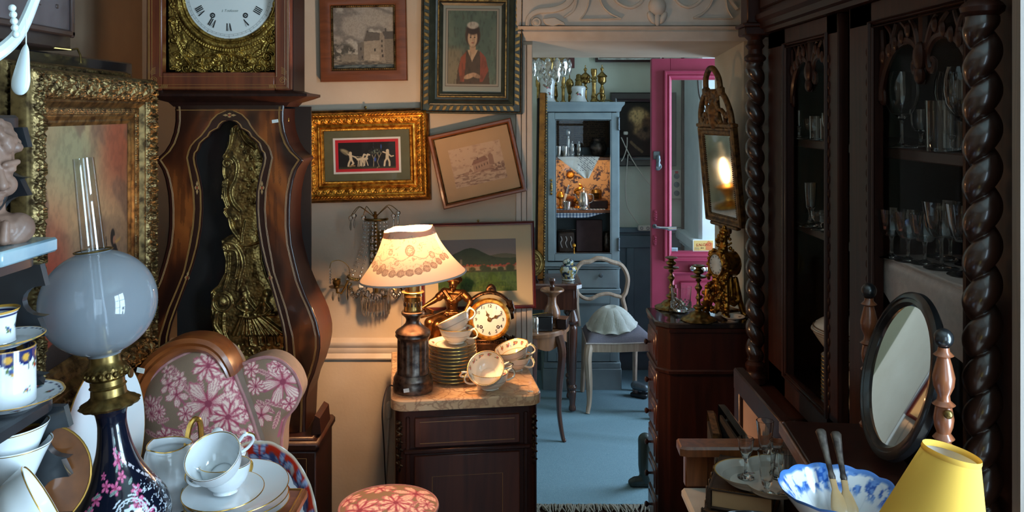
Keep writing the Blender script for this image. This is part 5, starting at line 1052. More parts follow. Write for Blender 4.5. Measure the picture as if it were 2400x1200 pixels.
# saucers in a pile on the marble, eleven of them
def at_ns(px, py, z=NZ): Y = (EYE-z)*FPX/(py-HY); return ((px-1200)/FPX*Y, Y, z)
sxp, syp = (1060-1200)/FPX*2.575, 2.575
def saucer_col(TH, TT, RR, ZZ):
    c = np.zeros(TH.shape+(3,))+np.array((236,226,204))/255; S_ = TH*.055; top = TT > .52
    cc = posies(c, S_, RR, [(a*.055, .056, .006) for a in (.3,1.25,2.3,3.3,4.4,5.4)], FLW); c = np.where((top & (RR > .046))[...,None], cc, c)
    c = mix(c, (np.abs(RR-.048) < .0007)*top*1.0, (200,160,90)); return mix(c, sm(.0695,.0712,RR), (206,156,74))
first = None
for k in range(11):
    lab = 'cream saucer with gold edge, %s from the top of the saucer pile' % ORD[10-k]
    if k == 10: lab = 'flower-painted cream saucer topmost of the saucer pile'
    if k == 0: lab = 'cream saucer lowest of the pile standing on the marble'
    z = NZ+.0005+k*.0102
    if first is None:
        first = thing('saucer', lab, 'saucer', (sxp, syp, z), 0, 'pile of saucers on the marble top'); paint_lathe('dish', saucer_prof(.073, .0135), saucer_col, M['vporc'], first, 128, 70, None, False)
        b=MB(); b.tube([(.0725*cos(a), .0725*sin(a), .0145) for a in circ(48)], .0011, 5, closed=True); b.build('gilt_rim', M['goldrim'], first)
    else: dup(first, (sxp+ru(-.002,.002), syp+ru(-.002,.002), z), (0, 0, k*.9), lab)
CUPP = [(.022,0),(.024,.0015),(.023,.004),(.032,.010),(.043,.022),(.049,.036),(.052,.045)]
BOULP = [(.024,0),(.026,.002),(.025,.004),(.036,.010),(.047,.022),(.052,.036),(.0545,.048)]
def cup_col(TH, TT, RR, ZZ):
    c = np.zeros(TH.shape+(3,))+np.array((232,222,202))/255; inside = TT > .53
    cc = posies(c, TH*.05, ZZ, [(a*.05, .034, .0058) for a in np.arange(.2, 6.2, .52)], FLW); c = np.where((inside & (ZZ > .022))[...,None], cc, c); c = mix(c, inside*(np.abs(ZZ-.020) < .0006)*1.0, (196,156,90)); return mix(c, (~inside)*(np.abs(ZZ-.026) < .0005)*.8, (150,130,110))
zt = NZ+.0005+11*.0102+.003
cA = thing('teacup', 'cream teacup standing upright on the saucer pile', 'cup', (sxp+.012, syp-.002, zt), (0, 0, R(-28)), 'cream flowered teacups on the marble top'); cup_mesh(cA, CUPP, .0022, cup_col)
q = sxp+.020; cB = dup(cA, (q, syp-.004, zt+.034), (R(0), R(-27), R(-18)), 'cream teacup tipped inside the cup on the saucer pile')
bx, by_ = (1148-1200)/FPX*2.50, 2.50
cC = thing('bouillon_cup', 'lower two-handled cream cup below a tilted one on the marble', 'cup', (bx, by_, NZ+.0005), (0, 0, R(20)), 'two-handled cream cups on the marble top')
cup_mesh(cC, BOULP, .0022, cup_col); o2 = [c for c in cC.children if c.name.startswith('handle')][0]; h2 = o2.copy(); COL.objects.link(h2); h2.parent = cC; h2.rotation_euler = (0, 0, PI)
g2 = o2.children[0].copy(); COL.objects.link(g2); g2.parent = h2
dup(cC, (bx-.004, by_-.006, NZ+.040), (R(46), R(-12), R(0)), 'two-handled cup tilted forward showing the flower band inside')
dup(cA, ((1206-1200)/FPX*2.68, 2.68, NZ+.0005), (0, 0, R(-40)), 'cream teacup standing behind the tilted two-handled cup', 1.04)
dup(cA, ((1208-1200)/FPX*2.67, 2.67, NZ+.033), (R(14), R(-10), R(-25)), 'cream teacup nested on another behind the two-handled cups', 1.04)
# --- toile-covered armchair
def flower(c, X, Y, cx, cy, r, n, rot, deep=(170,66,88), pale=(240,206,190), fill_=.58):
    dx, dy = X-cx, Y-cy; rho = np.hypot(dx, dy)/(r*1.12); ph = np.arctan2(dy, dx)+R(rot); w = np.abs(np.cos(n/2*ph)); P = (.25+.85*w**.85 if n <= 6 else fill_+(1-fill_)*w**.7)+.05*np.sin(ph*n*4+rot)
    inside = sm(1.03, .97, rho/P); tone = sm(.12, .8, w)*(.5+.5*sm(.1, .5, rho)); st = .5+.5*np.sin(ph*n*7+6*rho) if n <= 6 else .5+.5*np.sin(rho*15+2.2*np.sin(ph*n)); col = np.asarray(deep)/255*(1-tone[...,None])+np.asarray(pale)/255*tone[...,None]
    c = mix(c, inside, col); c = mix(c, inside*(st > .72)*.45*(rho > .15), deep); c = mix(c, inside*sm(.86, .98, rho/P)*.75, deep); return mix(c, sm(.17, .12, rho), (150,66,84))
def leafp(c, X, Y, cx, cy, l, w, ang, deep=(160,84,98), pale=(214,166,154)):
    a = R(ang); u = ((X-cx)*cos(a)+(Y-cy)*sin(a))/l; v = (-(X-cx)*sin(a)+(Y-cy)*cos(a))/w; wd = np.sqrt(np.clip(4*u*(1-u), 0, 1))*(1-.3*u); d = np.abs(v)/(wd+1e-5); i = (u > 0)*(u < 1)*sm(1.05, .92, d)
    c = mix(c, i, pale); c = mix(c, i*(.5+.5*np.sin(u*40+np.abs(v)*8) > .6)*.6, deep); return mix(c, i*(np.abs(v) < .10)*1.0, deep)
def toile(X, Y, items, leaves, stems):
    c = np.zeros(X.shape+(3,))+np.array((146,120,98))/255; c = mix(c, .25*fbm(X*.6, Y*.6, 3), (120,100,86))
    for s in stems: c = mix(c, inline(X, Y, s, 2.6), (172,96,110))
    for l in leaves: c = leafp(c, X, Y, *l)
    for f in items: c = flower(c, X, Y, *f)
    return c
def pillow(name, pts, y0, thick, bulge, colfn, mat, parent, K=None, nth=300, nr=110, piping=True):
    """padded panel with the outline pts (x, z), front towards -Y"""
    O = spline([(x, 0, z) for x, z in pts], 12, True); O = np.array([(p.x, p.z) for p in O]); d = np.concatenate([[0], np.cumsum(np.hypot(*(np.roll(O, -1, 0)-O).T))]); O2 = np.vstack([O, O[:1]])
    s = np.linspace(0, d[-1], nth, endpoint=False); ox, oz = np.interp(s, d, O2[:,0]), np.interp(s, d, O2[:,1]); c = (ox.mean(), oz.mean())
    r = np.linspace(0, 1, nr)**.75; Xg = c[0]+r[:,None]*(ox-c[0])[None]; Zg = c[1]+r[:,None]*(oz-c[1])[None]; Yg = y0-bulge*(1-r[:,None]**4)+0*Xg
    o = grid_np(np.stack([Xg, Yg, Zg], -1), name, mat, parent, colfn(Xg, Zg), None, True, None, True)
    b=MB(); b.prism(list(zip(ox[::3], oz[::3])), -(y0+thick), -(y0+.001), 0, Rx(90)); e = b.build('padding', M['grey_cloth'], parent)
    if piping: b=MB(); b.tube([(x, y0-.001, z) for x, z in zip(ox[::2], oz[::2])], .0045, 7, closed=True); p = b.build('piping', M['piping'], parent)
    return o
M['grey_cloth'] = plain('taupe_cloth', (128,108,92), (138,116,100), .9, scale=60); M['piping'] = plain('pink_piping', (184,140,130), (158,98,104), .9, scale=35)
AY = 2.02; au = AY/FPX; ac = thing('armchair', 'high-backed armchair covered in taupe fabric with pink lilies and polished wooden crest', 'armchair', (at(470,262,AY).x, AY, 0))
def ax(px): return (px-470)*au
def az(py): return EYE-(py-HY)*au
FL = [(500,935,52,6,14),(494,852,34,9,0),(551,884,30,9,40),(543,968,40,9,20),(426,915,24,5,60),(405,895,20,5,10),(362,945,22,11,0),(384,955,17,11,20),(366,962,16,11,50),(448,958,18,8,0),(452,1020,26,5,30),(590,1020,26,8,0),(430,880,14,6,0),(520,1015,24,7,10),(396,868,12,6,0),(520,830,14,8,0),(400,1010,20,7,0),(580,960,20,8,0)]
LV = [(400,855,60,9,35),(430,885,50,8,40),(455,905,40,8,60),(520,905,50,9,-60),(530,925,40,8,-20),(470,990,60,9,10),(430,990,60,8,-20),(415,1000,50,7,15),(390,920,30,7,130),(480,880,40,7,80),(560,920,50,8,70),(380,980,34,7,-20),(505,1000,50,8,70),(345,925,26,5,60),(560,990,50,8,60),(348,1000,40,7,20)]
STM = [[(400,858),(450,900),(480,930)],[(500,940),(480,980),(440,1020)],[(492,860),(520,890),(500,930)],[(426,915),(450,940),(470,935)],[(366,950),(400,990),(450,1000)]]
def bcol(X, Z): return toile(X/au+470, HY+(EYE-Z)/au, FL, LV, STM)
bo = [(322,1000),(326,950),(345,900),(385,856),(440,826),(480,817),(515,826),(540,852),(560,900),(580,950),(600,1010),(618,1080),(600,1150),(540,1170),(400,1170),(335,1150),(322,1080)]
pillow('back_cushion', [(ax(x), az(y)) for x, y in bo], 0, .09, .035, bcol, M['vfabric'], ac)
# crest rail: swept moulding round the back
co = [(296,1040),(300,960),(312,890),(345,838),(392,802),(440,788),(490,793),(524,815),(546,848),(556,875)]
P = [Vector((ax(x), .0, az(y))) for x, y in co]; P = spline([tuple(p) for p in P], 8); b=MB(); vs = []; n = len(P)
for i, p in enumerate(P):
    a = P[max(i-1,0)]; c = P[min(i+1,n-1)]; d = (c-a).normalized(); q = Vector((-d.z, 0, d.x)); tp = 1-.35*(i/(n-1))**4
    for o_, y in ((.004,.06),(.006,.005),(.004,-.012),(-.006,-.020),(-.014,-.016),(-.020,-.020),(-.028,-.014),(-.034,-.004),(-.036,.05)): v = p+q*(o_-.006)*tp; vs.append((v.x, y, v.z))
b.add(vs, [(9*i+k, 9*i+k+1, 9*i+k+10, 9*i+k+9) for i in range(n-1) for k in range(8)]+[tuple(range(9))[::-1], tuple(range(9*n-9, 9*n))]); b.build('crest_rail', M['crest'], ac, 30)
ptag(ac, (ax(340), -.024, az(861)), .018, .012, Ry(12))
FW = [(652,908,46,6,10),(588,917,20,10,0),(602,985,24,5,50),(640,872,18,8,0),(575,880,18,8,30),(668,960,18,7,0),(560,1010,20,8,0),(668,870,20,7,0)]
LW = [(590,950,55,9,35),(640,940,40,8,60),(610,950,50,8,20),(630,1020,50,7,-70),(590,880,40,7,20),(610,900,30,7,-30),(650,1000,40,7,50),(575,980,40,7,60)]
def wcol(X, Z): return toile((X)/au+470, HY+(EYE-Z)/au, FW, LW, [[(652,910),(620,960),(590,980)],[(588,917),(610,930),(640,915)],[(640,1040),(650,1000),(690,970)]])
wo_ = [(545,885),(560,866),(588,856),(616,853),(648,864),(676,892),(690,925),(690,945),(678,972),(656,1000),(646,1040),(640,1110),(600,1160),(560,1120),(548,1000)]
pillow('wing', [(ax(x), az(y)) for x, y in wo_], .055, .07, .02, wcol, M['vfabric'], ac)
b=MB(); b.box((.085, -.01, .40), (.40, .34, .16), .05); b.build('seat', M['grey_cloth'], ac)
b=MB(); b.box((.02, .06, .64), (.30, .08, .50), .03); b.build('back_frame', M['grey_cloth'], ac)
for sx_ in (-.08, .25):
    for sy_ in (-.14, .12): b=MB(); b.tube([(sx_, sy_, .34), (sx_*1.02, sy_, .2), (sx_*1.05, sy_*1.03, .0)], [.022,.020,.013], 8); b.build('leg', M['crest'], ac)
# low padded stool in front of the marble cabinet
PY = 2.13; pu = PY/FPX; st = thing('padded_stool', 'round stool seat in taupe and pink flowered fabric before the marble-topped cabinet', 'stool', (at(911,262,PY).x, PY, 0))
zt_ = EYE-(1186-HY)*pu; r = np.linspace(0, 1, 60)[:,None]; th = circ(220)[None]; RR = .1235*np.where(r < .8, r/.8*.97, .97+.03*np.sin((r-.8)/.2*PI/2)); ZZ = zt_+.022*(1-np.clip(r/.8,0,1)**2)-.0-np.where(r > .8, (r-.8)/.2*.05, 0)
Xg, Yg = RR*np.cos(th), RR*np.sin(th); Zg = ZZ+0*Xg
cx_, cy_ = Xg/pu, Yg/pu*1.0; cc = toile(cx_, cy_-Zg*300, [(-60,-50-zt_*300,44,8,0),(20,-30-zt_*300,40,9,20),(80,-60-zt_*300,30,7,10),(-20,-100-zt_*300,40,9,0),(-100,20-zt_*300,30,8,0),(60,30-zt_*300,46,6,0),(-30,60-zt_*300,36,8,0),(90,-10-zt_*300,20,8,0)], [(-90,-40-zt_*300,70,12,20),(10,-80-zt_*300,60,10,30),(40,-60-zt_*300,60,9,60)], [[(-60,-50-zt_*300),(20,-30-zt_*300)]])
grid_np(np.stack([Xg, Yg, Zg], -1), 'seat_pad', M['vfabric'], st, cc, None, True, None, True)
b=MB(); b.tube([(.1215*cos(a), .1215*sin(a), zt_-.002) for a in circ(60)], .004, 6, closed=True); b.build('piping', M['piping'], st)
b=MB(); b.lathe([(0,zt_-.05),(.118,zt_-.05),(.118,zt_-.08),(0,zt_-.08)], 40); b.build('seat_rail', M['crest'], st)
for k in range(4): a = PI/4+k*PI/2; b=MB(); b.tube([(.10*cos(a), .10*sin(a), zt_-.07), (.11*cos(a), .11*sin(a), .3), (.12*cos(a), .12*sin(a), 0)], [.016,.013,.010], 8); b.build('leg', M['crest'], st)
# --- tall table with white porcelain
TZ = .888; M['table_wood'] = wood('table_wood', (88,48,26), (128,76,44), 4, 'X', .3, .5)
tb = thing('side_table', 'brown wooden table with gold edge line carrying lamp and white porcelain', 'table', (-.79, 1.40, 0))
b=MB(); b.box((.0, -.03, TZ-.012), (.72, .86, .024), .006); b.build('table_top', M['table_wood'], tb); b=MB(); b.box((0, -.03, TZ-.08), (.64, .78, .11), .004); b.build('apron', M['table_wood'], tb)
b=MB(); b.tube([(.350,-.45,TZ+.0006),(.350,.39,TZ+.0006),(-.35,.39,TZ+.0006)], .0018, 6); b.build('gold_line', M['goldrim'], tb)
for x in (-.30, .30):
    for y in (-.38, .32): b=MB(); b.lathe([(.028,TZ-.1),(.028,TZ-.16),(.020,TZ-.18),(.026,TZ-.22),(.022,.4),(.016,.1),(.022,.06),(.014,0)], 14, 0, T(x, y, 0)); b.build('leg', M['table_wood'], tb)
# imari platter leaning on the chair seat
pt = thing('imari_platter', 'large oval platter with red and blue flowered border behind the white plates', 'platter', (at(590,262,1.93).x, 1.925, .485), (R(-12), 0, 0))
th = circ(160); tt = np.linspace(0, 1, 70); TH, TT = np.meshgrid(th, tt); A_, B_ = .146, .215; e = 1+.018*np.abs(np.sin(TH*8))
Xp, Zp = A_*TT*e*np.cos(TH), B_*TT*e*np.sin(TH); Yp = -.004-.020*sm(.70,.95,TT); c = np.zeros(TH.shape+(3,))+np.array((208,214,216))/255; S_ = TH*.18
bd = sm(.60,.62,TT); c = mix(c, bd, (168,40,24)); rim = (TT-.8)*.18
for k in range(14):
    x = (k+.5)/14*2*PI*.18; c = flower(c, S_, rim, x, 0+.008*((k % 2)-.5), .030, 6, k*20, (36,48,92), (150,166,196)); c = mix(c, inell(S_, rim, x+.036, .006*(-1)**k, .014, .010, 30, .3), (58,70,112)); c = mix(c, inell(S_, rim, x+.045, -.012*(-1)**k, .010, .006, 70, .3), (188,176,170))
c = mix(c, sm(.965,.975,TT), (214,200,176)); c = mix(c, sm(.60,.605,TT)*sm(.625,.62,TT), (44,52,90))
o = grid_np(np.stack([Xp, Yp, Zp+B_], -1), 'painted_face', M['vporc'], pt, c, None, True, 60); b=MB(); b.lathe([(0,0),(.6,0),(.66,.0),(1.0,.022),(1.01,.020),(.66,-.006),(0,-.006)], 48, 0, T(0,-.001,B_) @ Rx(90) @ Sc(A_, B_, 1)); b.build('dish_back', M['porc'], pt)
# white plates, saucer, cups, jug and sugar bowl with gold edges
def plate(name, label, loc, rot, R0, h, grp=None, mat=None):
    t = thing(name, label, 'plate', loc, rot, grp); b=MB(); b.lathe(saucer_prof(R0, h), 56); b.build('dish', mat or M['porc'], t, 50)
    b=MB(); b.tube([((R0-.0004)*cos(a), (R0-.0004)*sin(a), h+.0008) for a in circ(56)], .0011, 6, closed=True); b.build('gilt_rim', M['goldrim'], t); return t
g = 'white plates on the side table'
plate('dinner_plate', 'white plate lowest of the stack beside the imari platter', (-.545, 1.695, TZ+.001), (0,0,0), .100, .016, g)
plate('dinner_plate', 'second white plate of the stack under a tilted plate', (-.547, 1.695, TZ+.013), (R(1.5),0,0), .100, .016, g)
plate('dinner_plate', 'uppermost large white plate with gold rim under the white saucer', (-.548, 1.695, TZ+.033), (R(7),R(0),0), .102, .016, g)
plate('saucer', 'white saucer holding two stacked gold-rimmed cups', (-.560, 1.655, TZ+.046), (R(5),0,0), .077, .012)
WC = [(.021,0),(.023,.002),(.022,.005),(.031,.012),(.041,.026),(.0455,.042),(.0475,.054)]
wA = thing('coffee_cup', 'white gold-rimmed cup upright on the saucer under a tilted cup', 'cup', (-.556, 1.655, TZ+.054), (R(4), 0, R(205)), 'white cups on the side table'); cup_mesh(wA, WC, .0022, None, True, 'loop', 1, 'cup', M['porc'])
wB = dup(wA, (-.5615, 1.650, TZ+.091), (R(26), R(-24), R(30)), 'white gold-rimmed cup tilted inside the lower one, its inside showing', 1.12)
jg = thing('milk_jug', 'tall white porcelain milk jug with gold-edged spout and handle', 'jug', (-.688, 1.715, TZ+.0005))
def jugcol(TH, TT, RR, ZZ): return np.zeros(TH.shape+(3,))+np.array((226,230,232))/255
def jrf(TH, TT, RR, ZZ):
    s_ = np.exp(-(((TH-R(248)+PI) % (2*PI)-PI)/.34)**2); up = sm(.085,.125,ZZ); return RR*(1+.20*s_*up), ZZ-.012*up*(1-s_)*sm(.10,.128,ZZ)*(np.abs(np.cos(TH-R(248)))**.5)*.6
o = paint_lathe('body', [(0,0),(.040,0),(.043,.003),(.047,.015),(.0495,.045),(.0495,.085),(.047,.108),(.0435,.122),(.0435,.128),(.0412,.127),(.0405,.112),(.045,.10),(.046,.04),(.040,.008),(0,.007)], jugcol, M['porc'], jg, 90, 90, jrf)
b=MB(); q = []
for a in circ(72):
    s_ = math.exp(-(((a-R(248)+PI) % (2*PI)-PI)/.34)**2); r_ = .0428*(1+.20*s_); q.append((r_*cos(a), r_*sin(a), .1290-.012*(1-s_)*abs(cos(a-R(248)))**.5*.6))
b.tube(q, .0011, 6, closed=True); b.build('gilt_rim', M['goldrim'], jg)
b=MB(); b.tube(spline([(.018,.040,.105),(.020,.052,.138),(.026,.064,.150),(.034,.074,.140),(.036,.074,.09),(.030,.060,.05),(.022,.044,.035)], 6), .0058, 8); b.build('handle', M['goldrim'], jg)
sg_ = thing('sugar_bowl', 'lidded white sugar bowl with ball knob behind the tilted cup', 'sugar bowl', (-.596, 1.735, TZ+.0005))
sg_.location.y = 1.80-.062; sg_.location.x = -.600
b=MB(); b.lathe(smooth_prof([(0,0),(.034,0),(.036,.004),(.046,.02),(.055,.05),(.057,.075),(.054,.088),(.052,.090),(.05,.086),(0,.086)]), 44); b.build('body', M['porc'], sg_, 50)
b=MB(); b.lathe(smooth_prof([(.055,.089),(.056,.092),(.050,.100),(.036,.111),(.018,.118),(.008,.120)]), 44); b.lathe([(.008,.119),(.0055,.122),(.006,.124),(.011,.130),(.0125,.137),(.010,.144),(.004,.148),(0,.148)], 24); lid = b.build('lid', M['porc'], sg_, 50)
b=MB(); b.lathe([(.0068,.1195),(.0072,.122),(.0065,.124)], 24); b.tube([(.0562*cos(a), .0562*sin(a), .0905) for a in circ(48)], .0010, 6, closed=True); b.build('gilt_line', M['goldrim'], lid)
for sgn in (-1, 1): b=MB(); b.tube(spline([(sgn*.054,-.01,.075),(sgn*.064,-.012,.088),(sgn*.073,-.012,.080),(sgn*.070,-.012,.064),(sgn*.056,-.01,.055)], 6), .0035, 8); b.build('handle', M['goldrim'], sg_)
wp = thing('dinner_plate', 'white plate standing on edge behind the blue-black oil lamp', 'plate', (-.802, 1.675, TZ+.004), (0, 0, R(87)), g)
b=MB(); K = Rx(-4) @ T(0, 0, .149) @ Rx(90); b.lathe([(p[0], p[1]) for p in saucer_prof(.149, .018)], 64, 0, K); b.build('dish', M['porc'], wp, 50); b=MB(); b.tube([K @ Vector((.1488*cos(a), .1488*sin(a), .0188)) for a in circ(64)], .0013, 6, closed=True); b.build('gilt_rim', M['goldrim'], wp)
# --- oil lamp with frosted globe
ol = thing('oil_lamp', 'tall oil lamp with frosted glass globe, clear chimney and blue-black flowered vase', 'lamp', (-.6765, 1.50, TZ), (0, R(-6.2), 0))
def oh(y): return (1318-y)*.00075
def vase_col(TH, TT, RR, ZZ):
    c = np.zeros(TH.shape+(3,))+np.array((16,20,34))/255; A = ((TH-R(285)+PI) % (2*PI))-PI; X = A*.060; Z = ZZ
    for (cx, cz, s) in ((-.012,.155,.006),(.006,.150,.0065),(.018,.190,.009),(.020,.165,.006),(-.026,.138,.006),(-.034,.122,.005),(.012,.205,.005),(.035,.120,.008),(.045,.10,.007),(.040,.14,.006),(-.02,.17,.004)): c = flower(c, X, Z, cx, cz, s*1.35, 5, cx*900, (150,40,92), (226,120,160))
    for (cx, cz, l, a) in ((-.004,.142,.014,20),(.010,.172,.014,70),(-.020,.145,.014,200),(.026,.178,.012,100),(.03,.15,.014,40),(-.03,.13,.012,230),(.015,.215,.016,95),(.02,.20,.01,130)): c = leafp(c, X, Z, cx, cz, l, .003, a, (90,110,110), (150,170,160))
    r = np.hypot(X-.024, Z-.112); a_ = np.arctan2(Z-.112, X-.024); W_ = (206,214,224)
    c = mix(c, (np.abs(r-.019) < .0011)+(np.abs(r-.0155+.001*np.cos(a_*14)) < .0009)+0.0, W_); c = mix(c, 1.0*(r < .0085+.002*np.cos(a_*5))*(r > .003), W_); c = mix(c, 1.0*(np.abs(r-.024) < .0012)*(np.sin(a_*6) > -.2), W_)
    for (cx, cz) in ((.05,.10),(.052,.075),(.03,.08),(-.004,.105)): q = np.hypot(X-cx, Z-cz); c = mix(c, 1.0*(np.abs(q-.006) < .001), W_)
    n = fbm(X*120, Z*120, 4); c = mix(c, (np.abs(n-.5) < .02)*(X > .034)*(Z < .15)*1.0, W_); c = mix(c, 1.0*(np.abs(Z-.103-.012*(X/.06)**2) < .0011)*(X < .0), (170,160,120)); c = mix(c, 1.0*(np.abs(Z-.20+.9*(X-.02)) < .004)*(X > .022)*(Z > .11)*(vnoise(X*300,Z*300,2) > .4), (196,190,196)); return c
paint_lathe('vase', [(.060,0),(.066,.006),(.060,.02),(.075,.05),(.082,.08),(.078,.108),(.066,.130),(.046,.162),(.031,.20),(.0245,.24),(.0255,.262),(.028,.276),(0,.277)], vase_col, M['vporc'], ol, 320, 230)
b=MB(); b.lathe([(.028,oh(950)),(.046,oh(948)),(.050,oh(942)),(.047,oh(938)),(.036,oh(930)),(.030,oh(922)),(.0285,oh(905)),(.031,oh(901)),(.0285,oh(897)),(.0285,oh(885)),(.032,oh(882))], 64, rf=lambda t, i: 1+(.035*sin(t*14) if i in (1,2,3) else 0)); b.build('collar', M['brass_old'], ol)
b=MB(); b.lathe([(.030,oh(884)),(.0345,oh(878)),(.0335,oh(868)),(.036,oh(862)),(.034,oh(856)),(.028,oh(850)),(.0255,oh(842)),(.0255,oh(826)),(.029,oh(822)),(.024,oh(818)),(0,oh(818))], 72, rf=lambda t, i: 1+(.05*sin(t*18) if i in (1,3) else 0))
for k in range(18): a = 2*PI*k/18; b.ell((.0345*cos(a), .0345*sin(a), oh(870)), (.0045,.0045,.006), 8, 6)
b.build('burner', M['brass_old'], ol); b=MB(); b.tube([(.034,-.012,oh(872)),(.048,-.016,oh(872))], .0022, 6); b.lathe([(0,-.002),(.0075,-.002),(.0085,0),(.0075,.002),(0,.002)], 16, 0, T(.050,-.0165,oh(872)) @ Ry(90)); b.build('wick_knob', M['brass_old'], ol)
m, nt, bs = newmat('frosted_glass'); L = nt.links; out = nt.nodes['Material Output']; tl = N(nt, 'ShaderNodeBsdfTranslucent'); tl.inputs[0].default_value = srgb(204,212,220); df = N(nt, 'ShaderNodeBsdfDiffuse'); df.inputs[0].default_value = srgb(176,184,192); tr = N(nt, 'ShaderNodeBsdfTransparent'); tr.inputs[0].default_value = (.8,.84,.88,1); gl = N(nt, 'ShaderNodeBsdfGlossy'); gl.inputs['Roughness'].default_value = .04
m1 = N(nt, 'ShaderNodeMixShader'); m1.inputs[0].default_value = .45; L.new(df.outputs[0], m1.inputs[1]); L.new(tl.outputs[0], m1.inputs[2]); m2 = N(nt, 'ShaderNodeMixShader'); m2.inputs[0].default_value = .34; L.new(m1.outputs[0], m2.inputs[1]); L.new(tr.outputs[0], m2.inputs[2]); fr = facing(nt, 1.0); m3 = N(nt, 'ShaderNodeMixShader'); L.new(fr.outputs[0], m3.inputs[0]); L.new(m2.outputs[0], m3.inputs[1]); L.new(gl.outputs[0], m3.inputs[2]); L.new(m3.outputs[0], out.inputs[0]); M['frosted'] = m
gz = oh(705); b=MB(); prof = []
for k in range(33): a = -PI/2+.30+(PI-.30-.30)*k/32; prof.append((.0965*cos(a), gz+.0925*sin(a)))
b.lathe([(.027,prof[0][1]-.004)]+prof+[(.031,prof[-1][1]+.004)], 72); b.build('globe', M['frosted'], ol, 60)
b=MB(); b.tube([(.031*cos(a), .031*sin(a), prof[-1][1]+.003) for a in circ(40)], .0016, 6, closed=True); b.build('globe_rim', M['brass_old'], ol)
M['chimney'] = panem('chimney_glass', (.90,.92,.93), 2.2, .02)
b=MB(); b.lathe([(.020,oh(815)),(.027,oh(780)),(.026,oh(740)),(.0215,oh(690)),(.0200,oh(583)),(.0172,oh(365))], 40); b.build('chimney', M['chimney'], ol, 60)
b=MB(); b.lathe([(0,oh(815)),(.012,oh(812)),(.010,oh(760)),(.006,oh(755)),(0,oh(755))], 20); b.build('wick_tube', M['brass_old'], ol)
# --- black whatnot with bust and faience
et = thing('whatnot', 'black lacquered tiered whatnot shelf with scalloped fretwork sides', 'whatnot', (-.86, 1.10, TZ))
SH = [(1.675,-.722,.985),(1.472,-.700,.985),(1.262,-.672,.99),(1.055,-.640,.99)]
def shelf_poly(x1): r_ = .05; return [(-.30,-.22),(x1+.86,-.22)]+[(x1+.86-r_+r_*cos(a), .185-r_+r_*sin(a)) for a in np.linspace(0, PI/2, 8)]+[(-.30,.185)]
for z, x1, _ in SH: b=MB(); b.prism(shelf_poly(x1), z-.018-TZ, z-TZ, 0, None, .004); b.build('shelf', M['etag'], et)
def fret(z0, z1, x0, x1):
    """scalloped side panel with round bites"""
    pts = [(x0, z0), (x1+.02, z0)]; h_ = z1-z0; zc = [z0+h_*f for f in (.30,.72)]; rr_ = [.028,.022]; z = z0
    for c_, r_ in zip(zc, rr_): pts += [(x1-.004, c_-r_*1.15), (x1+.008, c_-r_*1.02)]; pts += [(x1-r_*1.2*cos(a)*1.0, c_+r_*sin(a)) for a in np.linspace(-PI/2, PI/2, 9)]; pts += [(x1+.008, c_+r_*1.02)]
    pts += [(x1, z1), (x0, z1)]; return pts
for (z0, z1, xe) in ((1.055,1.244,-.655),(1.262,1.454,-.690),(1.472,1.657,-.716),(TZ,1.037,-.64)):
    b=MB(); b.prism(fret(z0-TZ, z1-TZ, xe+.86-.075, xe+.86-.008), -.175, -.162, 0, Rx(90)); b.build('fretwork_panel', M['etag'], et); b=MB(); b.prism(fret(z0-TZ, z1-TZ, -.20, -.10), -.175, -.162, 0, Rx(90) ); b.build('fretwork_panel', M['etag'], et)
    for x in (-.27,): b=MB(); b.box((x, -.20, (z0+z1)/2-TZ), (.02, .02, z1-z0)); b.build('post', M['etag'], et)
b=MB(); b.tube(spline([(.105,.10,1.655-TZ),(.135,.10,1.62-TZ),(.140,.10,1.57-TZ),(.122,.10,1.535-TZ)], 8), [.012]*25, 8); b.build('scroll_bracket', M['etag'], et)
# bust of a boy on a blue marble slab
bu_ = thing('bust', 'brown terracotta bust of a curly-haired boy on a blue marble slab', 'bust', (-.748, 1.20, 1.4725))
b=MB(); b.box((0, 0, .011), (.145, .14, .021), .003); b.build('marble_slab', M['blue_marble'], bu_)
b=MB(); C = b.cap; E = b.ell; K = T(-.002,0,.130) @ Rz(62) @ Rx(12)
def e(p, r, s=12, q=8): b.ell((0,0,0), r, s, q, 0, K @ T(*p))
def cp_(a, ra, c_, rc): b.cap(K @ Vector(a), ra, K @ Vector(c_), rc, 10)
e((0,.006,.012), (.044,.052,.054)); e((0,-.016,-.014), (.036,.036,.042)); e((0,-.040,-.040), (.015,.012,.012)); cp_((0,-.048,.004), .006, (0,-.058,-.012), .0085); e((-.010,-.053,-.014), (.006,.006,.005)); e((.010,-.053,-.014), (.006,.006,.005))
e((0,-.050,-.027), (.013,.007,.0045)); e((0,-.0495,-.033), (.011,.007,.005)); e((-.017,-.040,-.018), (.016,.013,.016)); e((.017,-.040,-.018), (.016,.013,.016)); e((-.017,-.044,.006), (.010,.006,.0055)); e((.017,-.044,.006), (.010,.006,.0055)); cp_((-.006,-.050,.015), .0045, (-.028,-.042,.016), .0045); cp_((.006,-.050,.015), .0045, (.028,-.042,.016), .0045); e((-.043,.0,-.004), (.006,.012,.016)); e((.043,.0,-.004), (.006,.012,.016))
rnd.seed(21)
for k in range(120):
    a = ru(0, 2*PI); t = ru(.0, 1.25); p = Vector((.047*sin(t)*cos(a), .008+.053*sin(t)*sin(a), .014+.054*cos(t)))
    if p.y < -.030 and p.z < .036: continue
    e(tuple(p), (ru(.008,.012), ru(.008,.012), ru(.007,.011)), 8, 6)
b.cap((0,.01,.095), .026, (-.002,.008,.055), .030); b.ell((-.004,.012,.040), (.060,.040,.030)); b.cap((-.045,.02,.040), .026, (-.04,.01,.028), .020); b.cap((.040,.02,.040), .024, (.036,.01,.028), .020)
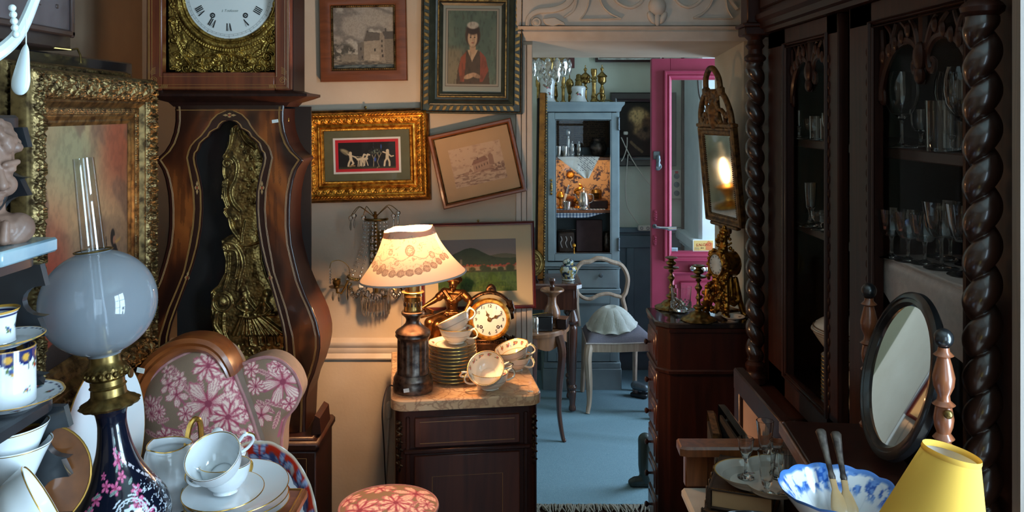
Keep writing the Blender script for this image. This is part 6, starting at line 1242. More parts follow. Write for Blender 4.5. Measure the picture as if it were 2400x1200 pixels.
for k in range(9): b.cap((-.05+k*.012,-.022,.030), .008, (-.05+k*.012,-.018,.060-.002*abs(k-4)), .006)
blob('bust_figure', b, M['terracotta'], bu_, .0024, 1, .4); b=MB(); b.lathe([(.045,.021),(.05,.023),(.046,.030),(0,.032)], 30); b.build('socle', M['terracotta'], bu_)
# faience on the third shelf
z3 = 1.2625
def fai_col(kind):
    def f(TH, TT, RR, ZZ):
        c = np.zeros(TH.shape+(3,))+np.array((222,226,230))/255; S_ = TH*.04; NV = (36,44,92); OC = (200,150,66)
        if kind == 'mug':
            Z = ZZ/.082; sc_ = .10*np.abs(np.sin(TH*5)); c = mix(c, 1.0*(Z > .80-sc_), NV); 
            for x in np.arange(.0126,.26,.0251): c = mix(c, inell(S_, ZZ, x, .0690, .0062, .0050, 0, .2), OC)
            c = c; c = mix(c, 1.0*(Z > .95), OC); c = posies(c, S_, ZZ, [(x, z, .0065) for x in np.arange(.01,.25,.042) for z in (.052,)]+[(x, .022, .004) for x in np.arange(.03,.25,.042)], [(170,60,40),(200,150,60),(60,80,130)])
            for x in np.arange(.012,.25,.021): c = mix(c, 1.0*(np.abs(S_-x) < .0007)*(np.abs(ZZ-.06) < .009), (90,90,80))
        elif kind == 'saucer':
            R_ = RR/RR.max(); c = mix(c, 1.0*(R_ > .965), OC); c = mix(c, 1.0*(R_ > .90)*(R_ < .93)*(np.sin(TH*30) > -.3), NV); c = posies(c, TH*.06, RR, [(x, .055, .005) for x in np.arange(.01,.38,.035)], [(170,60,40),(60,80,130)])
        else:
            c = mix(c, 1.0*(ZZ > .043), OC); c = mix(c, 1.0*(np.abs(ZZ-.040) < .0012), NV); c = posies(c, TH*.026, ZZ, [(x, .020, .0045) for x in np.arange(.01,.17,.024)], [(60,90,150),(170,110,60),(70,84,110)])
        return c
    return f
fz = thing('faience_saucer', 'scalloped faience saucer under the flower-painted mug on the whatnot', 'saucer', (-.712, 1.205, z3)); b = None
paint_lathe('dish', saucer_prof(.072, .018), fai_col('saucer'), M['vporc'], fz, 110, 60, lambda TH, TT, RR, ZZ: (RR*(1+.02*np.abs(np.sin(TH*5))*(RR/.072)**3), ZZ), False)
fm = thing('faience_mug', 'white faience mug with navy scalloped border and small flower sprays', 'mug', (-.716, 1.205, z3+.006)); paint_lathe('body', [(0,0),(.038,0),(.0395,.003),(.039,.04),(.039,.080),(.037,.081),(.036,.04),(.034,.006),(0,.006)], fai_col('mug'), M['vporc'], fm, 120, 90, None, False)
b=MB(); b.tube(spline([(-.038,-.01,.068),(-.058,-.015,.064),(-.060,-.015,.035),(-.038,-.01,.020)], 6), .004, 8); b.build('handle', M['porc'], fm)
fs = thing('faience_saucer', 'faience saucer with ochre edge resting on top of the painted mug', 'saucer', (-.714, 1.203, z3+.0875), (R(2), R(-3), 0)); paint_lathe('dish', saucer_prof(.052, .012), fai_col('saucer'), M['vporc'], fs, 100, 60, None, False)
fc = thing('faience_cup', 'small flared faience cup with blue sprigs topmost on the whatnot mug', 'cup', (-.722, 1.20, z3+.0935), (R(2), R(-3), 0)); paint_lathe('bowl', [(0,0),(.020,0),(.0215,.003),(.022,.02),(.0255,.038),(.030,.046),(.0285,.046),(.024,.038),(.020,.018),(.018,.004),(0,.004)], fai_col('cup'), M['vporc'], fc, 110, 80)
b=MB(); b.tube(spline([(-.021,0,.036),(-.038,0,.034),(-.038,0,.014),(-.021,0,.010)], 6), .003, 8); b.build('handle', M['porc'], fc)
plate('saucer', 'white saucer with pink print at the front of the third whatnot shelf', (-.712, 1.02, z3+.006), (0,0,0), .062, .014)
wD = dup(wA, (-.712, 1.02, z3+.012), (0,0,R(80)), 'plain white cup at the front of the third whatnot shelf', .95)
# white bowls and tipped cup on the lowest shelf
z4 = 1.0555; g = 'white saucers on the lowest whatnot shelf'
for k in range(4): plate('saucer', ['bottom','second','third','top'][k]+' white saucer of the tilted pile on the lowest whatnot shelf', (-.668+.002*k, 1.15, z4+.001+k*.009), (0, R(0+3*k), 0), .068, .014, g)
wE = dup(wA, (-.690, 1.135, z4+.058), (R(-10), R(62), R(20)), 'white cup lying on its side on the saucers of the lowest whatnot shelf', 1.25)
for k, (dz, s_) in enumerate(((0,1),(.024,1.0))):
    t = thing('white_bowl', ['white bowl holding another one on the lowest whatnot shelf','flared white bowl nested in another on the whatnot'][k], 'bowl', (-.718, 1.225, z4+.085+dz), (0, R(-4*k), 0), 'white bowls on the whatnot')
    b=MB(); b.lathe(smooth_prof([(0,0),(.022,0),(.024,.003),(.030,.015),(.042,.042),(.052,.062),(.0508,.0625),(.040,.043),(.027,.016),(.018,.005),(0,.005)]), 48); b.build('body', M['porc'], t, 50); b=MB(); b.tube([(.0515*cos(a), .0515*sin(a), .0624) for a in circ(48)], .001, 6, closed=True); b.build('gilt_rim', M['goldrim'], t)
t = thing('tea_caddy', 'short white canister supporting the bowls on the lowest whatnot shelf', 'canister', (-.718, 1.225, z4+.0005)); b=MB(); b.lathe([(0,0),(.030,0),(.032,.004),(.032,.076),(.029,.083),(0,.084)], 36); b.build('body', M['porc'], t)
t = thing('lustre_dish', 'brown lustre dish with gold rim standing at the back of the lowest whatnot shelf', 'dish', (-.712, 1.262, z4+.001), (R(0), 0, R(35))); K = T(0,0,.082) @ Rx(84)
b=MB(); b.lathe(saucer_prof(.080, .014), 48, 0, K); b.build('dish', plain('brown_lustre', (92,54,30), (120,72,38), .2, .3, coat=.5), t, 50); b=MB(); b.tube([K @ Vector((.079*cos(a), .079*sin(a), .0148)) for a in circ(48)], .0018, 6, closed=True); b.build('gilt_rim', M['goldrim'], t)
# opaline chandelier: only its lowest sprays hang into view
oc = thing('opaline_chandelier', 'white opaline glass chandelier with hanging leaf drops over the whatnot', 'chandelier', (-.68, 1.0, 2.6))
b=MB(); b.tube([(0,0,0),(0,0,-.62)], .005, 8); b.lathe([(0,-.02),(.05,-.015),(.055,0),(0,0)], 24); b.build('stem', M['porc'], oc)
b=MB(); b.lathe(smooth_prof([(0,-.86),(.012,-.85),(.018,-.82),(.010,-.80),(.03,-.74),(.036,-.70),(.02,-.66),(.008,-.62),(0,-.62)]), 24); b.build('baluster', M['opal'], oc)
for a0 in (40, 160, 280):
    a = R(a0); d = Vector((cos(a), sin(a), 0)); q = spline([Vector((0,0,-.80))+d*.02, Vector((0,0,-.855))+d*.045, Vector((0,0,-.83))+d*.085, Vector((0,0,-.77))+d*.11], 8); b=MB(); b.tube(q, [.012-.006*i/(len(q)-1) for i in range(len(q))], 9); b.build('arm', M['opal'], oc)
def leafdrop(p, s=1.0):
    b=MB(); n = 20; pr = [(.0008,0),(.004,-.006),(.0062,-.016),(.0085,-.030),(.0105,-.042),(.0095,-.052),(.005,-.058),(0,-.0595)]; b.lathe([(r*s, z*s) for r, z in smooth_prof(pr, 4)], 20, 0, T(*p) @ Ry(8) @ Sc(1,.45,1)); b.tube([(p[0], p[1], p[2]), (p[0], p[1], p[2]+.03)], .0007, 5); b.build('leaf_drop', M['opal'], oc, 60)
leafdrop((.122,-.02,-.842)); leafdrop((.06,-.12,-.85)); leafdrop((-.08,.1,-.85))
for k in range(5): b=MB(); b.ell((.112+.001*k,-.03,-.802-.0075*k), .0042, 10, 8); b.build('bead', M['opal'], oc)
# --- dark carved bookcase along the right-hand wall
def wpart(o, root): o.parent = root; o.matrix_parent_inverse = Matrix.Translation(root.location).inverted(); return o
bk = thing('display_bookcase', 'tall dark carved bookcase with barley-twist columns and glazed doors full of glassware', 'bookcase', (1.0, 2.04, 0))
def wb_(b, name, m, ang=38): return wpart(b.build(name, m, None, ang), bk)
BX, BY0, BY1 = .80, 1.335, 2.775
b=MB(); b.box((1.01, BY1-.012, 1.38), (.42, .024, 1.10)); wb_(b, 'end_panel', M['black_oak']); b=MB(); b.box((1.01, BY0+.012, 1.38), (.42, .024, 1.10)); wb_(b, 'end_panel', M['black_oak'])
b=MB(); b.box((1.21, (BY0+BY1)/2, 1.38), (.02, BY1-BY0, 1.10)); wb_(b, 'back_panel', M['dark_void'])
def prof_y(prof, y0, y1):
    n = len(prof); b=MB(); vs = [(x, y, z) for y in (y0, y1) for x, z in prof]; b.add(vs, [(i, (i+1) % n, n+(i+1) % n, n+i) for i in range(n)]+[tuple(range(n))[::-1], tuple(range(n, 2*n))]); return b
wb_(prof_y([(1.22,1.925),(.785,1.925),(.780,1.935),(.770,1.94),(.766,1.955),(.755,1.965),(.755,1.98),(.770,1.985),(.770,2.15),(.755,2.155),(.745,2.17),(.70,2.22),(.69,2.25),(.66,2.27),(.66,2.30),(1.22,2.30)], BY0-.0, BY1), 'entablature', M['oak_y'], 30)
wb_(prof_y([(1.22,.02),(.735,.02),(.735,.12),(.748,.13),(.748,.76),(.735,.77),(.722,.785),(.722,.815),(.735,.825),(1.22,.825)], BY0, BY1), 'base_cabinet', M['oak_y'], 30)
for y0, y1 in ((1.40,2.02),(2.09,2.71)):
    b=MB(); b.box((.744, (y0+y1)/2, .45), (.016, y1-y0, .58), .004); b.box((.738, (y0+y1)/2, .45), (.012, y1-y0-.16, .42), .008); wb_(b, 'base_door', M['black_oak'])
for y in (BY0+.06, BY1-.06, (BY0+BY1)/2):     # carved blocks of the frieze
    b=MB(); b.box((.764, y, 2.07), (.03, .11, .17), .006); b.lathe([(0,.012),(.02,.01),(.03,.004),(.034,0)], 20, 0, T(.749, y, 2.07) @ Ry(-90)); wb_(b, 'frieze_block', M['black_oak'])
for y0, y1 in ((1.46,1.98),(2.10,2.62)):
    b=MB(); ym = (y0+y1)/2; b.box((.767, ym, 2.07), (.012, y1-y0, .15), .004)
    for k in range(6): a = k*PI/3; b.ell((.760, ym+.10*cos(a), 2.07+.045*sin(a)), (.008, .035, .018), 10, 6)
    b.ell((.756, ym, 2.07), (.012,.03,.03), 12, 8); wb_(b, 'carved_frieze', M['black_oak'])
def twist(yc, sgn, z0=.90, z1=1.835):
    n = int((z1-z0)/.0018); m = 44; z = np.linspace(z0, z1, n); th = circ(m); ph = sgn*2*PI*(z-z0)/.0632; en = np.minimum(1, np.minimum(z-z0, z1-z)/.02)
    rr = .0255+(.0125+.0175*np.abs(np.cos((th[None]-ph[:,None])/2))**.62-.0255)*en[:,None]; X = .766+rr*np.cos(th)[None]; Y = yc+rr*np.sin(th)[None]; Z = np.repeat(z[:,None], m, 1)
    o = grid_np(np.stack([X, Y, Z], -1), 'twisted_shaft', M['twist'], None, None, None, True, None, True); wpart(o, bk)
    b=MB(); b.lathe([(.030,.825),(.036,.83),(.036,.85),(.028,.858),(.026,.868),(.030,.876),(.030,.886),(.022,.895),(.022,.905)], 28, 0, T(.766, yc, 0)); wb_(b, 'column_base', M['black_oak'])
    b=MB(); b.lathe([(.022,1.828),(.024,1.836),(.032,1.842),(.034,1.850),(.030,1.856),(.022,1.862),(.021,1.876),(.026,1.882),(.030,1.888),(.024,1.894),(.022,1.905),(.030,1.913),(.034,1.918)], 28, 0, T(.766, yc, 0)); b.box((.766, yc, 1.932), (.085, .085, .028), .004); b.box((.766, yc, 1.95), (.10, .10, .012), .003); b.box((.766, yc, 2.06), (.07,.075,.21), .004); wb_(b, 'column_capital', M['black_oak'])
twist(1.390, 1); twist(2.690, -1)
def door(name, ya, yb, wa, wb, n=0):
    """frame-and-panel door between ya (near) and yb (far); wa, wb stile widths"""
    b=MB(); z0, z1 = .84, 1.925
    b.box((BX+.014, ya+wa/2, (z0+z1)/2), (.028, wa, z1-z0), .003); b.box((BX+.014, yb-wb/2, (z0+z1)/2), (.028, wb, z1-z0), .003); b.box((BX+.014, (ya+yb)/2, z0+.035), (.028, yb-ya-.004, .07), .003); b.box((BX+.014, (ya+yb)/2, z1-.026), (.028, yb-ya-.004, .052), .003)
    d = wb_(b, 'glazed_door', M['black_oak']); b=MB(); i0, i1 = ya+wa, yb-wb
    for w, o_, r_ in ((-.006,-.002,.006),(.006,.0,.004)): b.tube([(BX+o_, i0+w, .91+w), (BX+o_, i1-w, .91+w), (BX+o_, i1-w, 1.873-w), (BX+o_, i0+w, 1.873-w)], r_, 6, closed=True)
    n_ = int(.95/.034)
    for k in range(n_):
        for y in (i0-.020, i1+.020): b.ell((BX-.001, y, .93+k*.034), (.004,.004,.011), 6, 5)
    wb_(b, 'door_moulding', M['black_oak']); g_ = MB(); g_.add([(BX+.016,i0-.005,.905),(BX+.016,i1+.005,.905),(BX+.016,i1+.005,1.878),(BX+.016,i0-.005,1.878)], [(0,1,2,3)]); wpart(g_.build('glass', M['caseglass'], None), bk)
    # carved tracery: two leafy arches meeting in a pendant
    w = i1-i0; yc = (i0+i1)/2; b = MB()
    def S(pts, r0, r1): q = spline([(0, yc+y*w/2, z) for y, z in pts], 8); b.tube(q, list(np.linspace(r0, r1, len(q))), 7, 0, T(BX+.020, 0, 0) @ Sc(.8,1,1))
    for s in (-1, 1):
        S([(s*.97,1.705),(s*.96,1.735),(s*.86,1.775),(s*.66,1.812),(s*.42,1.828),(s*.22,1.822),(s*.10,1.795),(s*.12,1.765),(s*.20,1.762),(s*.22,1.778),(s*.16,1.784)], .011, .006); S([(s*.97,1.72),(s*.90,1.775),(s*.72,1.825),(s*.60,1.868)], .010, .006); S([(s*.66,1.815),(s*.72,1.85),(s*.86,1.868)], .009, .005); S([(s*.30,1.828),(s*.36,1.852),(s*.50,1.870)], .008, .005); S([(s*.06,1.80),(s*.16,1.845),(s*.28,1.870)], .010, .006); S([(s*.97,1.75),(s*.92,1.80),(s*.95,1.86)], .008, .008); S([(s*.97,1.705),(s*.90,1.700),(s*.90,1.722),(s*.94,1.722)], .007, .005)
        for k in range(5): b.ell((BX+.014, yc+s*w/2*(.88-.15*k), 1.80+.012*k), (.006, .012, .016), 7, 5)
    S([(0,1.873),(0,1.80),(0,1.755),(0,1.735)], .014, .004); b.ell((BX+.012, yc, 1.79), (.012,.020,.030), 10, 8); b.ell((BX+.012, yc, 1.752), (.010,.016,.018), 10, 8)
    wb_(b, 'carved_tracery', M['black_oak'])
door('near', 1.43, 2.025, .07, .127); door('far', 2.095, 2.665, .076, .165)
b=MB(); b.box((BX+.02, 2.715, 1.38), (.03, .10, 1.08), .004); wb_(b, 'corner_post', M['black_oak']); b=MB(); b.box((BX+.02, 1.385, 1.38), (.03, .09, 1.08), .004); wb_(b, 'corner_post', M['black_oak'])
for z in (1.60, 1.352, .862): b=MB(); b.box((1.03, (BY0+BY1)/2, z-.0125), (.36, BY1-BY0-.05, .025), .003); wb_(b, 'shelf', M['oak_y'])
# white cloth over the middle shelf behind the near door
cl = thing('shelf_cloth', 'white linen cloth draped over the bookcase shelf under the stemmed glasses', 'cloth', (.90, 1.68, 1.353)); nyy, nn = 60, 40; yy = np.linspace(1.40, 1.94, nyy)
rows = []
for k in range(nn):
    s = k/(nn-1)*.40
    if s < .27: rows.append(np.stack([1.10-s+0*yy, yy, 1.3555+.0008*np.sin(yy*60)+0*yy], -1))
    else: h_ = (s-.27)*(.78+.55*np.clip((1.80-yy)/.4, 0, 1)-.35*np.clip((yy-1.88)/.06, 0, 1)); rows.append(np.stack([.842-.012*np.clip((s-.27)/.02,0,1)-.006*np.sin(yy*42+1)*(s-.27)*8, yy+.02*(s-.27), 1.3555-h_-.0006*np.sin(yy*60)], -1))
P = np.stack(rows)-np.array([.90,1.68,1.353]); P[..., 0] = np.where(P[..., 0] < -.058, P[..., 0]+.0, P[..., 0]); grid_np(P, 'linen', M['linen'], cl)
# glassware: one of each kind, then copies
def gl_lathe(name, prof, seg=36, par=None): b=MB(); b.lathe(prof, seg); return b.build(name, M['glass'], par, 40)
def stem_glass(bowl, stem_h, foot_r, th=.0013, stem_r=.0035, flute=0, seg=40):
    """solid-walled stemmed glass profile (closed): foot, stem, bowl outside then inside"""
    o = [(0,0),(foot_r,0),(foot_r,.0015),(foot_r*.5,.004),(stem_r*1.4,.009),(stem_r,.016),(stem_r,stem_h-.006)]+[(r, stem_h+z) for r, z in bowl]; i = [(r-th, stem_h+z) for r, z in bowl[::-1] if r > .006]+[(0, stem_h+.005)]; return o+i
def tumbler(r0, r1, h, th=.0018, bt=.008): return [(0,0),(r0,0),(r0+.0005,.002),(r1,h),(r1-th,h),(r0-th,bt),(0,bt)]
def glass_thing(name, label, prof, loc, group, seg=36, flutes=0):
    t = thing(name, label, 'glass', loc, 0, group); b = MB()
    b.lathe(prof, seg, 0, None, (lambda th_, i: 1-.03*(.5+.5*cos(th_*flutes))) if flutes else None); b.build('vessel', M['glass'], t, 45); return t
zs1, zs2 = 1.6005, 1.3565; gA = 'glassware on the upper bookcase shelf'; gB = 'stemmed glasses on the white shelf cloth'
BIG = stem_glass([(.008,.004),(.022,.014),(.033,.034),(.0375,.060),(.036,.085),(.031,.108)], .062, .034)
big = glass_thing('wine_goblet', 'large bulbous wine goblet on the upper bookcase shelf by the door stile', BIG, (.872, 1.91, zs1), gA)
dup(big, (.905, 1.715, zs1), None, 'large wine goblet on the upper bookcase shelf close to the twisted column')
dup(big, (.99, 1.92, zs1), None, 'large wine goblet in the second row of the upper bookcase shelf')
tm = glass_thing('tumbler', 'heavy straight glass tumbler in front of the upper bookcase shelf', tumbler(.034,.0365,.102), (.872, 1.720, zs1), gA)
dup(tm, (.955, 1.83, zs1), None, 'tall straight glass behind the heavy tumbler on the upper shelf', (.85,.85,1.6))
dup(tm, (1.03, 1.74, zs1), None, 'straight glass at the back of the upper shelf', (.9,.9,1.3))
SM = stem_glass([(.006,.002),(.018,.010),(.022,.03),(.0225,.055)], .03, .022); sm_ = glass_thing('sherry_glass', 'small sherry glass beside the big goblet on the upper shelf', SM, (.925, 1.93, zs1), gA)
dup(sm_, (.93, 1.80, zs1), None, 'small sherry glass behind the heavy tumbler'); dup(sm_, (1.04, 1.95, zs1), None, 'small sherry glass in the corner at the back of the upper shelf', 1.1)
W1 = stem_glass([(.005,.002),(.017,.006),(.024,.018),(.0275,.036),(.0315,.064)], .044, .0285); MID = None
wg = glass_thing('wine_glass', 'cut wine glass farthest along the front of the white cloth', W1, (.842, 1.893, zs2), gB, 48, 12)
for (x, y, s, l) in ((.860,1.852,1.0,'second cut wine glass from the door stile on the white cloth'),(.878,1.815,.98,'third cut wine glass from the door stile on the white cloth')): dup(wg, (x, y, zs2), None, l, s)
W2 = stem_glass([(.005,.002),(.020,.005),(.028,.018),(.032,.04),(.0375,.078)], .060, .0345)
wh = glass_thing('wine_glass', 'taller flared wine glass fourth from the door stile on the white cloth', W2, (.888, 1.765, zs2), gB, 48, 10); dup(wh, (.899, 1.690, zs2), None, 'taller flared wine glass next to the twisted column on the white cloth', 1.02)
dup(wh, (.895, 1.605, zs2), None, 'flared wine glass half hidden behind the twisted column', 1.0)
for k, (x, y) in enumerate(((.95,1.905),(.955,1.86),(.965,1.80),(.985,1.73),(1.0,1.66))): dup(wg, (x, y, zs2), None, ORD[k].replace('topmost','first')+' cut wine glass from the door stile in the middle row of the white cloth', 1.02)
FL_ = stem_glass([(.005,.002),(.014,.012),(.020,.05),(.0245,.12)], .05, .028); fl = glass_thing('champagne_flute', 'first champagne flute from the door stile in the back row of the cloth', FL_, (1.04, 1.91, zs2), 'champagne flutes in the back row')
for k, (x, y) in enumerate(((1.05,1.85),(1.045,1.79),(1.05,1.72),(1.06,1.65),(1.10,1.88),(1.11,1.77))): dup(fl, (x, y, zs2-.003), None, ORD[k+1]+' champagne flute from the door stile in the back row of the cloth')
gC = 'glasses behind the far bookcase door'
ft = glass_thing('liqueur_flute', 'thin liqueur flute on the upper shelf behind the far bookcase door', stem_glass([(.004,.002),(.008,.01),(.0095,.03),(.0105,.055)], .028, .019), (.846, 2.515, zs1), gC)
dup(sm_, (.868, 2.47, zs1), None, 'small coupe beside the liqueur flute on the far upper shelf', (1.1,1.1,.7)); dup(tm, (.858, 2.405, zs1), None, 'short tumbler on the far upper bookcase shelf', (.55,.55,.66)); dup(tm, (.872, 2.36, zs1), None, 'second short tumbler on the far upper bookcase shelf', (.55,.55,.6)); dup(sm_, (.862, 2.318, zs1), None, 'small sherry glass on the far upper shelf near the door stile', .9); dup(tm, (.93, 2.42, zs1), None, 'taller tumbler behind the short ones on the far upper shelf', (.6,.6,.85))
dup(ft, (.854, 2.44, 1.3525), None, 'slender vase-like flute on the middle shelf behind the far door', (1.7,1.7,1.5)); dup(sm_, (.853, 2.365, 1.3525), None, 'low footed glass on the middle shelf behind the far door', (1.1,1.1,.62)); dup(big, (.880, 2.30, 1.3525), None, 'goblet on the middle shelf near the far door stile', .8)
# dinner service at the bottom of the bookcase
zb = .8625; M['porc_grey'] = plain('old_white_faience', (206,200,190), (190,184,174), .25, coat=.4, scale=12)
def pl_pile(n, x, y, where, R0=.055, z=zb, grp='piled dinner plates in the bookcase'):
    f_ = None
    for k in range(n):
        label = ORD[n-1-k]+' plate from the top '+where if k < n-1 else 'topmost plate '+where
        if f_ is None: f_ = plate('dinner_plate', label, (x, y, z+k*.0105), (0,0,0), R0, .013, grp, M['porc_grey'])
        else: dup(f_, (x, y, z+k*.0105), None, label)
    return z+n*.0105+.004
zz_ = pl_pile(14, .905, 2.33, 'of the pile under the tureen in the bookcase', .058)
tu = thing('soup_tureen', 'lidded white tureen with brown bands on a plate pile in the bookcase', 'tureen', (.905, 2.33, zz_), (0,0,R(100)), None); b=MB(); b.lathe(smooth_prof([(0,0),(.030,0),(.034,.004),(.045,.015),(.066,.045),(.078,.066),(.077,.070),(.070,.070),(0,.068)]), 44, 0, Sc(1.25,1,1)); b.build('body', M['porc_grey'], tu, 50)
b=MB(); b.lathe(smooth_prof([(.074,.071),(.072,.076),(.060,.090),(.036,.104),(.012,.110),(.009,.118),(.014,.126),(.010,.134),(0,.135)]), 44, 0, Sc(1.25,1,1)); b.build('lid', M['porc_grey'], tu, 50)
M['brownband'] = plain('brown_print', (96,72,52), None, .4)
for r_, z_ in ((.0775,.0665),(.072,.058),(.0735,.0755)): b=MB(); b.tube([(1.25*r_*cos(a), r_*sin(a), z_) for a in circ(48)], .0022, 5, closed=True); b.build('printed_band', M['brownband'], tu)
for s in (-1, 1): b=MB(); b.tube(spline([(s*.088,-.02,.050),(s*.108,-.018,.064),(s*.112,0,.068),(s*.108,.018,.064),(s*.088,.02,.050)], 6), .006, 8); b.build('handle', M['porc_grey'], tu)
zf_ = pl_pile(16, .872, 2.058, 'of the pile seen between the bookcase doors', .048)
ln = thing('folded_linen', 'folded white linen under the sauce boat at the bottom of the bookcase', 'linen', (.885, 2.215, zb))
for k in range(4): b=MB(); b.box((.0, -.005*k, .010+.016*k), (.10-.006*k, .17-.012*k, .015), .006); b.build('fold', M['linen'], ln)
vd = thing('vegetable_dish', 'oval white covered dish with scroll handle on folded linen in the bookcase', 'dish', (.885, 2.205, zb+.067), (0,0,R(95))); b=MB(); b.lathe(smooth_prof([(0,0),(.032,0),(.036,.004),(.052,.026),(.060,.046),(.058,.049),(.05,.034),(.03,.012),(0,.010)]), 40, 0, Sc(1.35,.8,1)); b.build('body', M['porc_grey'], vd, 50)
b=MB(); b.lathe(smooth_prof([(.056,.048),(.050,.056),(.03,.070),(.0,.076)]), 40, 0, Sc(1.35,.8,1)); l_ = b.build('lid', M['porc_grey'], vd, 50); b=MB(); b.tube(spline([(-.03,0,.070),(-.022,0,.09),(0,0,.095),(.022,0,.09),(.03,0,.070)], 6), .005, 8); b.build('scroll_handle', M['brownband'], l_); b=MB(); b.tube([(1.35*.0592*cos(a), .8*.0592*sin(a), .048) for a in circ(48)], .002, 5, closed=True); b.build('printed_band', M['brownband'], vd)
# grey timber post at the picture's edge
b=MB(); b.prism([(.752,1.262),(.80,1.262),(.80,1.268),(.96,1.268),(.96,1.29),(.756,1.29)], 0, 2.6); o = struct(b.build('trim_side_post', M['grey_wood'])); b=MB(); b.box((.79, 1.259, 1.11), (.035, .006, .07), .001); b.build('latch_plate', M['crest'], o); b=MB(); b.box((.788, 1.258, 1.155), (.03, .008, .006), .001); b.build('latch_bolt', M['iron'], o)
# --- washstand with marble top, books, dish and little glasses
wsx = thing('washstand', 'low washstand with pale marble top and dark wooden ledge at its far end', 'washstand', (.545, 1.43, 0)); WZ = .858
b=MB(); b.box((0, 0, WZ-.011), (.35, .88, .022), .006); b.build('marble_top', M['white_marble'], wsx); b=MB(); b.box((.0, 0, WZ/2-.012), (.32, .84, WZ-.03), .005); b.build('cabinet', M['dark_mah'], wsx)
b=MB(); b.box((-.140, .452, WZ+.036), (.05, .026, .075), .003); b.box((.015, .456, WZ+.036), (.33, .016, .075), .003); b.build('ledge_panel', M['walnut'], wsx)
b=MB(); b.box((.03, .445, WZ+.033), (.26, .008, .064), .001); b.build('marble_splash', M['white_marble'], wsx)
b=MB(); b.prism([(-.180,.425),(-.165,.418),(.19,.418),(.19,.475),(-.178,.475)], WZ+.074, WZ+.094, 0, None, .005); b.build('ledge_rail', M['walnut'], wsx)
for (x0, y0, z0, a, lab, w, l, h_) in ((.470,1.735,WZ+.0005,-24,'lower old calf-bound book under the lobed dish',.125,.185,.040),(.474,1.738,WZ+.0412,-21,'upper old calf-bound book under the lobed dish',.120,.175,.042)):
    t = thing('book', lab, 'book', (x0, y0, z0), (0,0,R(a)), 'old books on the washstand'); b = MB()
    b.box((0,0,.003), (w, l, .005), .0015); b.box((0,0,h_-.003), (w, l, .005), .0015); n=8; b.prism([(-w/2-.006*sin(PI*k/n), h_*k/n) for k in range(n+1)]+[(-w/2+.004, h_),(-w/2+.004, 0)], -l/2, l/2, 0, Rx(90))
    for k in range(5): yy_ = -l*.4+k*l*.2; b.box((-w/2-.005, yy_, h_/2), (.006, .006, h_*.8), .002)
    b.build('leather_binding', M['leather'], t); b=MB(); b.box((.002, 0, h_/2), (w-.008, l-.008, h_-.010)); b.build('page_block', M['mat_tan'], t)
    b = MB()
    for k in (1,2,3): yy_ = -l*.4+k*l*.2+.012; b.box((-w/2-.0062, yy_, h_/2), (.002, .0012, h_*.7)); b.box((-w/2-.0062, yy_+.012, h_/2), (.002, .0012, h_*.7))
    b.tube([(-w/2,-l/2+.001,h_-.0005),(w/2,-l/2+.001,h_-.0005)], .0008, 4); b.build('gold_tooling', M['gold_worn'], t)
dd = thing('lobed_dish', 'white three-lobed dish with gold edge and violet posy holding little glasses', 'dish', (.503, 1.690, WZ+.0835), (0,0,R(10)))
th = circ(150); tt = np.linspace(0, 1, 60); TH, TT = np.meshgrid(th, tt); lob = .100*(.72+.28*np.abs(np.cos(1.5*(TH-R(35))))**.8); rr_ = lob*TT; Zd = .003+.020*sm(.72,1.0,TT); c = np.zeros(TH.shape+(3,))+np.array((216,210,200))/255; Xd, Yd = rr_*np.cos(TH), rr_*np.sin(TH)*1.0
for (x, y, s) in ((-.050,-.018,.010),(.045,.012,.007),(-.01,.05,.008)): c = posies(c, Xd, Yd, [(x, y, s)], [(120,60,92),(150,84,104)])
c = mix(c, sm(.965,.985,TT), (206,160,84)); grid_np(np.stack([Xd, Yd, Zd], -1), 'dish_inside', M['vporc'], dd, c, None, True, None, True)
rr2 = lob*(.55+.45*TT); grid_np(np.stack([rr2*np.cos(TH), rr2*np.sin(TH), -.0005+.0232*TT**1.6], -1), 'dish_outside', M['porc_grey'], dd, None, None, True, None, True); b=MB(); b.lathe([(0,-.0006),(.052,-.0006)], 40); b.build('dish_foot', M['porc_grey'], dd)
zd = WZ+.0835+.0045; gD = 'small glasses on the lobed dish'
def at_z(px, py, z): Y = (EYE-z)*FPX/(py-HY); return ((px-1200)/FPX*Y, Y, z)
LIQ = stem_glass([(.004,.002),(.008,.010),(.0135,.024),(.0165,.046)], .032, .017, .0011, .0028); SHOT = [(0,0),(.0165,0),(.0165,.0016),(.006,.006),(.006,.014),(.010,.020),(.0125,.035),(.0175,.082),(.0162,.082),(.0112,.036),(.008,.026),(0,.024)]
lq = glass_thing('liqueur_glass', 'little stemmed liqueur glass alone at the outer lobe of the dish', LIQ, at_z(1748,1118,zd), gD, 36, 8)
sh_ = glass_thing('shot_glass', 'faceted shot glass at the near edge of the lobed dish', SHOT, at_z(1797,1158,zd), gD, 36, 8)
for (px, py, l, s) in ((1842,1160,'faceted shot glass near the blue and white bowl',1.0),(1793,1082,'tall shot glass at the far edge of the lobed dish',1.05),(1856,1084,'shot glass at the far side of the dish by the reeded rail',1.0),(1822,1118,'shot glass in the middle of the lobed dish',.9)): dup(sh_, at_z(px, py, zd), None, l, s)
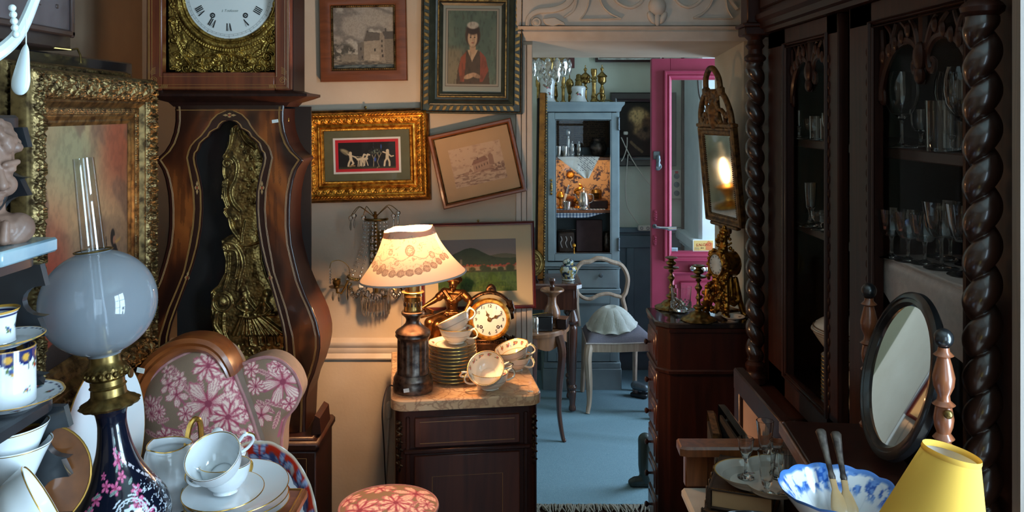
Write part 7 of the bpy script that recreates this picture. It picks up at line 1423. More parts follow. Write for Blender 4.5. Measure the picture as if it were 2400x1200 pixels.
# tall panel and narrow frames standing behind the washstand
pn = thing('framed_panel', 'dark wooden framed panel with pale pinkish field standing against the bookcase', 'panel', (.635, 2.14, 0)); pn.name = 'fire_screen'; pn['category'] = 'screen'; pn['label'] = 'dark wooden fire screen with pale pinkish panel standing against the bookcase'
b=MB(); b.box((0, 0, .935), (.030, .50, .060), .004); b.box((0, .225, .47), (.026, .055, .94), .004); b.box((0, -.225, .47), (.026, .055, .94), .004); b.box((0, 0, .06), (.03, .5, .06), .004); b.build('frame', M['dark_mah'], pn); b=MB(); b.box((.002, 0, .5), (.008, .42, .86)); b.build('panel', plain('pinkish_panel', (170,140,128), (184,154,140), .7, scale=6), pn)
for k, (x, y, w, hgt, yw, lab) in enumerate(((.525,2.055,.235,.935,90,'narrow black and gilt frame standing on the floor behind the washstand ledge'),(.495,2.135,.16,.905,82,'small rounded gilt frame standing behind the black and gilt one'))):
    t = thing('standing_picture', lab, 'picture', (x, y, 0), (0,0,R(yw)), 'old frames standing on the floor'); b=MB(); ring(b, w, hgt, [(0,0),(0,.016),(.006,.022),(.022,.018),(.03,.010)]); o = b.build('moulding', M['black_wood'] if k == 0 else M['gilt_brown'], t); o.location = (0, 0, hgt/2); b=MB(); ring(b, w-.046, hgt-.046, [(0,.018),(.003,.021),(.010,.012)]); o = b.build('gilt_slip', M['gold_worn'], t); o.location = (0,0,hgt/2); b=MB(); b.box((0,-.002,hgt/2), (w-.04,.006,hgt-.04)); b.build('backing', M['dark_void'], t)
# blue and white bowl with servers, black bowl
bs = thing('wooden_box', 'small wooden box lifting the blue and white bowl above the washstand', 'box', (.475, 1.262, WZ+.0005)); b=MB(); b.box((0,0,.098), (.12,.12,.196), .004); b.build('body', M['walnut'], bs)
BZ = WZ+.1975; bw = thing('salad_bowl', 'white scalloped bowl with blue flowered border holding two servers', 'bowl', (.4855, 1.268, BZ))
def bowl_col(TH, TT, RR, ZZ):
    c = np.zeros(TH.shape+(3,))+np.array((214,214,214))/255; ins = TT > .50; S_ = TH*.08; r_ = RR; n = fbm(S_*110, r_*110, 5); n2 = fbm(S_*260, r_*260, 9, 3); band = sm(.056,.066,r_)
    c = np.where(ins[...,None], mix(c, band*sm(.44,.54,n)*1.0, (36,84,160)), c); c = np.where(ins[...,None], mix(c, band*sm(.40,.6,n)*(n2 > .52), (98,140,200)), c); c = np.where(ins[...,None], mix(c, sm(.078,.081,r_), (70,116,180)), c)
    for (a, r0) in ((4.3,.040),(5.35,.042),(3.2,.04),(1.2,.04)): c = np.where(ins[...,None], posies(c, S_, r_, [(a*.08, r0, .006)], [(36,74,150),(60,104,176),(110,80,70)]), c)
    return mix(c, ins*(np.abs(np.sin(TH*12)) < .06)*(RR < .06)*.25, (170,172,176))
paint_lathe('bowl', [(0,0),(.034,0),(.036,.003),(.035,.006),(.052,.022),(.070,.044),(.0815,.060),(.0845,.0635),(.083,.0645),(.069,.047),(.050,.025),(.030,.010),(0,.008)], bowl_col, M['vporc'], bw, 180, 120, lambda TH, TT, RR, ZZ: (RR*(1+.022*np.abs(np.sin(TH*7))*sm(.05,.085,RR)), ZZ+.0025*np.abs(np.sin(TH*7))*sm(.06,.085,RR)))
M['horn'] = plain('pale_horn', (178,148,104), (150,116,74), .3, scale=14, coat=.4)
for k, (tx, ty, bx_, by2, lab) in enumerate(((1922,1006,1977,1178,'salad fork with patterned silver handle resting in the blue bowl'),(1958,1012,1996,1180,'salad spoon with patterned silver handle resting in the blue bowl'))):
    a = at(tx, ty, 1.38); c_ = at(bx_, by2, 1.265); c_.z = BZ+.016; t = thing('salad_server', lab, 'server', c_, 0, 'salad servers in the bowl'); d = a-c_; L = d.length; d.normalize(); zq = d.to_track_quat('Z', 'Y').to_matrix().to_4x4()
    b=MB(); b.lathe([(0,L*.44),(.0045,L*.44),(.0055,L*.47),(.0042,L*.52),(.005,L*.7),(.0075,L*.9),(.0085,L*.97),(.006,L*.995),(0,L)], 14, 0, zq @ Sc(1,.6,1))
    for q in range(6): b.ell((0,-.003,L*(.62+.05*q)), (.004,.003,.004), 7, 5, 0, zq)
    b.build('silver_handle', M['pewter'], t); b=MB(); b.lathe([(0,0),(.006,.001),(.0125,.010),(.0135,.022),(.009,.040),(.005,.050),(.005,L*.45),(0,L*.45)], 16, 0, zq @ Sc(1,.3,1)); b.build('horn_blade', M['horn'], t)
bb = thing('black_bowl', 'large black lacquered bowl in front of the lobed dish', 'bowl', (.405, 1.40, WZ+.0005)); b=MB(); b.lathe(smooth_prof([(0,0),(.045,0),(.05,.004),(.066,.05),(.078,.10),(.082,.126),(.0805,.127),(.075,.10),(.062,.05),(.04,.012),(0,.010)]), 48); b.build('body', M['black_wood'], bb, 50)
# oval dressing mirror on its box
dm = thing('dressing_mirror', 'oval swing mirror in black frame between turned posts before the bookcase', 'mirror', (.682, 1.4925, WZ+.0005), (0,0,R(-95)))
b=MB(); b.box((-.005, -.075, .098), (.37, .17, .17), .004); b.build('box', M['dark_mah'], dm); b=MB(); b.box((-.005,-.075,.006), (.38,.18,.012), .003); b.build('box_base', M['dark_mah'], dm)
for k in range(5): b=MB(); b.tube([(-.192,-.165,.184+.0045*k),(-.192,.015,.184+.0045*k)], .0036, 7); b.tube([(-.192,-.165,.184+.0045*k),(.18,-.165,.184+.0045*k)], .0036, 7); b.build('reeded_edge', M['redwood'], dm)
b=MB(); b.box((-.006,-.075,.196), (.376,.172,.020), .003); b.build('box_top', M['dark_mah'], dm)
for s in (-1, 1):
    b=MB(); zz0 = .206; pr = [(.016,zz0),(.018,zz0+.006),(.012,zz0+.014)]
    for k in range(9): z = zz0+.018+k*.0095; pr += [(.0105,z),(.014,z+.0045)] if s < 0 else [(.0105+.003*sin(k),z),(.0125+.003*sin(k),z+.0045)]
    pr += [(.010,zz0+.106),(.016,zz0+.112),(.010,zz0+.120),(.0135,zz0+.130),(.015,zz0+.142),(.012,zz0+.160),(.017,zz0+.164),(.010,zz0+.170),(.009,zz0+.178),(.015,zz0+.192),(.0165,zz0+.206),(.012,zz0+.226),(.009,zz0+.236),(.015,zz0+.240),(.009,zz0+.246),(.008,zz0+.252)]
    b.lathe(pr, 22, 0, T(s*.175, 0, 0)); b.build('turned_post', M['redwood'], dm); b=MB(); b.ell((s*.175, 0, zz0+.266), (.0145,.0145,.0150), 18, 12); b.build('ball_finial', M['black_wood'], dm); b=MB(); b.tube([(s*.158,0,.36),(s*.186,0,.36)], .004, 8); b.ell((s*.192,0,.36), .007, 10, 8); b.build('pivot_screw', M['brass_old'], dm)
KM = T(0,-.004,.362) @ Rx(-15); a_, c_ = .153, .146
def oval_ring(b, prof, n=72):
    vs = [((a_-t)*cos(q), -h_, (c_-t)*sin(q)) for t, h_ in prof for q in circ(n)]; m_ = len(prof); b.add(vs, [(i*n+k, i*n+(k+1) % n, (i+1)*n+(k+1) % n, (i+1)*n+k) for i in range(m_-1) for k in range(n)], 0, KM)
b=MB(); oval_ring(b, [(.006,-.010),(0,-.004),(.001,.006),(.006,.010),(.012,.011),(.014,.008),(.020,.009),(.023,.005),(.026,.0)]); b.build('oval_frame', M['black_wood'], dm, 35)
b=MB(); n = 72; b.add([((a_-.024)*cos(q), -.001, (c_-.024)*sin(q)) for q in circ(n)], [tuple(range(n))], 0, KM); b.build('mirror_glass', M['mirror'], dm); b=MB(); b.add([((a_-.005)*cos(q), .008, (c_-.005)*sin(q)) for q in circ(n)], [tuple(range(n))], 0, KM); b.build('mirror_back', M['dark_mah'], dm)
# small lamp with yellow shade
yl = thing('yellow_lamp', 'small lamp with tilted plain yellow fabric shade beside the twisted column', 'lamp', (.508, 1.05, WZ+.0005)); yl.name = 'small_lamp'
b=MB(); b.lathe(smooth_prof([(0,0),(.040,0),(.042,.008),(.03,.018),(.012,.03),(.016,.06),(.028,.10),(.030,.14),(.018,.19),(.010,.22),(.012,.24),(.012,.30)],4), 28); b.build('base', M['porc_cream'], yl)
M['yellow'] = shade_mat('yellow_shade', (232,188,88), .35); M['shade_lining'] = shade_mat('white_shade_lining', (226,222,216), .4)
KY = T(.006, 0, .285) @ Ry(13) @ Rx(0); r0, r1, hh_ = .0680, .0330, .118
b=MB(); b.lathe([(r0,0),(r1,hh_)], 72, 0, KY); s_ = b.build('shade', M['yellow'], yl, 0); b=MB(); b.lathe([(r0-.0012,0),(r1-.0012,hh_)], 72, 0, KY); b.build('lining', M['shade_lining'], yl, 0)
for r_, z_ in ((r0,0.0),(r1,hh_)): b=MB(); b.lathe([(r_+.0008,z_-.003),(r_+.0014,z_),(r_+.0006,z_+.004),(r_-.002,z_+.0005),(r_-.002,z_-.003)], 72, 0, KY, closed=True); b.build('shade_binding', M['yellow'], yl)
b=MB(); b.tube([KY @ Vector((r1,0,hh_-.006)), KY @ Vector((0,0,hh_-.03)), KY @ Vector((-r1,0,hh_-.006))], .0012, 5); b.build('wire_carrier', M['brass_old'], yl)
# --- narrow chest of drawers in the doorway and what stands on it
cd = thing('narrow_chest', 'narrow dark chest of many small drawers with black marble top in the doorway', 'chest of drawers', (.635, 2.91, 0)); CZ = .986
def cham(x0, x1, y0, y1, c): return [(x0, y1), (x0, y0+c), (x0+c, y0), (x1, y0), (x1, y1)]
b=MB(); b.prism(cham(-.160,.155,-.110,.115,.040), CZ-.016, CZ, 0, None, .004); b.build('marble_top', M['black_marble'], cd); b=MB(); b.prism(cham(-.156,.152,-.106,.112,.038), CZ-.032, CZ-.016, 0, None, .006); b.prism(cham(-.150,.150,-.100,.11,.036), CZ-.16, CZ-.032); b.prism(cham(-.158,.155,-.107,.112,.038), CZ-.168, CZ-.155, 0, None, .004); b.build('upper_case', M['dark_mah'], cd)
b=MB(); b.prism(cham(-.148,.150,-.098,.11,.034), .05, CZ-.166); b.prism(cham(-.158,.155,-.107,.112,.038), .0, .06); b.build('case', M['dark_mah'], cd)
for k in range(8):
    z = CZ-.095 if k == 0 else CZ-.225-(k-1)*.107; b=MB(); b.box((-.151 if k == 0 else -.149, .022, z), (.012, .150, .092), .005); b.box((-.156 if k == 0 else -.154, .022, z), (.008, .118, .060), .003); d = b.build('drawer', M['dark_panel'], cd); b=MB(); b.lathe([(.004,0),(.004,.008),(.009,.013),(.010,.018),(.006,.022),(0,.023)], 14, 0, T(-.159 if k == 0 else -.157, .022, z) @ Ry(-90)); b.build('knob', M['dark_mah'], d)
def candlestick(px, py, label, hs, ang=0):
    p = at_z(px, py, CZ+.0005); t = thing('candlestick', label, 'candlestick', p, (0,0,R(ang)), 'brass candlesticks on the narrow chest'); b = MB()
    pr = smooth_prof([(0,0),(.050,.0),(.053,.004),(.046,.009),(.034,.014),(.026,.024),(.014,.030),(.010,.034),(.016,.040),(.018,.046),(.008,.052),(.006,.066),(.010,.074),(.006,.082),(.0055,.094),(.011,.104),(.012,.110),(.006,.118),(.005,.126),(.010,.133),(.006,.138),(.024,.142),(.027,.145),(.024,.147),(.008,.149),(.008,.152),(.016,.157),(.017,.164),(.010,.170),(.010,.174),(.021,.179),(.021,.182),(.008,.182),(.008,.165),(0,.165)], 3)
    b.lathe([(r, z*hs/.182) for r, z in pr], 54, 0, None, lambda th_, i: 1+(.07*abs(sin(th_*3)) if i < 18 else 0)+(.05*sin(th_*12) if 4 < i < 14 else 0)); b.build('stem', M['brass_old'], t, 50); return t
candlestick(1573, 722, 'taller brass candlestick at the far corner of the narrow chest', .180); candlestick(1637, 750, 'brass candlestick with scalloped foot in front of the gilt clock', .182, 20)
gsx = at_z(1596, 732, CZ+.0005); t = thing('glass_saucer', 'clear glass saucer under the cut tumbler on the narrow chest', 'saucer', gsx); b=MB(); b.lathe([(0,0),(.024,0),(.036,.004),(.041,.007),(.0405,.0085),(.035,.006),(.023,.003),(0,.003)], 40); b.build('dish', M['glass'], t, 45)
t = glass_thing('tumbler', 'cut glass tumbler on a saucer on the narrow chest', [(0,0),(.024,0),(.030,.008),(.033,.02),(.0325,.028),(.036,.085),(.0346,.085),(.031,.03),(.027,.012),(0,.010)], (gsx[0], gsx[1], CZ+.0045), None, 60)
b = MB()
for k in range(14):
    for j in range(3): a = 2*PI*(k+.5*(j % 2))/14; b.ell((.0335*cos(a), .0335*sin(a), .014+j*.008), (.0035,.0035,.0045), 6, 4)
b.build('cut_pattern', M['crystal'], t, 5)
t = thing('pin_dish', 'small shallow white dish in front of the gilt clock', 'dish', at_z(1719, 751, CZ+.0005)); paint_lathe('dish', [(0,0),(.018,0),(.020,.002),(.032,.010),(.038,.014),(.037,.0152),(.03,.011),(.018,.004),(0,.0035)], lambda TH, TT, RR, ZZ: posies(np.zeros(TH.shape+(3,))+np.array((214,204,194))/255, TH*.03, RR, [(a*.03, .027, .004) for a in (.5,1.8,3.2,4.6,5.8)], [(70,60,90),(130,70,60)]), M['vporc'], t, 80, 50)
# gilt rococo clock seen from the side
gp = at_z(1700, 736, CZ+.0005); gc = thing('gilt_clock', 'gilt rococo mantel clock seen from the side on the narrow chest', 'clock', gp, (0,0,R(-66))); b=MB(); rnd.seed(31); C = b.cap; E = b.ell
for sx_ in (-1, 1):
    for sy_ in (-1, 1): C((sx_*.052, sy_*.036, .006), .009, (sx_*.040, sy_*.026, .058), .011); E((sx_*.056, sy_*.038, .007), (.013,.011,.007)); C((sx_*.040, sy_*.026, .056), .012, (sx_*.030, sy_*.020, .125), .008)
b.box((0,0,.060), (.085,.060,.014), .003); b.box((0,.0,.095), (.062,.044,.07), .006); b.box((0,0,.018), (.085,.062,.010), .003)
for k in range(7): C((-.026+k*.0087,.024,.07), .004, (-.022+k*.0073,.022,.125), .0036, 7)
for s in (-1, 1): C((.034,s*.0,.07), .005, (.030,s*.0,.13), .004); C((-.02,.034*s,.046), .006, (0,.034*s,.040), .007); C((.02,.034*s,.046), .006, (0,.034*s,.040), .007); C((s*.046,-.014,.048), .006, (s*.046,.0,.041), .007); C((s*.046,.014,.048), .006, (s*.046,.0,.041), .007)
b.lathe([(0,.034),(.040,.034),(.042,.028),(.042,-.028),(.045,-.034),(0,-.034)], 30, 0, T(0,0,.172) @ Rx(90))
for k in range(120):
    a = ru(0, 2*PI); r_ = ru(.040,.056); E((r_*cos(a), -.026+ru(-.012,.006), .172+r_*sin(a)*.95), (ru(.004,.009),.008,ru(.004,.009)), 7, 5)
for k in range(90): z = ru(.01,.135); w_ = .062-.16*abs(z-.03) if z < .1 else .042; E((ru(-w_,w_), -.036+ru(-.012,.006)-(.02 if z < .08 else 0)*rnd.random(), z), (ru(.004,.010),.008,ru(.004,.009)), 7, 5)
C((0,-.01,.215), .018, (.002,-.008,.255), .012); C((.002,-.008,.25), .010, (.0,-.005,.292), .006); E((0,-.004,.296), (.008,.008,.010))
for k in range(50): z = ru(.21,.29); w_ = .03-.25*(z-.21); E((ru(-w_,w_), -.008+ru(-w_,w_), z), (ru(.004,.008),)*3, 7, 5)
C((-.05,-.05,.012), .010, (-.03,-.055,.05), .012); C((-.03,-.055,.05), .010, (-.036,-.05,.085), .008); E((-.034,-.052,.092), .008); C((.03,-.055,.03), .012, (.036,-.05,.075), .008)
blob('gilt_case', b, M['ormolu'], gc, .0021, 1, .35)
b=MB(); b.lathe([(.040,0),(.042,.005),(.039,.009),(.036,.008),(.035,.004)], 40, 0, T(0,-.036,.172) @ Rx(90)); b.build('bezel', M['ormolu'], gc); b=MB(); b.lathe([(.036,0),(.0,.002)], 40, 0, T(0,-.038,.172) @ Rx(90)); b.build('dial', M['enamel'], gc)
b=MB(); b.lathe([(.036,.004),(.02,.010),(0,.012)], 40, 0, T(0,-.038,.172) @ Rx(90)); b.build('glass', M['picglass'], gc); b = MB()
for k in range(12): a = k*PI/6; b.box((.028*cos(a), -.0402, .172+.028*sin(a)), (.002,.0006,.006), 0, 0, T(.028*cos(a),0,.172+.028*sin(a)) @ Ry(90-math.degrees(a)) @ T(-.028*cos(a),0,-.172-.028*sin(a)))
b.build('hour_marks', M['ink'], gc)
# carved gilt mirror on the jamb
gm = thing('gilt_mirror', 'small carved gilt-wood mirror with pierced crest hanging on the doorway jamb', 'mirror', (.7560, 3.03, 1.283), (R(5.5), 0, R(-76.5)))
b=MB(); w_, h_ = .262, .345; rb=MB(); ring(rb, w_, h_, [(0,-.012),(0,.006),(.004,.012),(.010,.012),(.014,.006),(.020,.008),(.026,.006),(.030,.002)]); o = rb.build('carved_frame', M['gilt_brown'], gm, 30); o.location = (0,0,h_/2)
b = MB()
for k in range(42):
    for s in (-1, 1): b.ell((s*(w_/2-.0275), -.006, .03+k*.0068), (.0026,.003,.0026), 6, 4)
for k in range(30): 
    for z in (.0275, h_-.0275): b.ell((-.1+k*.0068, -.006, z), (.0026,.003,.0026), 6, 4)
o = b.build('beading', M['gilt_brown'], gm)
b=MB(); b.add([(-w_/2+.028,-.002,.028),(w_/2-.028,-.002,.028),(w_/2-.028,-.002,h_-.028),(-w_/2+.028,-.002,h_-.028)], [(0,1,2,3)]); b.build('mirror_glass', M['old_mirror'], gm); b=MB(); b.box((0,.008,h_/2), (w_-.01,.01,h_-.01)); b.build('backboard', M['walnut'], gm)
b=MB(); C = b.cap; z0 = h_
def path(pts, r0, r1):
    q = spline(pts, 6)
    for i in range(len(q)-1): t = i/len(q); C(q[i], r0+(r1-r0)*t, q[i+1], r0+(r1-r0)*(t+1/len(q)), 8)
path([(-.055,0,z0+.12),(-.05,0,z0+.17),(-.02,0,z0+.203),(.0,0,z0+.208),(.02,0,z0+.203),(.05,0,z0+.17),(.055,0,z0+.12)], .011, .011)
for s in (-1, 1): path([(s*.115,0,z0),(s*.112,0,z0+.05),(s*.085,0,z0+.10),(s*.055,0,z0+.125)], .012, .010); b.box((s*.055,0,z0+.125), (.034,.02,.030), .003); path([(s*.06,0,z0),(s*.075,0,z0+.035),(s*.05,0,z0+.06)], .009, .008)
b.box((0,0,z0+.085), (.062,.018,.10), .006); C((0,-.004,z0+.01), .020, (0,-.004,z0+.06), .026); path([(-.04,0,z0+.01),(-.02,0,z0+.05),(0,0,z0+.02),(.02,0,z0+.05),(.04,0,z0+.01)], .008, .008); rnd.seed(8)
for k in range(60): b.ell((ru(-.05,.05), -.009, z0+ru(.0,.13)), (ru(.005,.010),.007,ru(.005,.010)), 7, 5)
for k in range(24): s = (-1)**k; b.ell((s*ru(.06,.12), -.006, z0+ru(-.002,.05)), (ru(.005,.010),.007,ru(.005,.009)), 7, 5)
b.box((0,0,z0+.006), (w_+.016,.026,.014), .003); blob('pierced_crest', b, M['gilt_brown'], gm, .0028, 1, .4)
b=MB(); rnd.seed(9)
for k in range(30): z = ru(-.05,.0); w2 = .06+z; b.ell((ru(-w2,w2), 0, z), (.009,.009,.010), 7, 5)
b.box((0,0,-.006), (.20,.02,.014), .003); blob('lower_carving', b, M['gilt_brown'], gm, .003, 1, .4)
# ================================================================== far room
RZ = .0185                                    # rug surface
KY_ = 5.13; ku = KY_/FPX
def kx(px): return (px-1200)*ku
def kz(py): return EYE-(py-HY)*ku
kb = thing('blue_cabinet', 'tall grey-blue painted cabinet with glazed door standing in the far room', 'cabinet', (kx(1370), KY_, RZ))
def kp(b, name, m, ang=38): o = b.build(name, m, None, ang); return wpart(o, kb)
XA, XB = kx(1276), kx(1452); D = .36; ZT = kz(258)
def kbox(b, x0, x1, y0, y1, z0, z1, bev=.002): b.box(((x0+x1)/2, (y0+y1)/2, (z0+z1)/2), (abs(x1-x0), y1-y0, abs(z1-z0)), bev)
for x in (XA, XB-.02): b=MB(); kbox(b, x, x+.02, KY_, KY_+D, RZ+.1, ZT); kp(b, 'side', M['blue_paint'])
b=MB(); kbox(b, XA, XB, KY_+D-.015, KY_+D, RZ+.1, ZT); kp(b, 'back', M['blue_paint'])
b=MB(); vs = []
for o_, z in ((0,kz(262)),(.006,kz(260)),(.010,kz(255)),(.012,kz(252)),(.026,kz(245)),(.028,kz(241)),(.028,kz(239))): vs += [(XA-o_, KY_-o_-.01, z), (XB+o_, KY_-o_-.01, z), (XB+o_, KY_+D, z), (XA-o_, KY_+D, z)]
b.add(vs, [(4*i+k, 4*i+(k+1) % 4, 4*i+4+(k+1) % 4, 4*i+4+k) for i in range(6) for k in range(4)]+[(3,2,1,0),(24,25,26,27)]); kp(b, 'cornice', M['blue_paint'], 25)
def frame_door(x0, x1, z0, z1, sw, y=KY_-.012):
    b=MB(); kbox(b, x0, x0+sw, y, y+.022, z0, z1); kbox(b, x1-sw, x1, y, y+.022, z0, z1); kbox(b, x0+sw, x1-sw, y, y+.022, z1-sw, z1); kbox(b, x0+sw, x1-sw, y, y+.022, z0, z0+sw)
    for o_, r_ in ((0,.004),(.006,.003)): b.tube([(x0+sw+o_, y+.004, z0+sw+o_), (x1-sw-o_, y+.004, z0+sw+o_), (x1-sw-o_, y+.004, z1-sw-o_), (x0+sw+o_, y+.004, z1-sw-o_)], r_, 5, closed=True)
    return b
dx0, dx1 = kx(1284), kx(1449); kp(frame_door(dx0, dx1, kz(611), kz(264), 16*ku), 'glazed_door', M['blue_paint'])
g_ = MB(); g_.add([(dx0+.04,KY_,kz(600)),(dx1-.04,KY_,kz(600)),(dx1-.04,KY_,kz(275)),(dx0+.04,KY_,kz(275))], [(0,1,2,3)]); wpart(g_.build('glass', M['picglass'], None), kb)
b=MB(); c = (dx0+8*ku, KY_-.013, kz(438)); b.ell(c, (.008,.006,.022), 10, 8); b.ell((c[0], c[1]-.010, c[2]), .008, 10, 8)
for k in range(5): b.ell((c[0], c[1]-.002, c[2]-.04+.02*k), (.007,.004,.009), 8, 6)
kp(b, 'door_knob', M['brass'])
for py in (290, 572): b=MB(); b.tube([(dx1+.001, KY_-.016, kz(py+12)), (dx1+.001, KY_-.016, kz(py-12))], .006, 8); b.ell((dx1+.001, KY_-.016, kz(py-13)), .0075, 8, 6); b.ell((dx1+.001, KY_-.016, kz(py+13)), .0075, 8, 6); kp(b, 'hinge', M['iron'])
for o_, y, a, c in ((.012,.026,624,614),(.004,.016,630,624),(.006,.018,687,676),(.006,.016,862,848),(.01,.022,913,862)): b=MB(); kbox(b, XA-o_, XB+o_, KY_-y, KY_+D, kz(a), kz(c), .004); kp(b, 'moulding', M['blue_paint'])
b=MB(); kbox(b, dx0, dx1, KY_-.010, KY_+.012, kz(674), kz(632)); dwr = kp(b, 'drawer', M['blue_paint']); b=MB(); b.lathe([(.005,0),(.005,.010),(.012,.018),(.013,.026),(.008,.032),(0,.033)], 16, 0, T(kx(1407), KY_-.010, kz(643)) @ Rx(90)); kp(b, 'drawer_knob', M['iron'])
o = kp(frame_door(dx0, dx1, kz(846), kz(690), 20*ku), 'lower_door', M['blue_paint']); b=MB(); kbox(b, dx0+.04, dx1-.04, KY_-.002, KY_+.01, kz(838), kz(700)); kp(b, 'lower_panel', M['blue_paint'])
s1, s2, s3 = kz(369), kz(493), kz(598)
for z in (s1, s2, s3): b=MB(); kbox(b, XA+.02, XB-.02, KY_+.02, KY_+D-.015, z-.018, z); kp(b, 'shelf', M['walnut'])
# printed lining of the middle compartment, old printed sheet in the upper one
def toile_blue(U, V):
    c = np.zeros(U.shape+(3,))+np.array((216,178,136))/255; X, Y = U*4, V*3
    n = fbm(X*2.2, Y*2.2, 14, 4); m_ = sm(.50,.56,n)*sm(.40,.6,fbm(X*9,Y*9,3)); c = mix(c, m_*.9, (66,62,84)); r = np.abs(fbm(X*3,Y*3,6,4)-.5); return mix(c, (r < .016)*.8, (80,74,92))
canvas_ = canvas('printed_lining', XB-XA-.04, s1-s2, toile_blue, M['vcloth'], None, 0, 150); canvas_.location = ((XA+XB)/2, KY_+D-.018, (s1+s2)/2); wpart(canvas_, kb)
U_, V_ = np.meshgrid(np.linspace(0,1,60), np.linspace(0,1,60)); cc = toile_blue(U_*.7+.3, V_)
for x in (XA+.022, XB-.022): o = grid_np(np.stack([0*U_+x, KY_+.03+U_*(D-.05), s2+V_*(s1-s2-.02)], -1), 'printed_lining', M['vcloth'], None, cc); wpart(o, kb)
def sheet(U, V):
    c = np.zeros(U.shape+(3,))+np.array((112,88,66))/255; ln = np.abs((V*17) % 1-.5) < .22; wd = vnoise(U*60, np.floor(V*17)*7, 4) > .35; col = ((U > .06)*(U < .36))+((U > .44)*(U < .95)); return mix(c, ln*wd*col*.8, (34,26,24))
o = canvas('printed_sheet', XB-XA-.05, .20, sheet, M['vpaint'], None, 0, 170); o.location = ((XA+XB)/2, KY_+D-.020, kz(312)); wpart(o, kb)
point('cabinet_lamp', ((XA+XB)/2+.02, KY_+.06, s1-.05), 1.8, (1.0,.74,.46), .012)
b=MB(); b.lathe([(0,0),(.014,0),(.014,-.012),(0,-.016)], 14, 0, T((XA+XB)/2+.02, KY_+.06, s1-.018)); kp(b, 'lamp_fitting', M['cable_white'])
# cloth triangle with printed lines hanging from the upper shelf
ct = thing('printed_cloth', 'white cloth corner with printed lines hanging from the upper shelf of the blue cabinet', 'cloth', (kx(1357), KY_+.016, s1+.002))
A_ = (kx(1306)-kx(1357), 0); B_ = (kx(1406)-kx(1357), 0); C_ = (kx(1374)-kx(1357), kz(419)-s1); n = 60; uu_ = np.linspace(0,1,n); vv_ = np.linspace(0,1,40); UU, VV = np.meshgrid(uu_, vv_)
xl = A_[0]+(C_[0]-.012-A_[0])*VV; xr = B_[0]+(C_[0]+.016-B_[0])*VV; XX = xl+(xr-xl)*UU; ZZ = C_[1]*VV; YY = -.004*np.sin(UU*9)*VV
c = np.zeros(UU.shape+(3,))+np.array((206,200,188))/255; q = (XX*.62+ZZ*.78); w_ = (XX*.78-ZZ*.62); c = mix(c, (np.abs((q*95) % 1-.5) < .2)*(vnoise(w_*150, np.floor(q*95)*3, 2) > .4)*(XX > -.01)*(ZZ > -.085)*.7, (74,72,80)); grid_np(np.stack([XX,YY,ZZ],-1), 'cloth', M['vcloth'], ct, c)
b=MB(); kbox(b, -.126, .122, 0, .25, -.0005, .0005, 0); b.build('cloth_top', M['linen'], ct)
# gingham runner
gg = thing('gingham_cloth', 'blue and white gingham cloth on the middle shelf of the blue cabinet', 'cloth', (kx(1362), KY_+.03, s2)); n = 120; UU, VV = np.meshgrid(np.linspace(0,1,n), np.linspace(0,1,36)); sV = VV*.30; wd = (kx(1420)-kx(1304)); XX = (UU-.5)*wd; hang = np.clip(sV-.25, 0, 1); YY = .25-np.minimum(sV,.25)-.004-.002*np.sin(UU*20)*hang*20; ZZ = .002-hang*(1-.35*sm(.55,1,UU))+.008*sm(.6,1,UU)*(hang > 0)
g1, g2 = ((UU*wd/.010) % 2 < 1), ((sV/.010) % 2 < 1); c = np.zeros(UU.shape+(3,))+np.array((206,206,202))/255; c = mix(c, (g1^g2)*1.0, (124,138,156)); c = mix(c, (g1&g2)*1.0, (44,62,92)); grid_np(np.stack([XX,YY,ZZ],-1), 'cloth', M['vcloth'], gg, c)
def lat(name, label, cat, loc, prof, mat, group=None, seg=24, sc=None):
    t = thing(name, label, cat, loc, 0, group); b=MB(); b.lathe(prof, seg, 0, sc); b.build('body', mat, t, 45); return t
def ci(px, py, dy): Y = KY_+dy; return ((px-1200)/FPX*Y, Y)
gs = 'silverware in the blue cabinet'
for px, lab, h_ in ((1341,'slim silver shaker next to another on the upper cabinet shelf',.088),(1357,'slim silver shaker nearest the middle of the upper cabinet shelf',.092)):
    x, y = ci(px,0,.10); lat('silver_shaker', lab, 'shaker', (x, y, s1), smooth_prof([(0,0),(.020,0),(.021,.004),(.010,.012),(.013,.03),(.0145,.05),(.010,.066),(.011,.070),(.009,.080),(.004,.086),(.005,.092),(0,.095)],3), M['silver'], gs)
for px, lab in ((1309,'silver beaker at the hinge-free end of the upper cabinet shelf'),(1324,'second silver beaker on the upper cabinet shelf')): x, y = ci(px,0,.08); lat('silver_beaker', lab, 'beaker', (x, y, s1), [(0,0),(.014,0),(.018,.064),(.0165,.064),(.013,.004),(0,.004)], M['silver'], gs)
x, y = ci(1332,0,.14); lat('sugar_sifter', 'taller silver sugar sifter with bright ball behind the beakers', 'sifter', (x, y, s1), smooth_prof([(0,0),(.02,0),(.018,.01),(.012,.05),(.010,.10),(.006,.12),(.013,.135),(.015,.15),(.010,.165),(0,.17)],3), M['silver'], gs)
x, y = ci(1402,0,.15); lat('dark_jug', 'dark round jug on the upper cabinet shelf', 'jug', (x, y, s1), smooth_prof([(0,0),(.035,0),(.052,.03),(.055,.06),(.04,.09),(.034,.10),(.04,.112),(.036,.112),(.03,.1),(0,.1)],3), M['pewter'], gs)
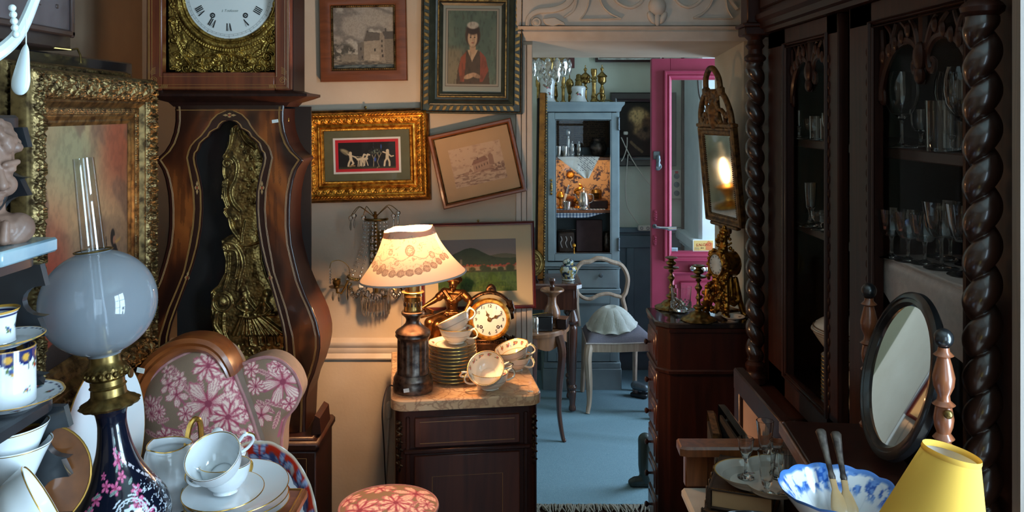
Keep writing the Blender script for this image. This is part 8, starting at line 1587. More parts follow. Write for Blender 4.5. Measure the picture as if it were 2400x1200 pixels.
x, y = ci(1368,0,.05); cp = lat('coffee_pot', 'bright silver coffee pot in the middle of the lit shelf', 'coffee pot', (x, y, s2+.0025), smooth_prof([(0,0),(.032,0),(.034,.004),(.028,.010),(.026,.016),(.032,.024),(.033,.05),(.029,.08),(.024,.098),(.018,.106),(.008,.112),(.004,.116),(.006,.122),(0,.127)],3), M['silver'], gs, 32); b=MB(); b.tube(spline([(.030,0,.09),(.056,0,.085),(.056,0,.05),(.032,0,.035)],6), .0035, 7); b.build('handle', M['silver'], cp); b=MB(); b.tube([(-.030,0,.05),(-.045,0,.075),(-.052,0,.092)], [.007,.005,.004], 8); b.build('spout', M['silver'], cp)
x, y = ci(1328,0,.05); lat('silver_beaker', 'short silver beaker on the gingham cloth', 'beaker', (x, y, s2+.0025), [(0,0),(.022,0),(.029,.046),(.027,.046),(.020,.004),(0,.004)], M['silver'], gs)
x, y = ci(1355,0,.12); go = thing('gilt_ornament', 'twisted bright gilt ornament behind the silver coffee pot', 'ornament', (x, y, s2+.002)); b=MB(); b.tube([(.022*cos(k*.55), .018*sin(k*.55), .012+.0052*k) for k in range(26)], [.009+.003*sin(k) for k in range(26)], 8); b.lathe([(0,0),(.028,0),(.02,.012),(0,.014)], 20); b.build('body', M['gilt_warm'], go)
x, y = ci(1308,0,.10); lat('night_lamp', 'small lamp with pale shade at the end of the gingham cloth', 'lamp', (x+.012, y, s2+.0025), smooth_prof([(0,0),(.024,0),(.01,.01),(.006,.05),(.026,.07),(.014,.10),(0,.10)],3), M['gilt_warm'])
x, y = ci(1318,0,.14); b=MB(); kn = thing('table_knife', 'white-handled knife standing upright in the lit cabinet', 'knife', (x, y, s2+.002), (0,R(16),0)); b.box((0,0,.045),(.014,.006,.085),.002); b.build('handle', M['paper'], kn); b=MB(); b.box((0,0,.115),(.010,.002,.06),.0008); b.build('blade', M['silver'], kn)
x, y = ci(1337,0,.335); md = thing('gilt_medallion', 'round gilt medallion hung on the printed lining', 'medallion', (x, y, kz(419))); b=MB(); b.lathe([(0,.006),(.016,.006),(.019,.009),(.024,.006),(.025,0),(0,0)], 28, 0, Rx(90)); b.build('disc', M['gilt_warm'], md)
x, y = ci(1402,0,.12); bx = thing('dark_tray', 'dark rectangular tray box on the gingham shelf', 'tray', (x, y, s2+.0025)); b=MB(); b.box((0,0,.025),(.11,.10,.05),.004); b.build('body', M['dark_mah'], bx)
x, y = ci(1398,0,.24); lat('brass_warmer', 'small brass warmer behind the dark tray', 'warmer', (x, y, s2+.0025), [(0,0),(.03,0),(.034,.08),(.036,.082),(.03,.10),(.01,.105),(0,.11)], M['brass_old'])
x, y = ci(1318,0,.20); bd = thing('round_tin', 'dark round tin near the night lamp', 'tin', (x+.05, y, s2+.0025)); b=MB(); b.lathe([(0,0),(.034,0),(.034,.05),(.02,.062),(0,.064)], 24); b.build('body', M['walnut'], bd)
x, y = ci(1326,0,.16); bx = thing('brown_case', 'worn brown leather case at the bottom of the blue cabinet', 'case', (x, y, s3)); b=MB(); b.box((0,0,.062),(.098,.14,.124),.008); b.build('body', M['leather'], bx); b=MB(); 
for k in range(3): b.tube(spline([(-.035+k*.03,-.0715,.10),(-.028+k*.03,-.073,.08),(-.036+k*.03,-.073,.06),(-.026+k*.03,-.0715,.03)],5), .003, 5)
b.build('cord', M['linen'], bx)
x, y = ci(1381,0,.13); bx = thing('dark_book_box', 'flat dark purple-brown box standing upright beside the worn case', 'box', (x, y, s3), (R(-4),0,0)); b=MB(); b.box((0,0,.098),(.162,.03,.196),.004); b.build('body', plain('aubergine_board', (70,52,54), (84,64,66), .7, scale=30), bx)
x, y = ci(1335,0,.06); sp_ = thing('spoon', 'pale spoon lying across the brown case', 'spoon', (x-.02, y+.08, s3+.128), (0,R(-3),0)); b=MB(); b.ell((-.03,0,.002),(.020,.012,.004),12,6); b.tube([(-.012,0,.003),(.09,0,.004)], .0024, 6); b.build('body', M['silver'], sp_)
x, y = ci(1426,0,.16); lat('dark_vase', 'dark vase in the far corner of the cabinet bottom', 'vase', (x-.012, y, s3), smooth_prof([(0,0),(.02,0),(.03,.04),(.022,.09),(.014,.11),(.02,.12),(0,.12)],3), M['pewter'])
x, y = ci(1344,0,.05); lat('amber_bead', 'amber knob glowing between the case and the dark box', 'knob', (x+.004, y, s3), [(0,0),(.007,0),(.004,.008),(.004,.038),(.011,.044),(.011,.056),(.004,.064),(0,.065)], M['gilt_warm'], None, 16)
# things on top of the blue cabinet
KT = kz(239)+.0005; gb = 'brass candlesticks and burners on the blue cabinet'
def top_item(px, dy): Y = KY_+dy; return ((px-1200)/FPX*Y, Y, KT)
q = FPX/(KY_+.10); H = lambda n_: n_/q
def brass_pr(*p): return [(H(r), H(z)) for r, z in p]
def porc_lamp(px, dy, label, prof, bprof, items):
    t = thing('porcelain_lamp_base', label, 'lamp base', top_item(px, dy)); pr = brass_pr(*prof); paint_lathe('body', pr, lambda TH, TT, RR, ZZ: posies(np.zeros(TH.shape+(3,))+np.array((218,220,220))/255, ((TH-R(270)+PI) % (2*PI)-PI)*H(15), ZZ, items, FLW+[(120,90,60)]), M['vporc'], t, 120, 80); b=MB(); b.lathe(brass_pr(*bprof), 28); b.build('burner', M['brass_old'], t)
porc_lamp(1283, .08, 'taller white porcelain lamp base with painted bird on the blue cabinet', [(0,0),(19,0),(19,3),(17,6),(16,11),(16,20),(17,40),(18,46),(17,52),(12,57),(0,58)], [(12,57),(9,60),(9,66),(11,70),(11,74),(9,78),(9,86),(0,86)], [(.006,.085,.012),(.014,.050,.010),(-.02,.10,.008)])
porc_lamp(1356, .08, 'squat white porcelain lamp base with tiny posy on the blue cabinet', [(0,0),(19,0),(19,4),(16,10),(15,18),(16,27),(17,32),(15,36),(10,38),(0,38)], [(10,37),(8,41),(8,46),(7,49),(9,52),(6,56),(6,62),(4,65),(0,66)], [(.0,.045,.012)])
def brass_t(name, px, dy, label, prof, key=0): t = thing(name, label, name.replace('_',' '), top_item(px, dy), 0, gb); b=MB(); b.lathe(smooth_prof(brass_pr(*prof),3), 24); b.build('stem', M['brass'], t, 50); return t
brass_t('candlestick', 1301, .16, 'brass candlestick with wide lip behind the painted bird lamp base', [(0,0),(9,0),(9,2),(5,5),(5,10),(7,16),(5,32),(4,38),(6,40),(4,43),(4,48),(6,52),(5,62),(10,69),(10,71),(3,71),(0,60)])
brass_t('candlestick', 1320, .10, 'plain slim brass candlestick alone in the gap', [(0,0),(7,0),(7,2),(4,5),(4,28),(5,33),(6,36),(4,38),(4,41),(5,46),(5,58),(6,58),(3,58),(0,50)])
brass_t('burner', 1335, .20, 'round brass oil burner with a key beside the squat lamp base', [(0,0),(3,0),(4,10),(3,18),(5,22),(7,32),(10,42),(10,47),(6,54),(3,56),(1.2,60),(1.2,70),(0,70)])
brass_t('censer', 1372, .16, 'lidded brass urn with knob behind the squat lamp base', [(0,0),(7,0),(7,3),(4,8),(4,28),(6,33),(3,38),(4,44),(12,46),(12,52),(10,54),(13,60),(8,66),(4,69),(2,72),(4,76),(4,79),(1.2,82),(1.2,87),(0,88)])
brass_t('candlestick', 1392, .10, 'stout brass candlestick with turned knops', [(0,0),(8,0),(8,4),(6,8),(7,14),(5,20),(5,44),(7,48),(5,52),(8,56),(5,60),(7,68),(7,77),(5,77),(0,70)])
brass_t('censer', 1411, .14, 'tall lidded brass cup at the end of the blue cabinet top', [(0,0),(8,0),(8,2),(4,6),(5,14),(6,24),(5,32),(3,38),(4,42),(10,48),(10,58),(13,61),(8,66),(4,70),(2,73),(4,77),(4,80),(1.2,83),(1.2,88),(0,88)])
brass_t('burner', 1262, .12, 'brass oil burner half hidden by the gilt mirror edge', [(0,0),(4,0),(4,34),(6,36),(7,50),(6,52),(5,60),(3,66),(0,68)])
co_ = thing('cord_coil', 'coiled pale cord lying on the blue cabinet top', 'cord', top_item(1408, .06)); b=MB(); b.tube([(.026*cos(k*.5), .006*sin(k*.23), .030+.026*sin(k*.5)) for k in range(40)], .004, 6); b.tube([(.026,0,.012),(.05,-.02,.010),(.085,-.03,-.002)], .003, 6); b.build('cord', M['brass_old'], co_)
# chandelier of crystal drops just under the doorway head
xc, yc_ = (1288-1200)/FPX*4.3, 4.3; cc_ = thing('crystal_chandelier', 'crystal chandelier whose leaf drops hang below the doorway head', 'chandelier', (xc, yc_, 2.6)); b=MB(); b.tube([(0,0,0),(0,0,-.45)], .006, 8); b.lathe(smooth_prof([(0,-.72),(.015,-.71),(.02,-.67),(.01,-.64),(.03,-.58),(.02,-.5),(.008,-.45),(0,-.45)],3), 20); b.tube([(.10*cos(a), .10*sin(a), -.64) for a in circ(30)], .005, 7, closed=True)
for k in range(6): a = k*PI/3; b.tube([(0,0,-.6),(.05*cos(a),.05*sin(a),-.66),(.10*cos(a),.10*sin(a),-.64)], .004, 6)
b.build('brass_ring', M['brass'], cc_); d = MB(); n=16; ol_ = [(.019*sin(t)*(1+.10*cos(9*t)), -.036+.036*cos(t)-(.010 if abs(t-PI) < .25 else 0)) for t in circ(36)]
vs = [(x,0,z) for x, z in ol_]+[(x*.55,-.006,-.036+(z+.036)*.55) for x, z in ol_]+[(x*.55,.006,-.036+(z+.036)*.55) for x, z in ol_]; m_ = len(ol_); d.add(vs, [(i,(i+1)%m_,m_+(i+1)%m_,m_+i) for i in range(m_)]+[((i+1)%m_,i,2*m_+i,2*m_+(i+1)%m_) for i in range(m_)]+[tuple(range(m_,2*m_)), tuple(range(2*m_,3*m_))[::-1]]); ld = d.build('leaf_drop', M['crystal'], cc_, 5)
k = 0
for (rad, z, n_) in ((.105,-.655,14),(.06,-.69,7)):
    for i in range(n_):
        a = 2*PI*i/n_+.1; o = ld if k == 0 else ld.copy()
        if k: COL.objects.link(o)
        o.parent = cc_; o.location = (rad*cos(a), rad*sin(a), z); o.rotation_euler = (0,0,a+PI/2); k += 1
d = MB(); d.lathe([(0,-.066),(.004,-.062),(.014,-.040),(.012,-.022),(.004,-.004),(0,0)], 8); pd = d.build('pear_drop', M['crystal'], cc_, 5); pd.location = (-.002,0,-.735)
# pictures in the far room
def im_old(U, V):
    c = np.zeros(U.shape+(3,))+np.array((30,24,18))/255; c = mix(c, .5*fbm(U*3,V*3,2), (44,38,26)); c = mix(c, inell(U,V,.36,.20,.42,.34,0,.4), (44,26,20)); c = mix(c, inell(U,V,.44,.64,.24,.25,-10,.25), (176,138,90)); c = mix(c, inell(U,V,.36,.76,.16,.14,0,.5), (214,176,118)); c = mix(c, inell(U,V,.60,.58,.12,.14,0,.4)*.8, (70,46,32)); c = mix(c, inell(U,V,.52,.42,.14,.12,0,.4), (108,82,62)); c = mix(c, inell(U,V,.22,.54,.10,.12,0,.5)*.8, (38,28,20)); c = mix(c, inell(U,V,.56,.50,.05,.05,0,.5)*.9, (36,24,18)); c = mix(c, inline(U,V,[(.24,.26),(.36,.16),(.48,.08)],.03), (112,88,62)); return mix(c, sm(.4,.7,fbm(U*24,V*24,7))*.3, (24,18,14))
Y_ = 5.53; yu = Y_/FPX; v = at(1506,303,Y_); t = thing('dark_portrait', 'dark oil portrait of a bald old man in black frame behind the pink door edge', 'picture', v); w_, h_ = 154*yu, 172*yu
b=MB(); ring(b, w_, h_, [(0,0),(0,.03),(.006,.036),(.03,.032),(.05,.022),(.06,.024),(.066,.014)]); b.build('moulding', M['black_wood'], t, 30); canvas('oil_painting', w_-.13, h_-.13, im_old, M['vcanvas'], t, -.012, 110); slab('backing', w_-.02, h_-.02, -.009, 0, M['dark_void'], t)
v = at(1475,82,Y_); t = thing('silver_frame', 'picture in thin silvered frame high on the far wall', 'picture', v); t.name = 'silvered_picture'; w_, h_ = 160*yu, 128*yu; b=MB(); ring(b, w_, h_, [(0,0),(0,.02),(.012,.022)]); b.build('outer_moulding', M['dark_mah'], t); b=MB(); ring(b, w_-.024, h_-.024, [(0,.020),(.004,.026),(.012,.024),(.018,.014)]); b.build('silver_moulding', M['silver'], t); canvas('print', w_-.05, h_-.05, lambda U, V: np.zeros(U.shape+(3,))+(np.array((104,92,84))/255)*(.8+.3*fbm(U*4,V*4,2))[...,None], M['vpaint'], t, -.012, 20); slab('backing', w_-.02, h_-.02, -.009, 0, M['dark_void'], t)
v = at(1290,96,Y_); t = thing('maroon_picture', 'dark maroon framed picture behind the crystal drops', 'picture', v); w_, h_ = 112*yu, 128*yu; b=MB(); ring(b, w_, h_, [(0,0),(0,.02),(.02,.024),(.036,.016)]); b.build('moulding', M['maroon'], t); slab('print', w_-.06, h_-.06, -.012, 0, M['grey_cloth'], t)
# cables and sockets on the far wall
cb = thing('wall_cables', 'white flexes running from the cabinet side to the power strip on the far wall', 'cable', at(1466,314,5.48)); o0 = Vector(cb.location)
def far(px, py, y=5.482): return at(px, py, y)-o0
b=MB(); b.box(tuple(far(1466,312,5.482)), (.030,.03,.022), .005); b.build('socket', M['cable_white'], cb)
for pts in (((1456,322),(1470,352),(1490,388),(1516,424),(1530,440)),((1470,322),(1469,345),(1462,368),(1456,378)),((1472,362),(1469,395),(1466,440),(1470,482),(1484,508),(1500,530))): b=MB(); b.tube(spline([far(*p) for p in pts], 6), .0034, 6); b.build('flex', M['cable_white'], cb)
t = thing('power_strip', 'white power strip on the wainscot ledge of the far room', 'power strip', at(1510,534,5.47)); b=MB(); b.box((0,0,0),(.085,.04,.035),.006); b.build('case', M['cable_white'], t); b = MB()
for k in range(2): b.lathe([(.010,0),(.010,.003),(.007,.003),(.007,-.002),(0,-.002)], 14, 0, T(-.02+.04*k,-.020,0) @ Rx(90))
b.build('outlet', M['iron'], t)
t = thing('cable_loop', 'dark cable looping down the white pier behind the door glass', 'cable', at(1640,230,5.0)); o0 = Vector(t.location); b=MB(); b.tube(spline([far(*p,5.0) for p in ((1638,150),(1636,180),(1640,225),(1654,258),(1672,270),(1700,266),(1730,250))], 7), .006, 7); b.build('cable', M['cable_dark'], t)
t = thing('dark_post', 'dark narrow timber post seen through the door glass against the far wall', 'post', at(1606,262,5.46)); t.location.z = RZ; b=MB(); b.box((0,0,1.2),(.05,.03,2.36),.004); b.build('post', M['dark_mah'], t); t['label'] = 'dark narrow timber post seen through the glass of the pink door'
t = thing('meter_box', 'grey electric box on the far wall seen through the door glass', 'box', at(1584,432,5.52)); b=MB(); b.box((0,0,0),(.07,.05,.19),.008); b.build('case', M['cable_white'], t); b = MB()
for k in range(3): b.lathe([(.018,0),(.018,.006),(.010,.008),(0,.008)], 16, 0, T(0,-.025,.055-.055*k) @ Rx(90))
b.build('dial', M['iron'], t); b=MB(); b.box((0,-.026,.08),(.02,.004,.016),.001); b.build('red_switch', M['red'], t)
# --- pink glazed door standing open
PYd = 4.60; px0 = at(1527,0,PYd).x; pd_ = thing('pink_door', 'open pink glazed door with hand-shaped knocker in the far room', 'door', (px0, PYd, RZ)); pd_.name = 'pink_glazed_leaf'
def dp(px, py, y=PYd): v = at(px, py, y); return (v.x-px0, v.z-RZ)
W_, H_ = .855, dp(0,137)[1]; gx0, gz1 = dp(1572,187); gz0 = dp(0,590)[1]; gx1 = W_-gx0
b = MB()
def dbox(x0, x1, z0, z1, y0=0., y1=.045, bev=.003): b.box(((x0+x1)/2,(y0+y1)/2,(z0+z1)/2),(x1-x0,y1-y0,z1-z0),bev)
dbox(0,gx0,0,H_); dbox(gx1,W_,0,H_); dbox(gx0,gx1,gz1,H_,0,.045,0); dbox(gx0,gx1,.0,gz0,0,.045,0); b.build('door_leaf', M['pink'], pd_)
b=MB(); ow_, oh_ = gx1-gx0+.078, gz1-gz0+.10; cx_, cz_ = (gx0+gx1)/2, (gz0+gz1)/2; rb=MB(); ring(rb, ow_, oh_, [(0,0),(0,.018),(.004,.024),(.010,.024),(.014,.014),(.022,.012),(.028,.018),(.033,.016),(.042,.002),(.046,-.012)]); o = rb.build('glazing_moulding', M['pink'], pd_, 25); o.location = (cx_, 0, cz_)
b=MB(); b.add([(gx0-.005,.02,gz0-.01),(gx1+.005,.02,gz0-.01),(gx1+.005,.02,gz1+.01),(gx0-.005,.02,gz1+.01)],[(0,1,2,3)]); b.build('glass', M['doorglass'], pd_)
rb=MB(); ring(rb, W_-.21, .60, [(0,0),(0,.012),(.006,.016),(.014,.010),(.018,.002)]); o = rb.build('panel_moulding', M['pink'], pd_, 25); o.location = (W_/2, 0, .50); b=MB(); b.box((W_/2,-.006,.50),(W_-.30,.016,.50),.010); b.build('raised_panel', M['pink'], pd_)
x, z = dp(1539,364); b=MB(); b.box((x,-.004,z),(.036,.010,.044),.003); b.lathe([(.006,0),(.006,.016),(0,.018)],12,0,T(x+.004,-.008,z-.004) @ Rx(90)); b.build('knocker_plate', M['iron'], pd_)
b=MB(); C = b.cap; C((x+.006,-.022,z-.006),.010,(x+.005,-.026,z-.024),.011); C((x+.005,-.026,z-.024),.0125,(x+.004,-.027,z-.030),.0125); C((x+.004,-.026,z-.034),.009,(x+.003,-.030,z-.052),.0125)
for k in range(4): bx_ = x-.006+k*.0062; C((bx_,-.034,z-.054),.0042,(bx_-.001,-.036,z-.068+.001*abs(k-1.5)),.0038,7); C((bx_-.001,-.036,z-.068+.001*abs(k-1.5)),.0038,(bx_-.0015,-.031,z-.078+.002*abs(k-1.5)),.0034,7)
C((x+.013,-.032,z-.046),.0045,(x+.018,-.036,z-.058),.004,7); C((x+.018,-.036,z-.058),.004,(x+.015,-.036,z-.068),.0034,7); blob('knocker_hand', b, M['iron'], pd_, .0020, 1, .3)
def tex(px, py, w, h_, nm): 
    x, z = dp(px, py); b=MB(); b.prism([(x-w/2,z),(x-w*.3,z+h_*.38),(x-w*.42,z+h_*.42),(x,z+h_/2),(x+w*.42,z+h_*.42),(x+w*.3,z+h_*.38),(x+w/2,z),(x+w*.3,z-h_*.38),(x,z-h_/2),(x-w*.3,z-h_*.38)], 0, .005, 0, Rx(90), .002)
    for k in range(4): b.ell((x,-.006,z+h_*(-.3+.2*k)),(w*.3,.003,h_*.07),8,6)
    return b
b = tex(1536,506,.026,.066,''); b.build('pull_plate', M['pink'], pd_); b = tex(1535,564,.024,.06,''); x, z = dp(1535,560); b.tube([(x,-.004,z),(x,-.014,z)],.0035,8); b.build('keyhole_plate', M['pink'], pd_)
x, z = dp(1534,530); b=MB(); b.lathe([(.012,0),(.012,.006),(.006,.010),(.006,.04),(0,.042)],16,0,T(x,0,z) @ Rx(90)); b.build('handle_rose', M['iron'], pd_); b=MB(); b.tube([(x,-.038,z),(x+.05,-.042,z-.004),(x+.07,-.042,z-.008),(x+.11,-.042,z-.006)],[.007,.008,.013,.010],10); b.build('lever_handle', M['chrome'], pd_)
x, z = dp(1622,627); b=MB(); b.ell((x,-.016,z),.020,16,12); b.lathe([(.010,0),(.016,.01),(.0175,.045),(.014,.05),(.017,.056),(.016,.06),(0,.06)],16,0,T(x+.016,-.018,z-.006) @ Ry(90)); b.build('letter_handle', M['chrome'], pd_)
M['sky_card'] = plain('pale_blue_card', (176,206,218), None, .7); M['ochre_card'] = plain('ochre_card', (214,170,88), (226,190,120), .7, scale=3); M['orange_card'] = plain('orange_ink', (214,124,70), None, .7); M['red_ink'] = plain('red_ink', (176,50,36), None, .6)
def stick(px, py, w, h_, nm, mat): x, z = dp(px, py); b=MB(); b.box((x,.0165,z),(w,.002,h_),0); o = b.build(nm, mat, pd_); return o, x, z
o, x, z = stick(1579,587,.050,.026,'sticker',M['sky_card']); b = MB()
for k in range(3): b.box((x+.004,.0152,z+.006-.006*k),(.028,.0004,.0018),0)
b.build('sticker_lines', M['iron'], o)
o, x, z = stick(1651,578,.118,.070,'shop_sticker',M['paper']); b=MB(); b.box((x-.002,.0152,z+.003),(.104,.0006,.054),0); b.build('sticker_field', M['ochre_card'], o)
b=MB(); b.prism([(x+.004,z+.010),(x+.016,z+.016),(x+.026,z+.030),(x+.036,z+.022),(x+.048,z+.016),(x+.046,z-.004),(x+.050,z-.016),(x+.036,z-.022),(x+.024,z-.020),(x+.010,z-.018),(x+.012,z-.002)], -.0150, -.0144, 0, Rx(90)); b.build('map_mark', M['orange_card'], o)
text_mesh('sticker_lettering', 'S.N.CAO', .021, M['red_ink'], o, T(x-.002,.0142,z+.007) @ Rx(90) @ Rz(3), .2); text_mesh('sticker_lettering', '2014', .009, M['ink'], o, T(x-.008,.0142,z-.010) @ Rx(90))
b = MB()
for k in range(3): b.box((x-.036,.0146,z-.008-.005*k),(.024,.0004,.0012),0)
b.build('sticker_lines', M['iron'], o)
# --- tables, chair and small things
M['dark_walnut'] = wood('dark_walnut', (58,32,24), (88,50,36), 5, 'Z', .22, .6)
ta = thing('writing_table', 'dark wooden table with turned legs just inside the far room', 'table', (.0, 4.90, RZ)); 
b=MB(); b.prism([(-.30,-.22),(.355,-.22),(.385,-.19),(.385,.09),(-.30,.09)], .735-RZ-.028, .735-RZ, 0, None, .008); b.build('table_top', M['dark_walnut'], ta); b=MB(); b.box((.035,-.06,.645-RZ),(.62,.26,.12),.003); b.build('apron', M['dark_walnut'], ta)
for x in (-.25,.335):
    for y in (-.165,.045): b=MB(); b.box((x,y,.655-RZ),(.048,.048,.13),.003); b.lathe(smooth_prof([(.0,.59),(.018,.59),(.022,.575),(.014,.562),(.020,.55),(.034,.515),(.036,.50),(.026,.485),(.020,.478),(.026,.47),(.028,.44),(.025,.30),(.020,.17),(.018,.15),(.024,.142),(.026,.13),(.018,.118),(.022,.108),(.020,.08),(.016,.04),(.020,.022),(.018,.006),(.0,.0)],3), 22, 0, T(x,y,0)); b.build('leg', M['dark_walnut'], ta)
gj = thing('ginger_jar', 'small lidded green and white ginger jar on the corner of the dark table', 'jar', ((1332-1200)/FPX*4.80, 4.80, .7355))
def gjcol(TH, TT, RR, ZZ):
    c = np.zeros(TH.shape+(3,))+np.array((200,206,198))/255; S_ = TH*.05; n = fbm(S_*70, ZZ*70, 4); c = mix(c, sm(.46,.52,n), (52,92,70)); c = mix(c, sm(.56,.60,n), (38,56,96)); c = mix(c, sm(.60,.62,fbm(S_*60,ZZ*60,9)), (178,152,80)); c = mix(c, 1.0*(np.abs(ZZ-.006) < .004), (190,200,196)); return mix(c, 1.0*(np.abs(ZZ-.082) < .003), (40,60,90))
paint_lathe('body', [(0,0),(.034,0),(.035,.008),(.042,.03),(.050,.055),(.046,.074),(.034,.084),(.028,.088),(.028,.094),(0,.095)], gjcol, M['vporc'], gj, 120, 70); paint_lathe('lid', [(.031,.092),(.032,.104),(.024,.113),(.008,.116),(.007,.120),(0,.121)], gjcol, M['vporc'], gj, 90, 40)
bp = thing('brass_plate', 'round embossed brass plate on a black easel by the doorway jamb', 'plate', ((1243-1200)/FPX*4.72, 4.72, .7355), (R(-12),0,R(8))); h = HM(.17,.17,.0022); r_ = np.hypot(h.X, h.Z-.085); h.H = .004*sm(.058,.064,r_)+.006*sm(.078,.084,r_); h.ring(0,.085,.062,.004,.010); h.ring(0,.085,.083,.003,.012)
h.line([(-.02,.05),(-.005,.075),(.005,.10),(.02,.12)],.006,.008); h.spiral(.02,.07,.02,1.3,1,0,.004,.008); h.spiral(-.02,.10,.018,1.3,-1,1,.004,.008); h.leaf(-.03,.06,.03,.009,60,.008); h.leaf(.02,.10,.03,.008,20,.008); h.bead(.0,.125,.009); h.build('disc', M['brass_old'], bp, T(0,0,.022), r_ < .084, .0003)
b=MB(); b.tube([(-.05,.02,0),(-.03,-.02,.02),(-.03,-.03,.035)],.005,6); b.tube([(.05,.02,0),(.03,-.02,.02),(.03,-.03,.035)],.005,6); b.tube([(0,.06,.0),(0,.01,.12)],.005,6); b.build('easel', M['black'], bp)
# tall gilt mirror leaning, seen along its edge
tm_ = thing('leaning_mirror', 'tall gilt framed mirror seen along its edge beside the doorway jamb', 'mirror', ((1268-1200)/FPX*4.80, 4.80, .738), (0,R(.8),0)); b=MB(); b.box((-.004,.09,.525),(.038,.18,1.05),.003); b.build('frame_side', M['gilt_brown'], tm_); b=MB(); b.box((-.026,.09,.52),(.012,.16,1.0),.002); b.build('backboard', M['dark_void'], tm_)
M['orange_gilt'] = gilt('orange_gilt_side', (176,112,36), (120,72,22), .5, 20, .2, .4); b=MB(); b.box((-.006,-.001,.525),(.030,.006,1.046),.001); b.build('gilt_edge', M['orange_gilt'], tm_)
b = MB()
for k in range(64): b.ell((.016,.004,.012+k*.0163),(.007,.012,.0075),8,6)
b.build('carved_border', M['gilt_old'], tm_); b=MB(); b.add([(.0152,.03,.06),(.0152,.16,.06),(.0152,.16,.99),(.0152,.03,.99)],[(0,1,2,3)]); b.build('mirror_glass', M['mirror'], tm_)
# half-moon table
hm = thing('half_round_table', 'small half-round wooden table with slender cabriole legs in the doorway', 'table', (.085, 4.46, RZ)); hz = .572-RZ; arc = [(.215*cos(a), -.215*sin(a)) for a in np.linspace(0,PI,28)]
M['honey'] = wood('honey_walnut', (104,66,42), (150,102,68), 5, 'Z', .3, .4)
b=MB(); b.prism([(x,y) for x,y in arc], hz-.022, hz, 0, None, .006); b.build('table_top', M['honey'], hm); b=MB(); n=28; vs=[]
for i,(x,y) in enumerate(arc): s_ = .058+.014*cos(i/27*PI*6); vs += [(x*.94,y*.94,hz-.022),(x*.94,y*.94,hz-.022-s_)]
b.add(vs, [(2*i,2*i+1,2*i+3,2*i+2) for i in range(n-1)]); vs2 = [(x*.99,y*.9 if y < -.01 else 0,z) for x,y,z in []]; b.box((0,-.004,hz-.05),(.40,.008,.055)); b.build('apron', M['honey'], hm)
for (x,y,dx,dy) in ((.150,-.130,.6,-.6),(-.150,-.130,-.6,-.6),(.02,-.19,0,-1),(-.19,-.01,-1,0)):
    q = spline([(x,y,hz-.03),(x+dx*.030,y+dy*.030,hz-.11),(x+dx*.012,y+dy*.012,hz-.26),(x+dx*.005,y+dy*.005,hz-.40),(x+dx*.035,y+dy*.035,.02),(x+dx*.058,y+dy*.058,.004)], 7); b=MB(); b.tube(q, list(np.interp(np.linspace(0,1,len(q)),[0,.2,.6,.85,.95,1],[.024,.021,.013,.010,.010,.005])), 8); b.build('leg', M['dark_walnut'], hm)
HT = hz+RZ+.0005
def ht(px, Y): return ((px-1200)/FPX*Y, Y, HT)
mo = thing('turned_mortar', 'turned wooden mortar with pestle on the half-round table', 'mortar', ht(1294,4.40)); b=MB(); b.lathe(smooth_prof([(0,0),(.040,0),(.042,.008),(.034,.018),(.026,.026),(.030,.034),(.040,.055),(.042,.075),(.034,.100),(.024,.120),(.022,.150),(.026,.160),(.048,.178),(.060,.184),(.062,.190),(.056,.196),(.040,.188),(.020,.176),(0,.174)],4), 36); b.build('body', M['honey'], mo, 50); b=MB(); b.lathe(smooth_prof([(.0,.174),(.010,.176),(.012,.200),(.014,.206),(.010,.214),(.013,.226),(.018,.236),(.017,.246),(.014,.250),(0,.251)],3), 20); b.build('pestle', M['dark_walnut'], mo, 50)
t = thing('black_box', 'small black lacquered box on the half-round table', 'box', ht(1278,4.33)); b=MB(); b.box((0,0,.036),(.072,.06,.072),.004); b.build('body', M['black_wood'], t); b=MB(); b.box((0,0,.0745),(.076,.064,.005),.002); b.build('lid', M['black_wood'], t)
t = thing('wooden_block', 'little reddish wooden box beside the black one', 'box', ht(1319,4.375), (0,0,R(-14))); b=MB(); b.box((0,0,.025),(.05,.07,.05),.003); b.build('body', M['dark_mah'], t); b=MB(); b.box((0,0,.052),(.052,.072,.004),.001); b.build('lid', M['walnut'], t)
t = thing('silver_tin', 'small tarnished silver canister cut off by the doorway jamb', 'canister', ht(1253,4.31)); b=MB(); b.lathe([(0,0),(.022,0),(.023,.003),(.023,.066),(.020,.072),(.0,.076)],24); b.build('body', M['silver'], t)
t = thing('brass_ruler', 'thin brass rod lying across the half-round table', 'rod', ht(1266,4.385), (0,R(-4),R(16))); b=MB(); b.tube([(-.05,0,.083),(.045,0,.083)],.003,7); b.build('rod', M['brass'], t); t.location.y = 4.33; t.location.z = HT-.0
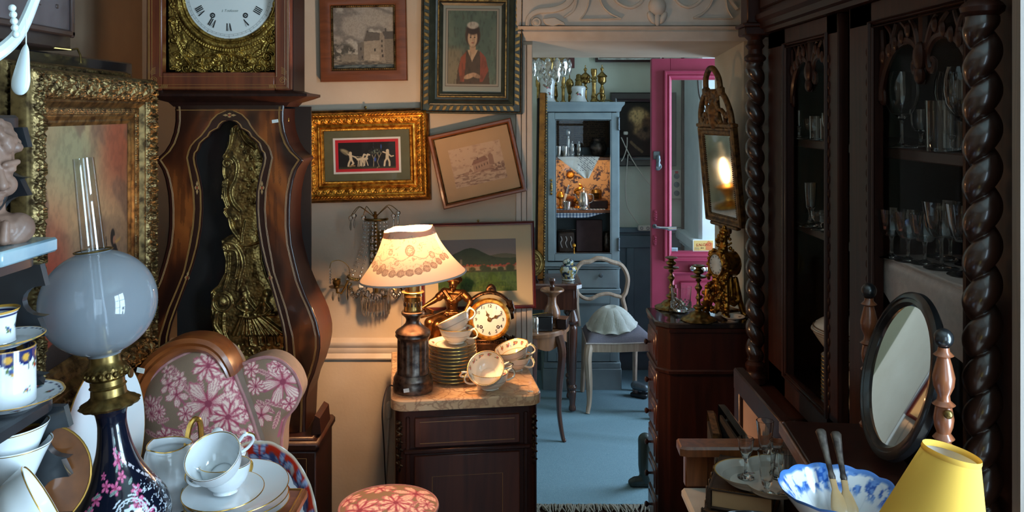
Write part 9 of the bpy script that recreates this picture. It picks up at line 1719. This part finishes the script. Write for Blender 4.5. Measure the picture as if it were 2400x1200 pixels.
# bleached wood chair
chx = thing('side_chair', 'pale wooden chair with open shaped back and grey-blue seat in the far room', 'chair', (.588, 4.90, RZ), (0,0,R(4))); cu = 4.98/FPX
def cpx(px, py, y=.135): return ((px-1200)*cu-.588, y+(1-min(1,(py-600)/150))*.03, EYE-(py-HY)*cu-RZ)
b=MB(); bk_ = [(1361,768),(1357,720),(1358,690),(1352,664),(1353,643),(1369,622),(1390,618),(1406,611),(1425,613),(1443,620),(1462,626),(1474,640),(1480,661),(1475,690),(1467,705),(1472,730),(1476,768)]; b.tube(spline([cpx(*p) for p in bk_], 7), .0135, 8, 0); b.build('back_frame', M['beech'], chx); b=MB(); b.tube(spline([cpx(*p) for p in ((1358,690),(1370,701),(1388,706),(1410,697),(1432,694),(1450,699),(1467,703))], 7), .0115, 8); b.build('back_rail', M['beech'], chx)
s_z = .43-RZ; nx_ = 40; UU, VV = np.meshgrid(np.linspace(-1,1,nx_), np.linspace(-1,1,nx_)); wS = .165+.025*(1-VV)/2; e_ = (1-np.abs(UU)**6)*(1-np.abs(VV)**6); XX = UU*wS; YY = VV*.17-.02; ZZ = s_z-.03+.055*e_**.5; grid_np(np.stack([XX,YY,ZZ],-1), 'seat_pad', M['grey_fabric'], chx); 
b=MB(); pl_ = [(-.165,.15),(-.190,-.185),(0,-.200),(.190,-.185),(.165,.15)]; b.prism(pl_, s_z-.075, s_z-.028, 0, None, .006); b.build('seat_rail', M['beech'], chx); b=MB(); b.tube([(x*1.01,y*1.01,s_z-.027) for x,y in pl_], .004, 6, closed=True); b.build('braid', M['linen'], chx)
for (x,y,fr) in ((-.170,-.165,1),(.170,-.165,1),(-.150,.135,0),(.150,.135,0)):
    b=MB(); sx_ = 1 if x > 0 else -1
    if fr: q = spline([(x,y,s_z-.04),(x+sx_*.014,y-.018,s_z-.11),(x+sx_*.004,y-.006,s_z-.25),(x+sx_*.002,y,.06),(x+sx_*.012,y-.014,.010),(x+sx_*.014,y-.016,0)], 6); b.tube(q, list(np.interp(np.linspace(0,1,len(q)),[0,.2,.6,.88,.96,1],[.026,.023,.014,.011,.014,.012])), 8)
    else: b.tube([(x,y,s_z-.03),(x*1.02,y+.02,.2),(x*1.05,y+.05,0)],[.018,.015,.013],8)
    b.build('leg', M['beech'], chx)
ps = thing('plaster_shade', 'chalky white leaf-moulded ceiling shade resting upside down on the chair seat', 'lampshade', (.568, 4.86, s_z+RZ+.0245), (R(6),R(-4),0)); th = circ(160); tt = np.linspace(0,1,50); TH,TT = np.meshgrid(th,tt); rr_ = .030+.115*(1-(1-TT)**1.0)**.85*(1+.035*np.cos(TH*11)*sm(.55,1,TT)); zz_ = .115*(1-TT**1.35)+.012*np.abs(np.cos(TH*5.5))*sm(.85,1,TT)+.004; lf = np.abs(np.cos(TH*5.5+.6*TT)); rr_ += .007*lf**.5*np.sin(PI*TT)+.0025*np.sin(TH*66+TT*30)*np.sin(PI*TT)*(lf > .2)
ps['label'] = 'chalky white leaf-moulded shade resting on the chair seat'; grid_np(np.stack([rr_*np.cos(TH),rr_*np.sin(TH),zz_],-1), 'moulded_shade', M['plaster_leaf'], ps, None, None, True, None, True); b=MB(); b.lathe([(0,.112),(.02,.116),(.032,.119)],28); b.build('crown', M['plaster_leaf'], ps)
b=MB(); b.lathe([(.138,.004),(.132,.0),(.125,.004)],60); b.build('rim', M['plaster_leaf'], ps)
# on the floor
t = thing('flat_iron', 'grey cast-iron implement on a dark base on the floor by the pink door', 'iron', ((1500-1200)/FPX*4.98, 4.98, RZ), (0,0,R(-30))); b=MB(); b.box((0,0,.012),(.10,.06,.022),.004); b.build('base', M['black'], t); b=MB(); b.cap((-.03,0,.06),.026,(.03,0,.055),.022); b.tube([(.0,0,.03),(.0,0,.05)],.012,8); b.build('body', M['iron'], t)
t = thing('rubber_boot', 'dark green boot half hidden behind the narrow chest', 'boot', ((1514-1200)/FPX*3.80, 3.80, RZ)); b=MB(); C = b.cap; C((0,0,.02),.026,(-.01,-.005,.09),.026); C((-.01,-.005,.09),.026,(-.004,0,.20),.032); C((0,0,.02),.022,(-.05,-.01,.022),.020); C((-.05,-.01,.022),.020,(-.065,-.012,.018),.017); b.box((-.02,0,.006),(.11,.055,.012),.004); blob('boot_shell', b, M['rubber'], t, .004, 2)
# lit storm lantern on a white cloth, seen only in the small gilt mirror
sl = thing('draped_table', 'round table under white cloth reflected in the small gilt mirror', 'table', (-.62, 4.62, RZ)); b=MB(); b.lathe([(.28,.02),(.275,.40),(.262,.82),(.25,.90),(.24,.905),(0,.906)], 96, rf=lambda t_, i: 1+(.04*cos(t_*13) if i < 2 else 0)); b.build('draped_cloth', M['linen'], sl)
sn = thing('storm_lantern', 'lit glass storm lantern on the white clothed table reflected in the mirror', 'lamp', (-.62, 4.62, RZ+.9065)); sn.scale = (1.4,)*3; b=MB(); b.lathe(smooth_prof([(.0,0),(.07,0),(.06,.015),(.02,.03),(.03,.07),(.05,.09),(.02,.10),(0,.10)],3), 28); b.build('base', M['gilt_warm'], sn); b=MB(); b.lathe(smooth_prof([(.045,.10),(.075,.16),(.075,.22),(.045,.28),(.04,.32)],3), 36); b.build('glass_shade', M['pane'], sn, 60); b=MB(); b.lathe(smooth_prof([(0,.10),(.008,.11),(.016,.15),(.012,.19),(0,.215)],3), 16); b.build('flame_bulb', emis('lantern_bulb', (1,.66,.34), 34), sn)
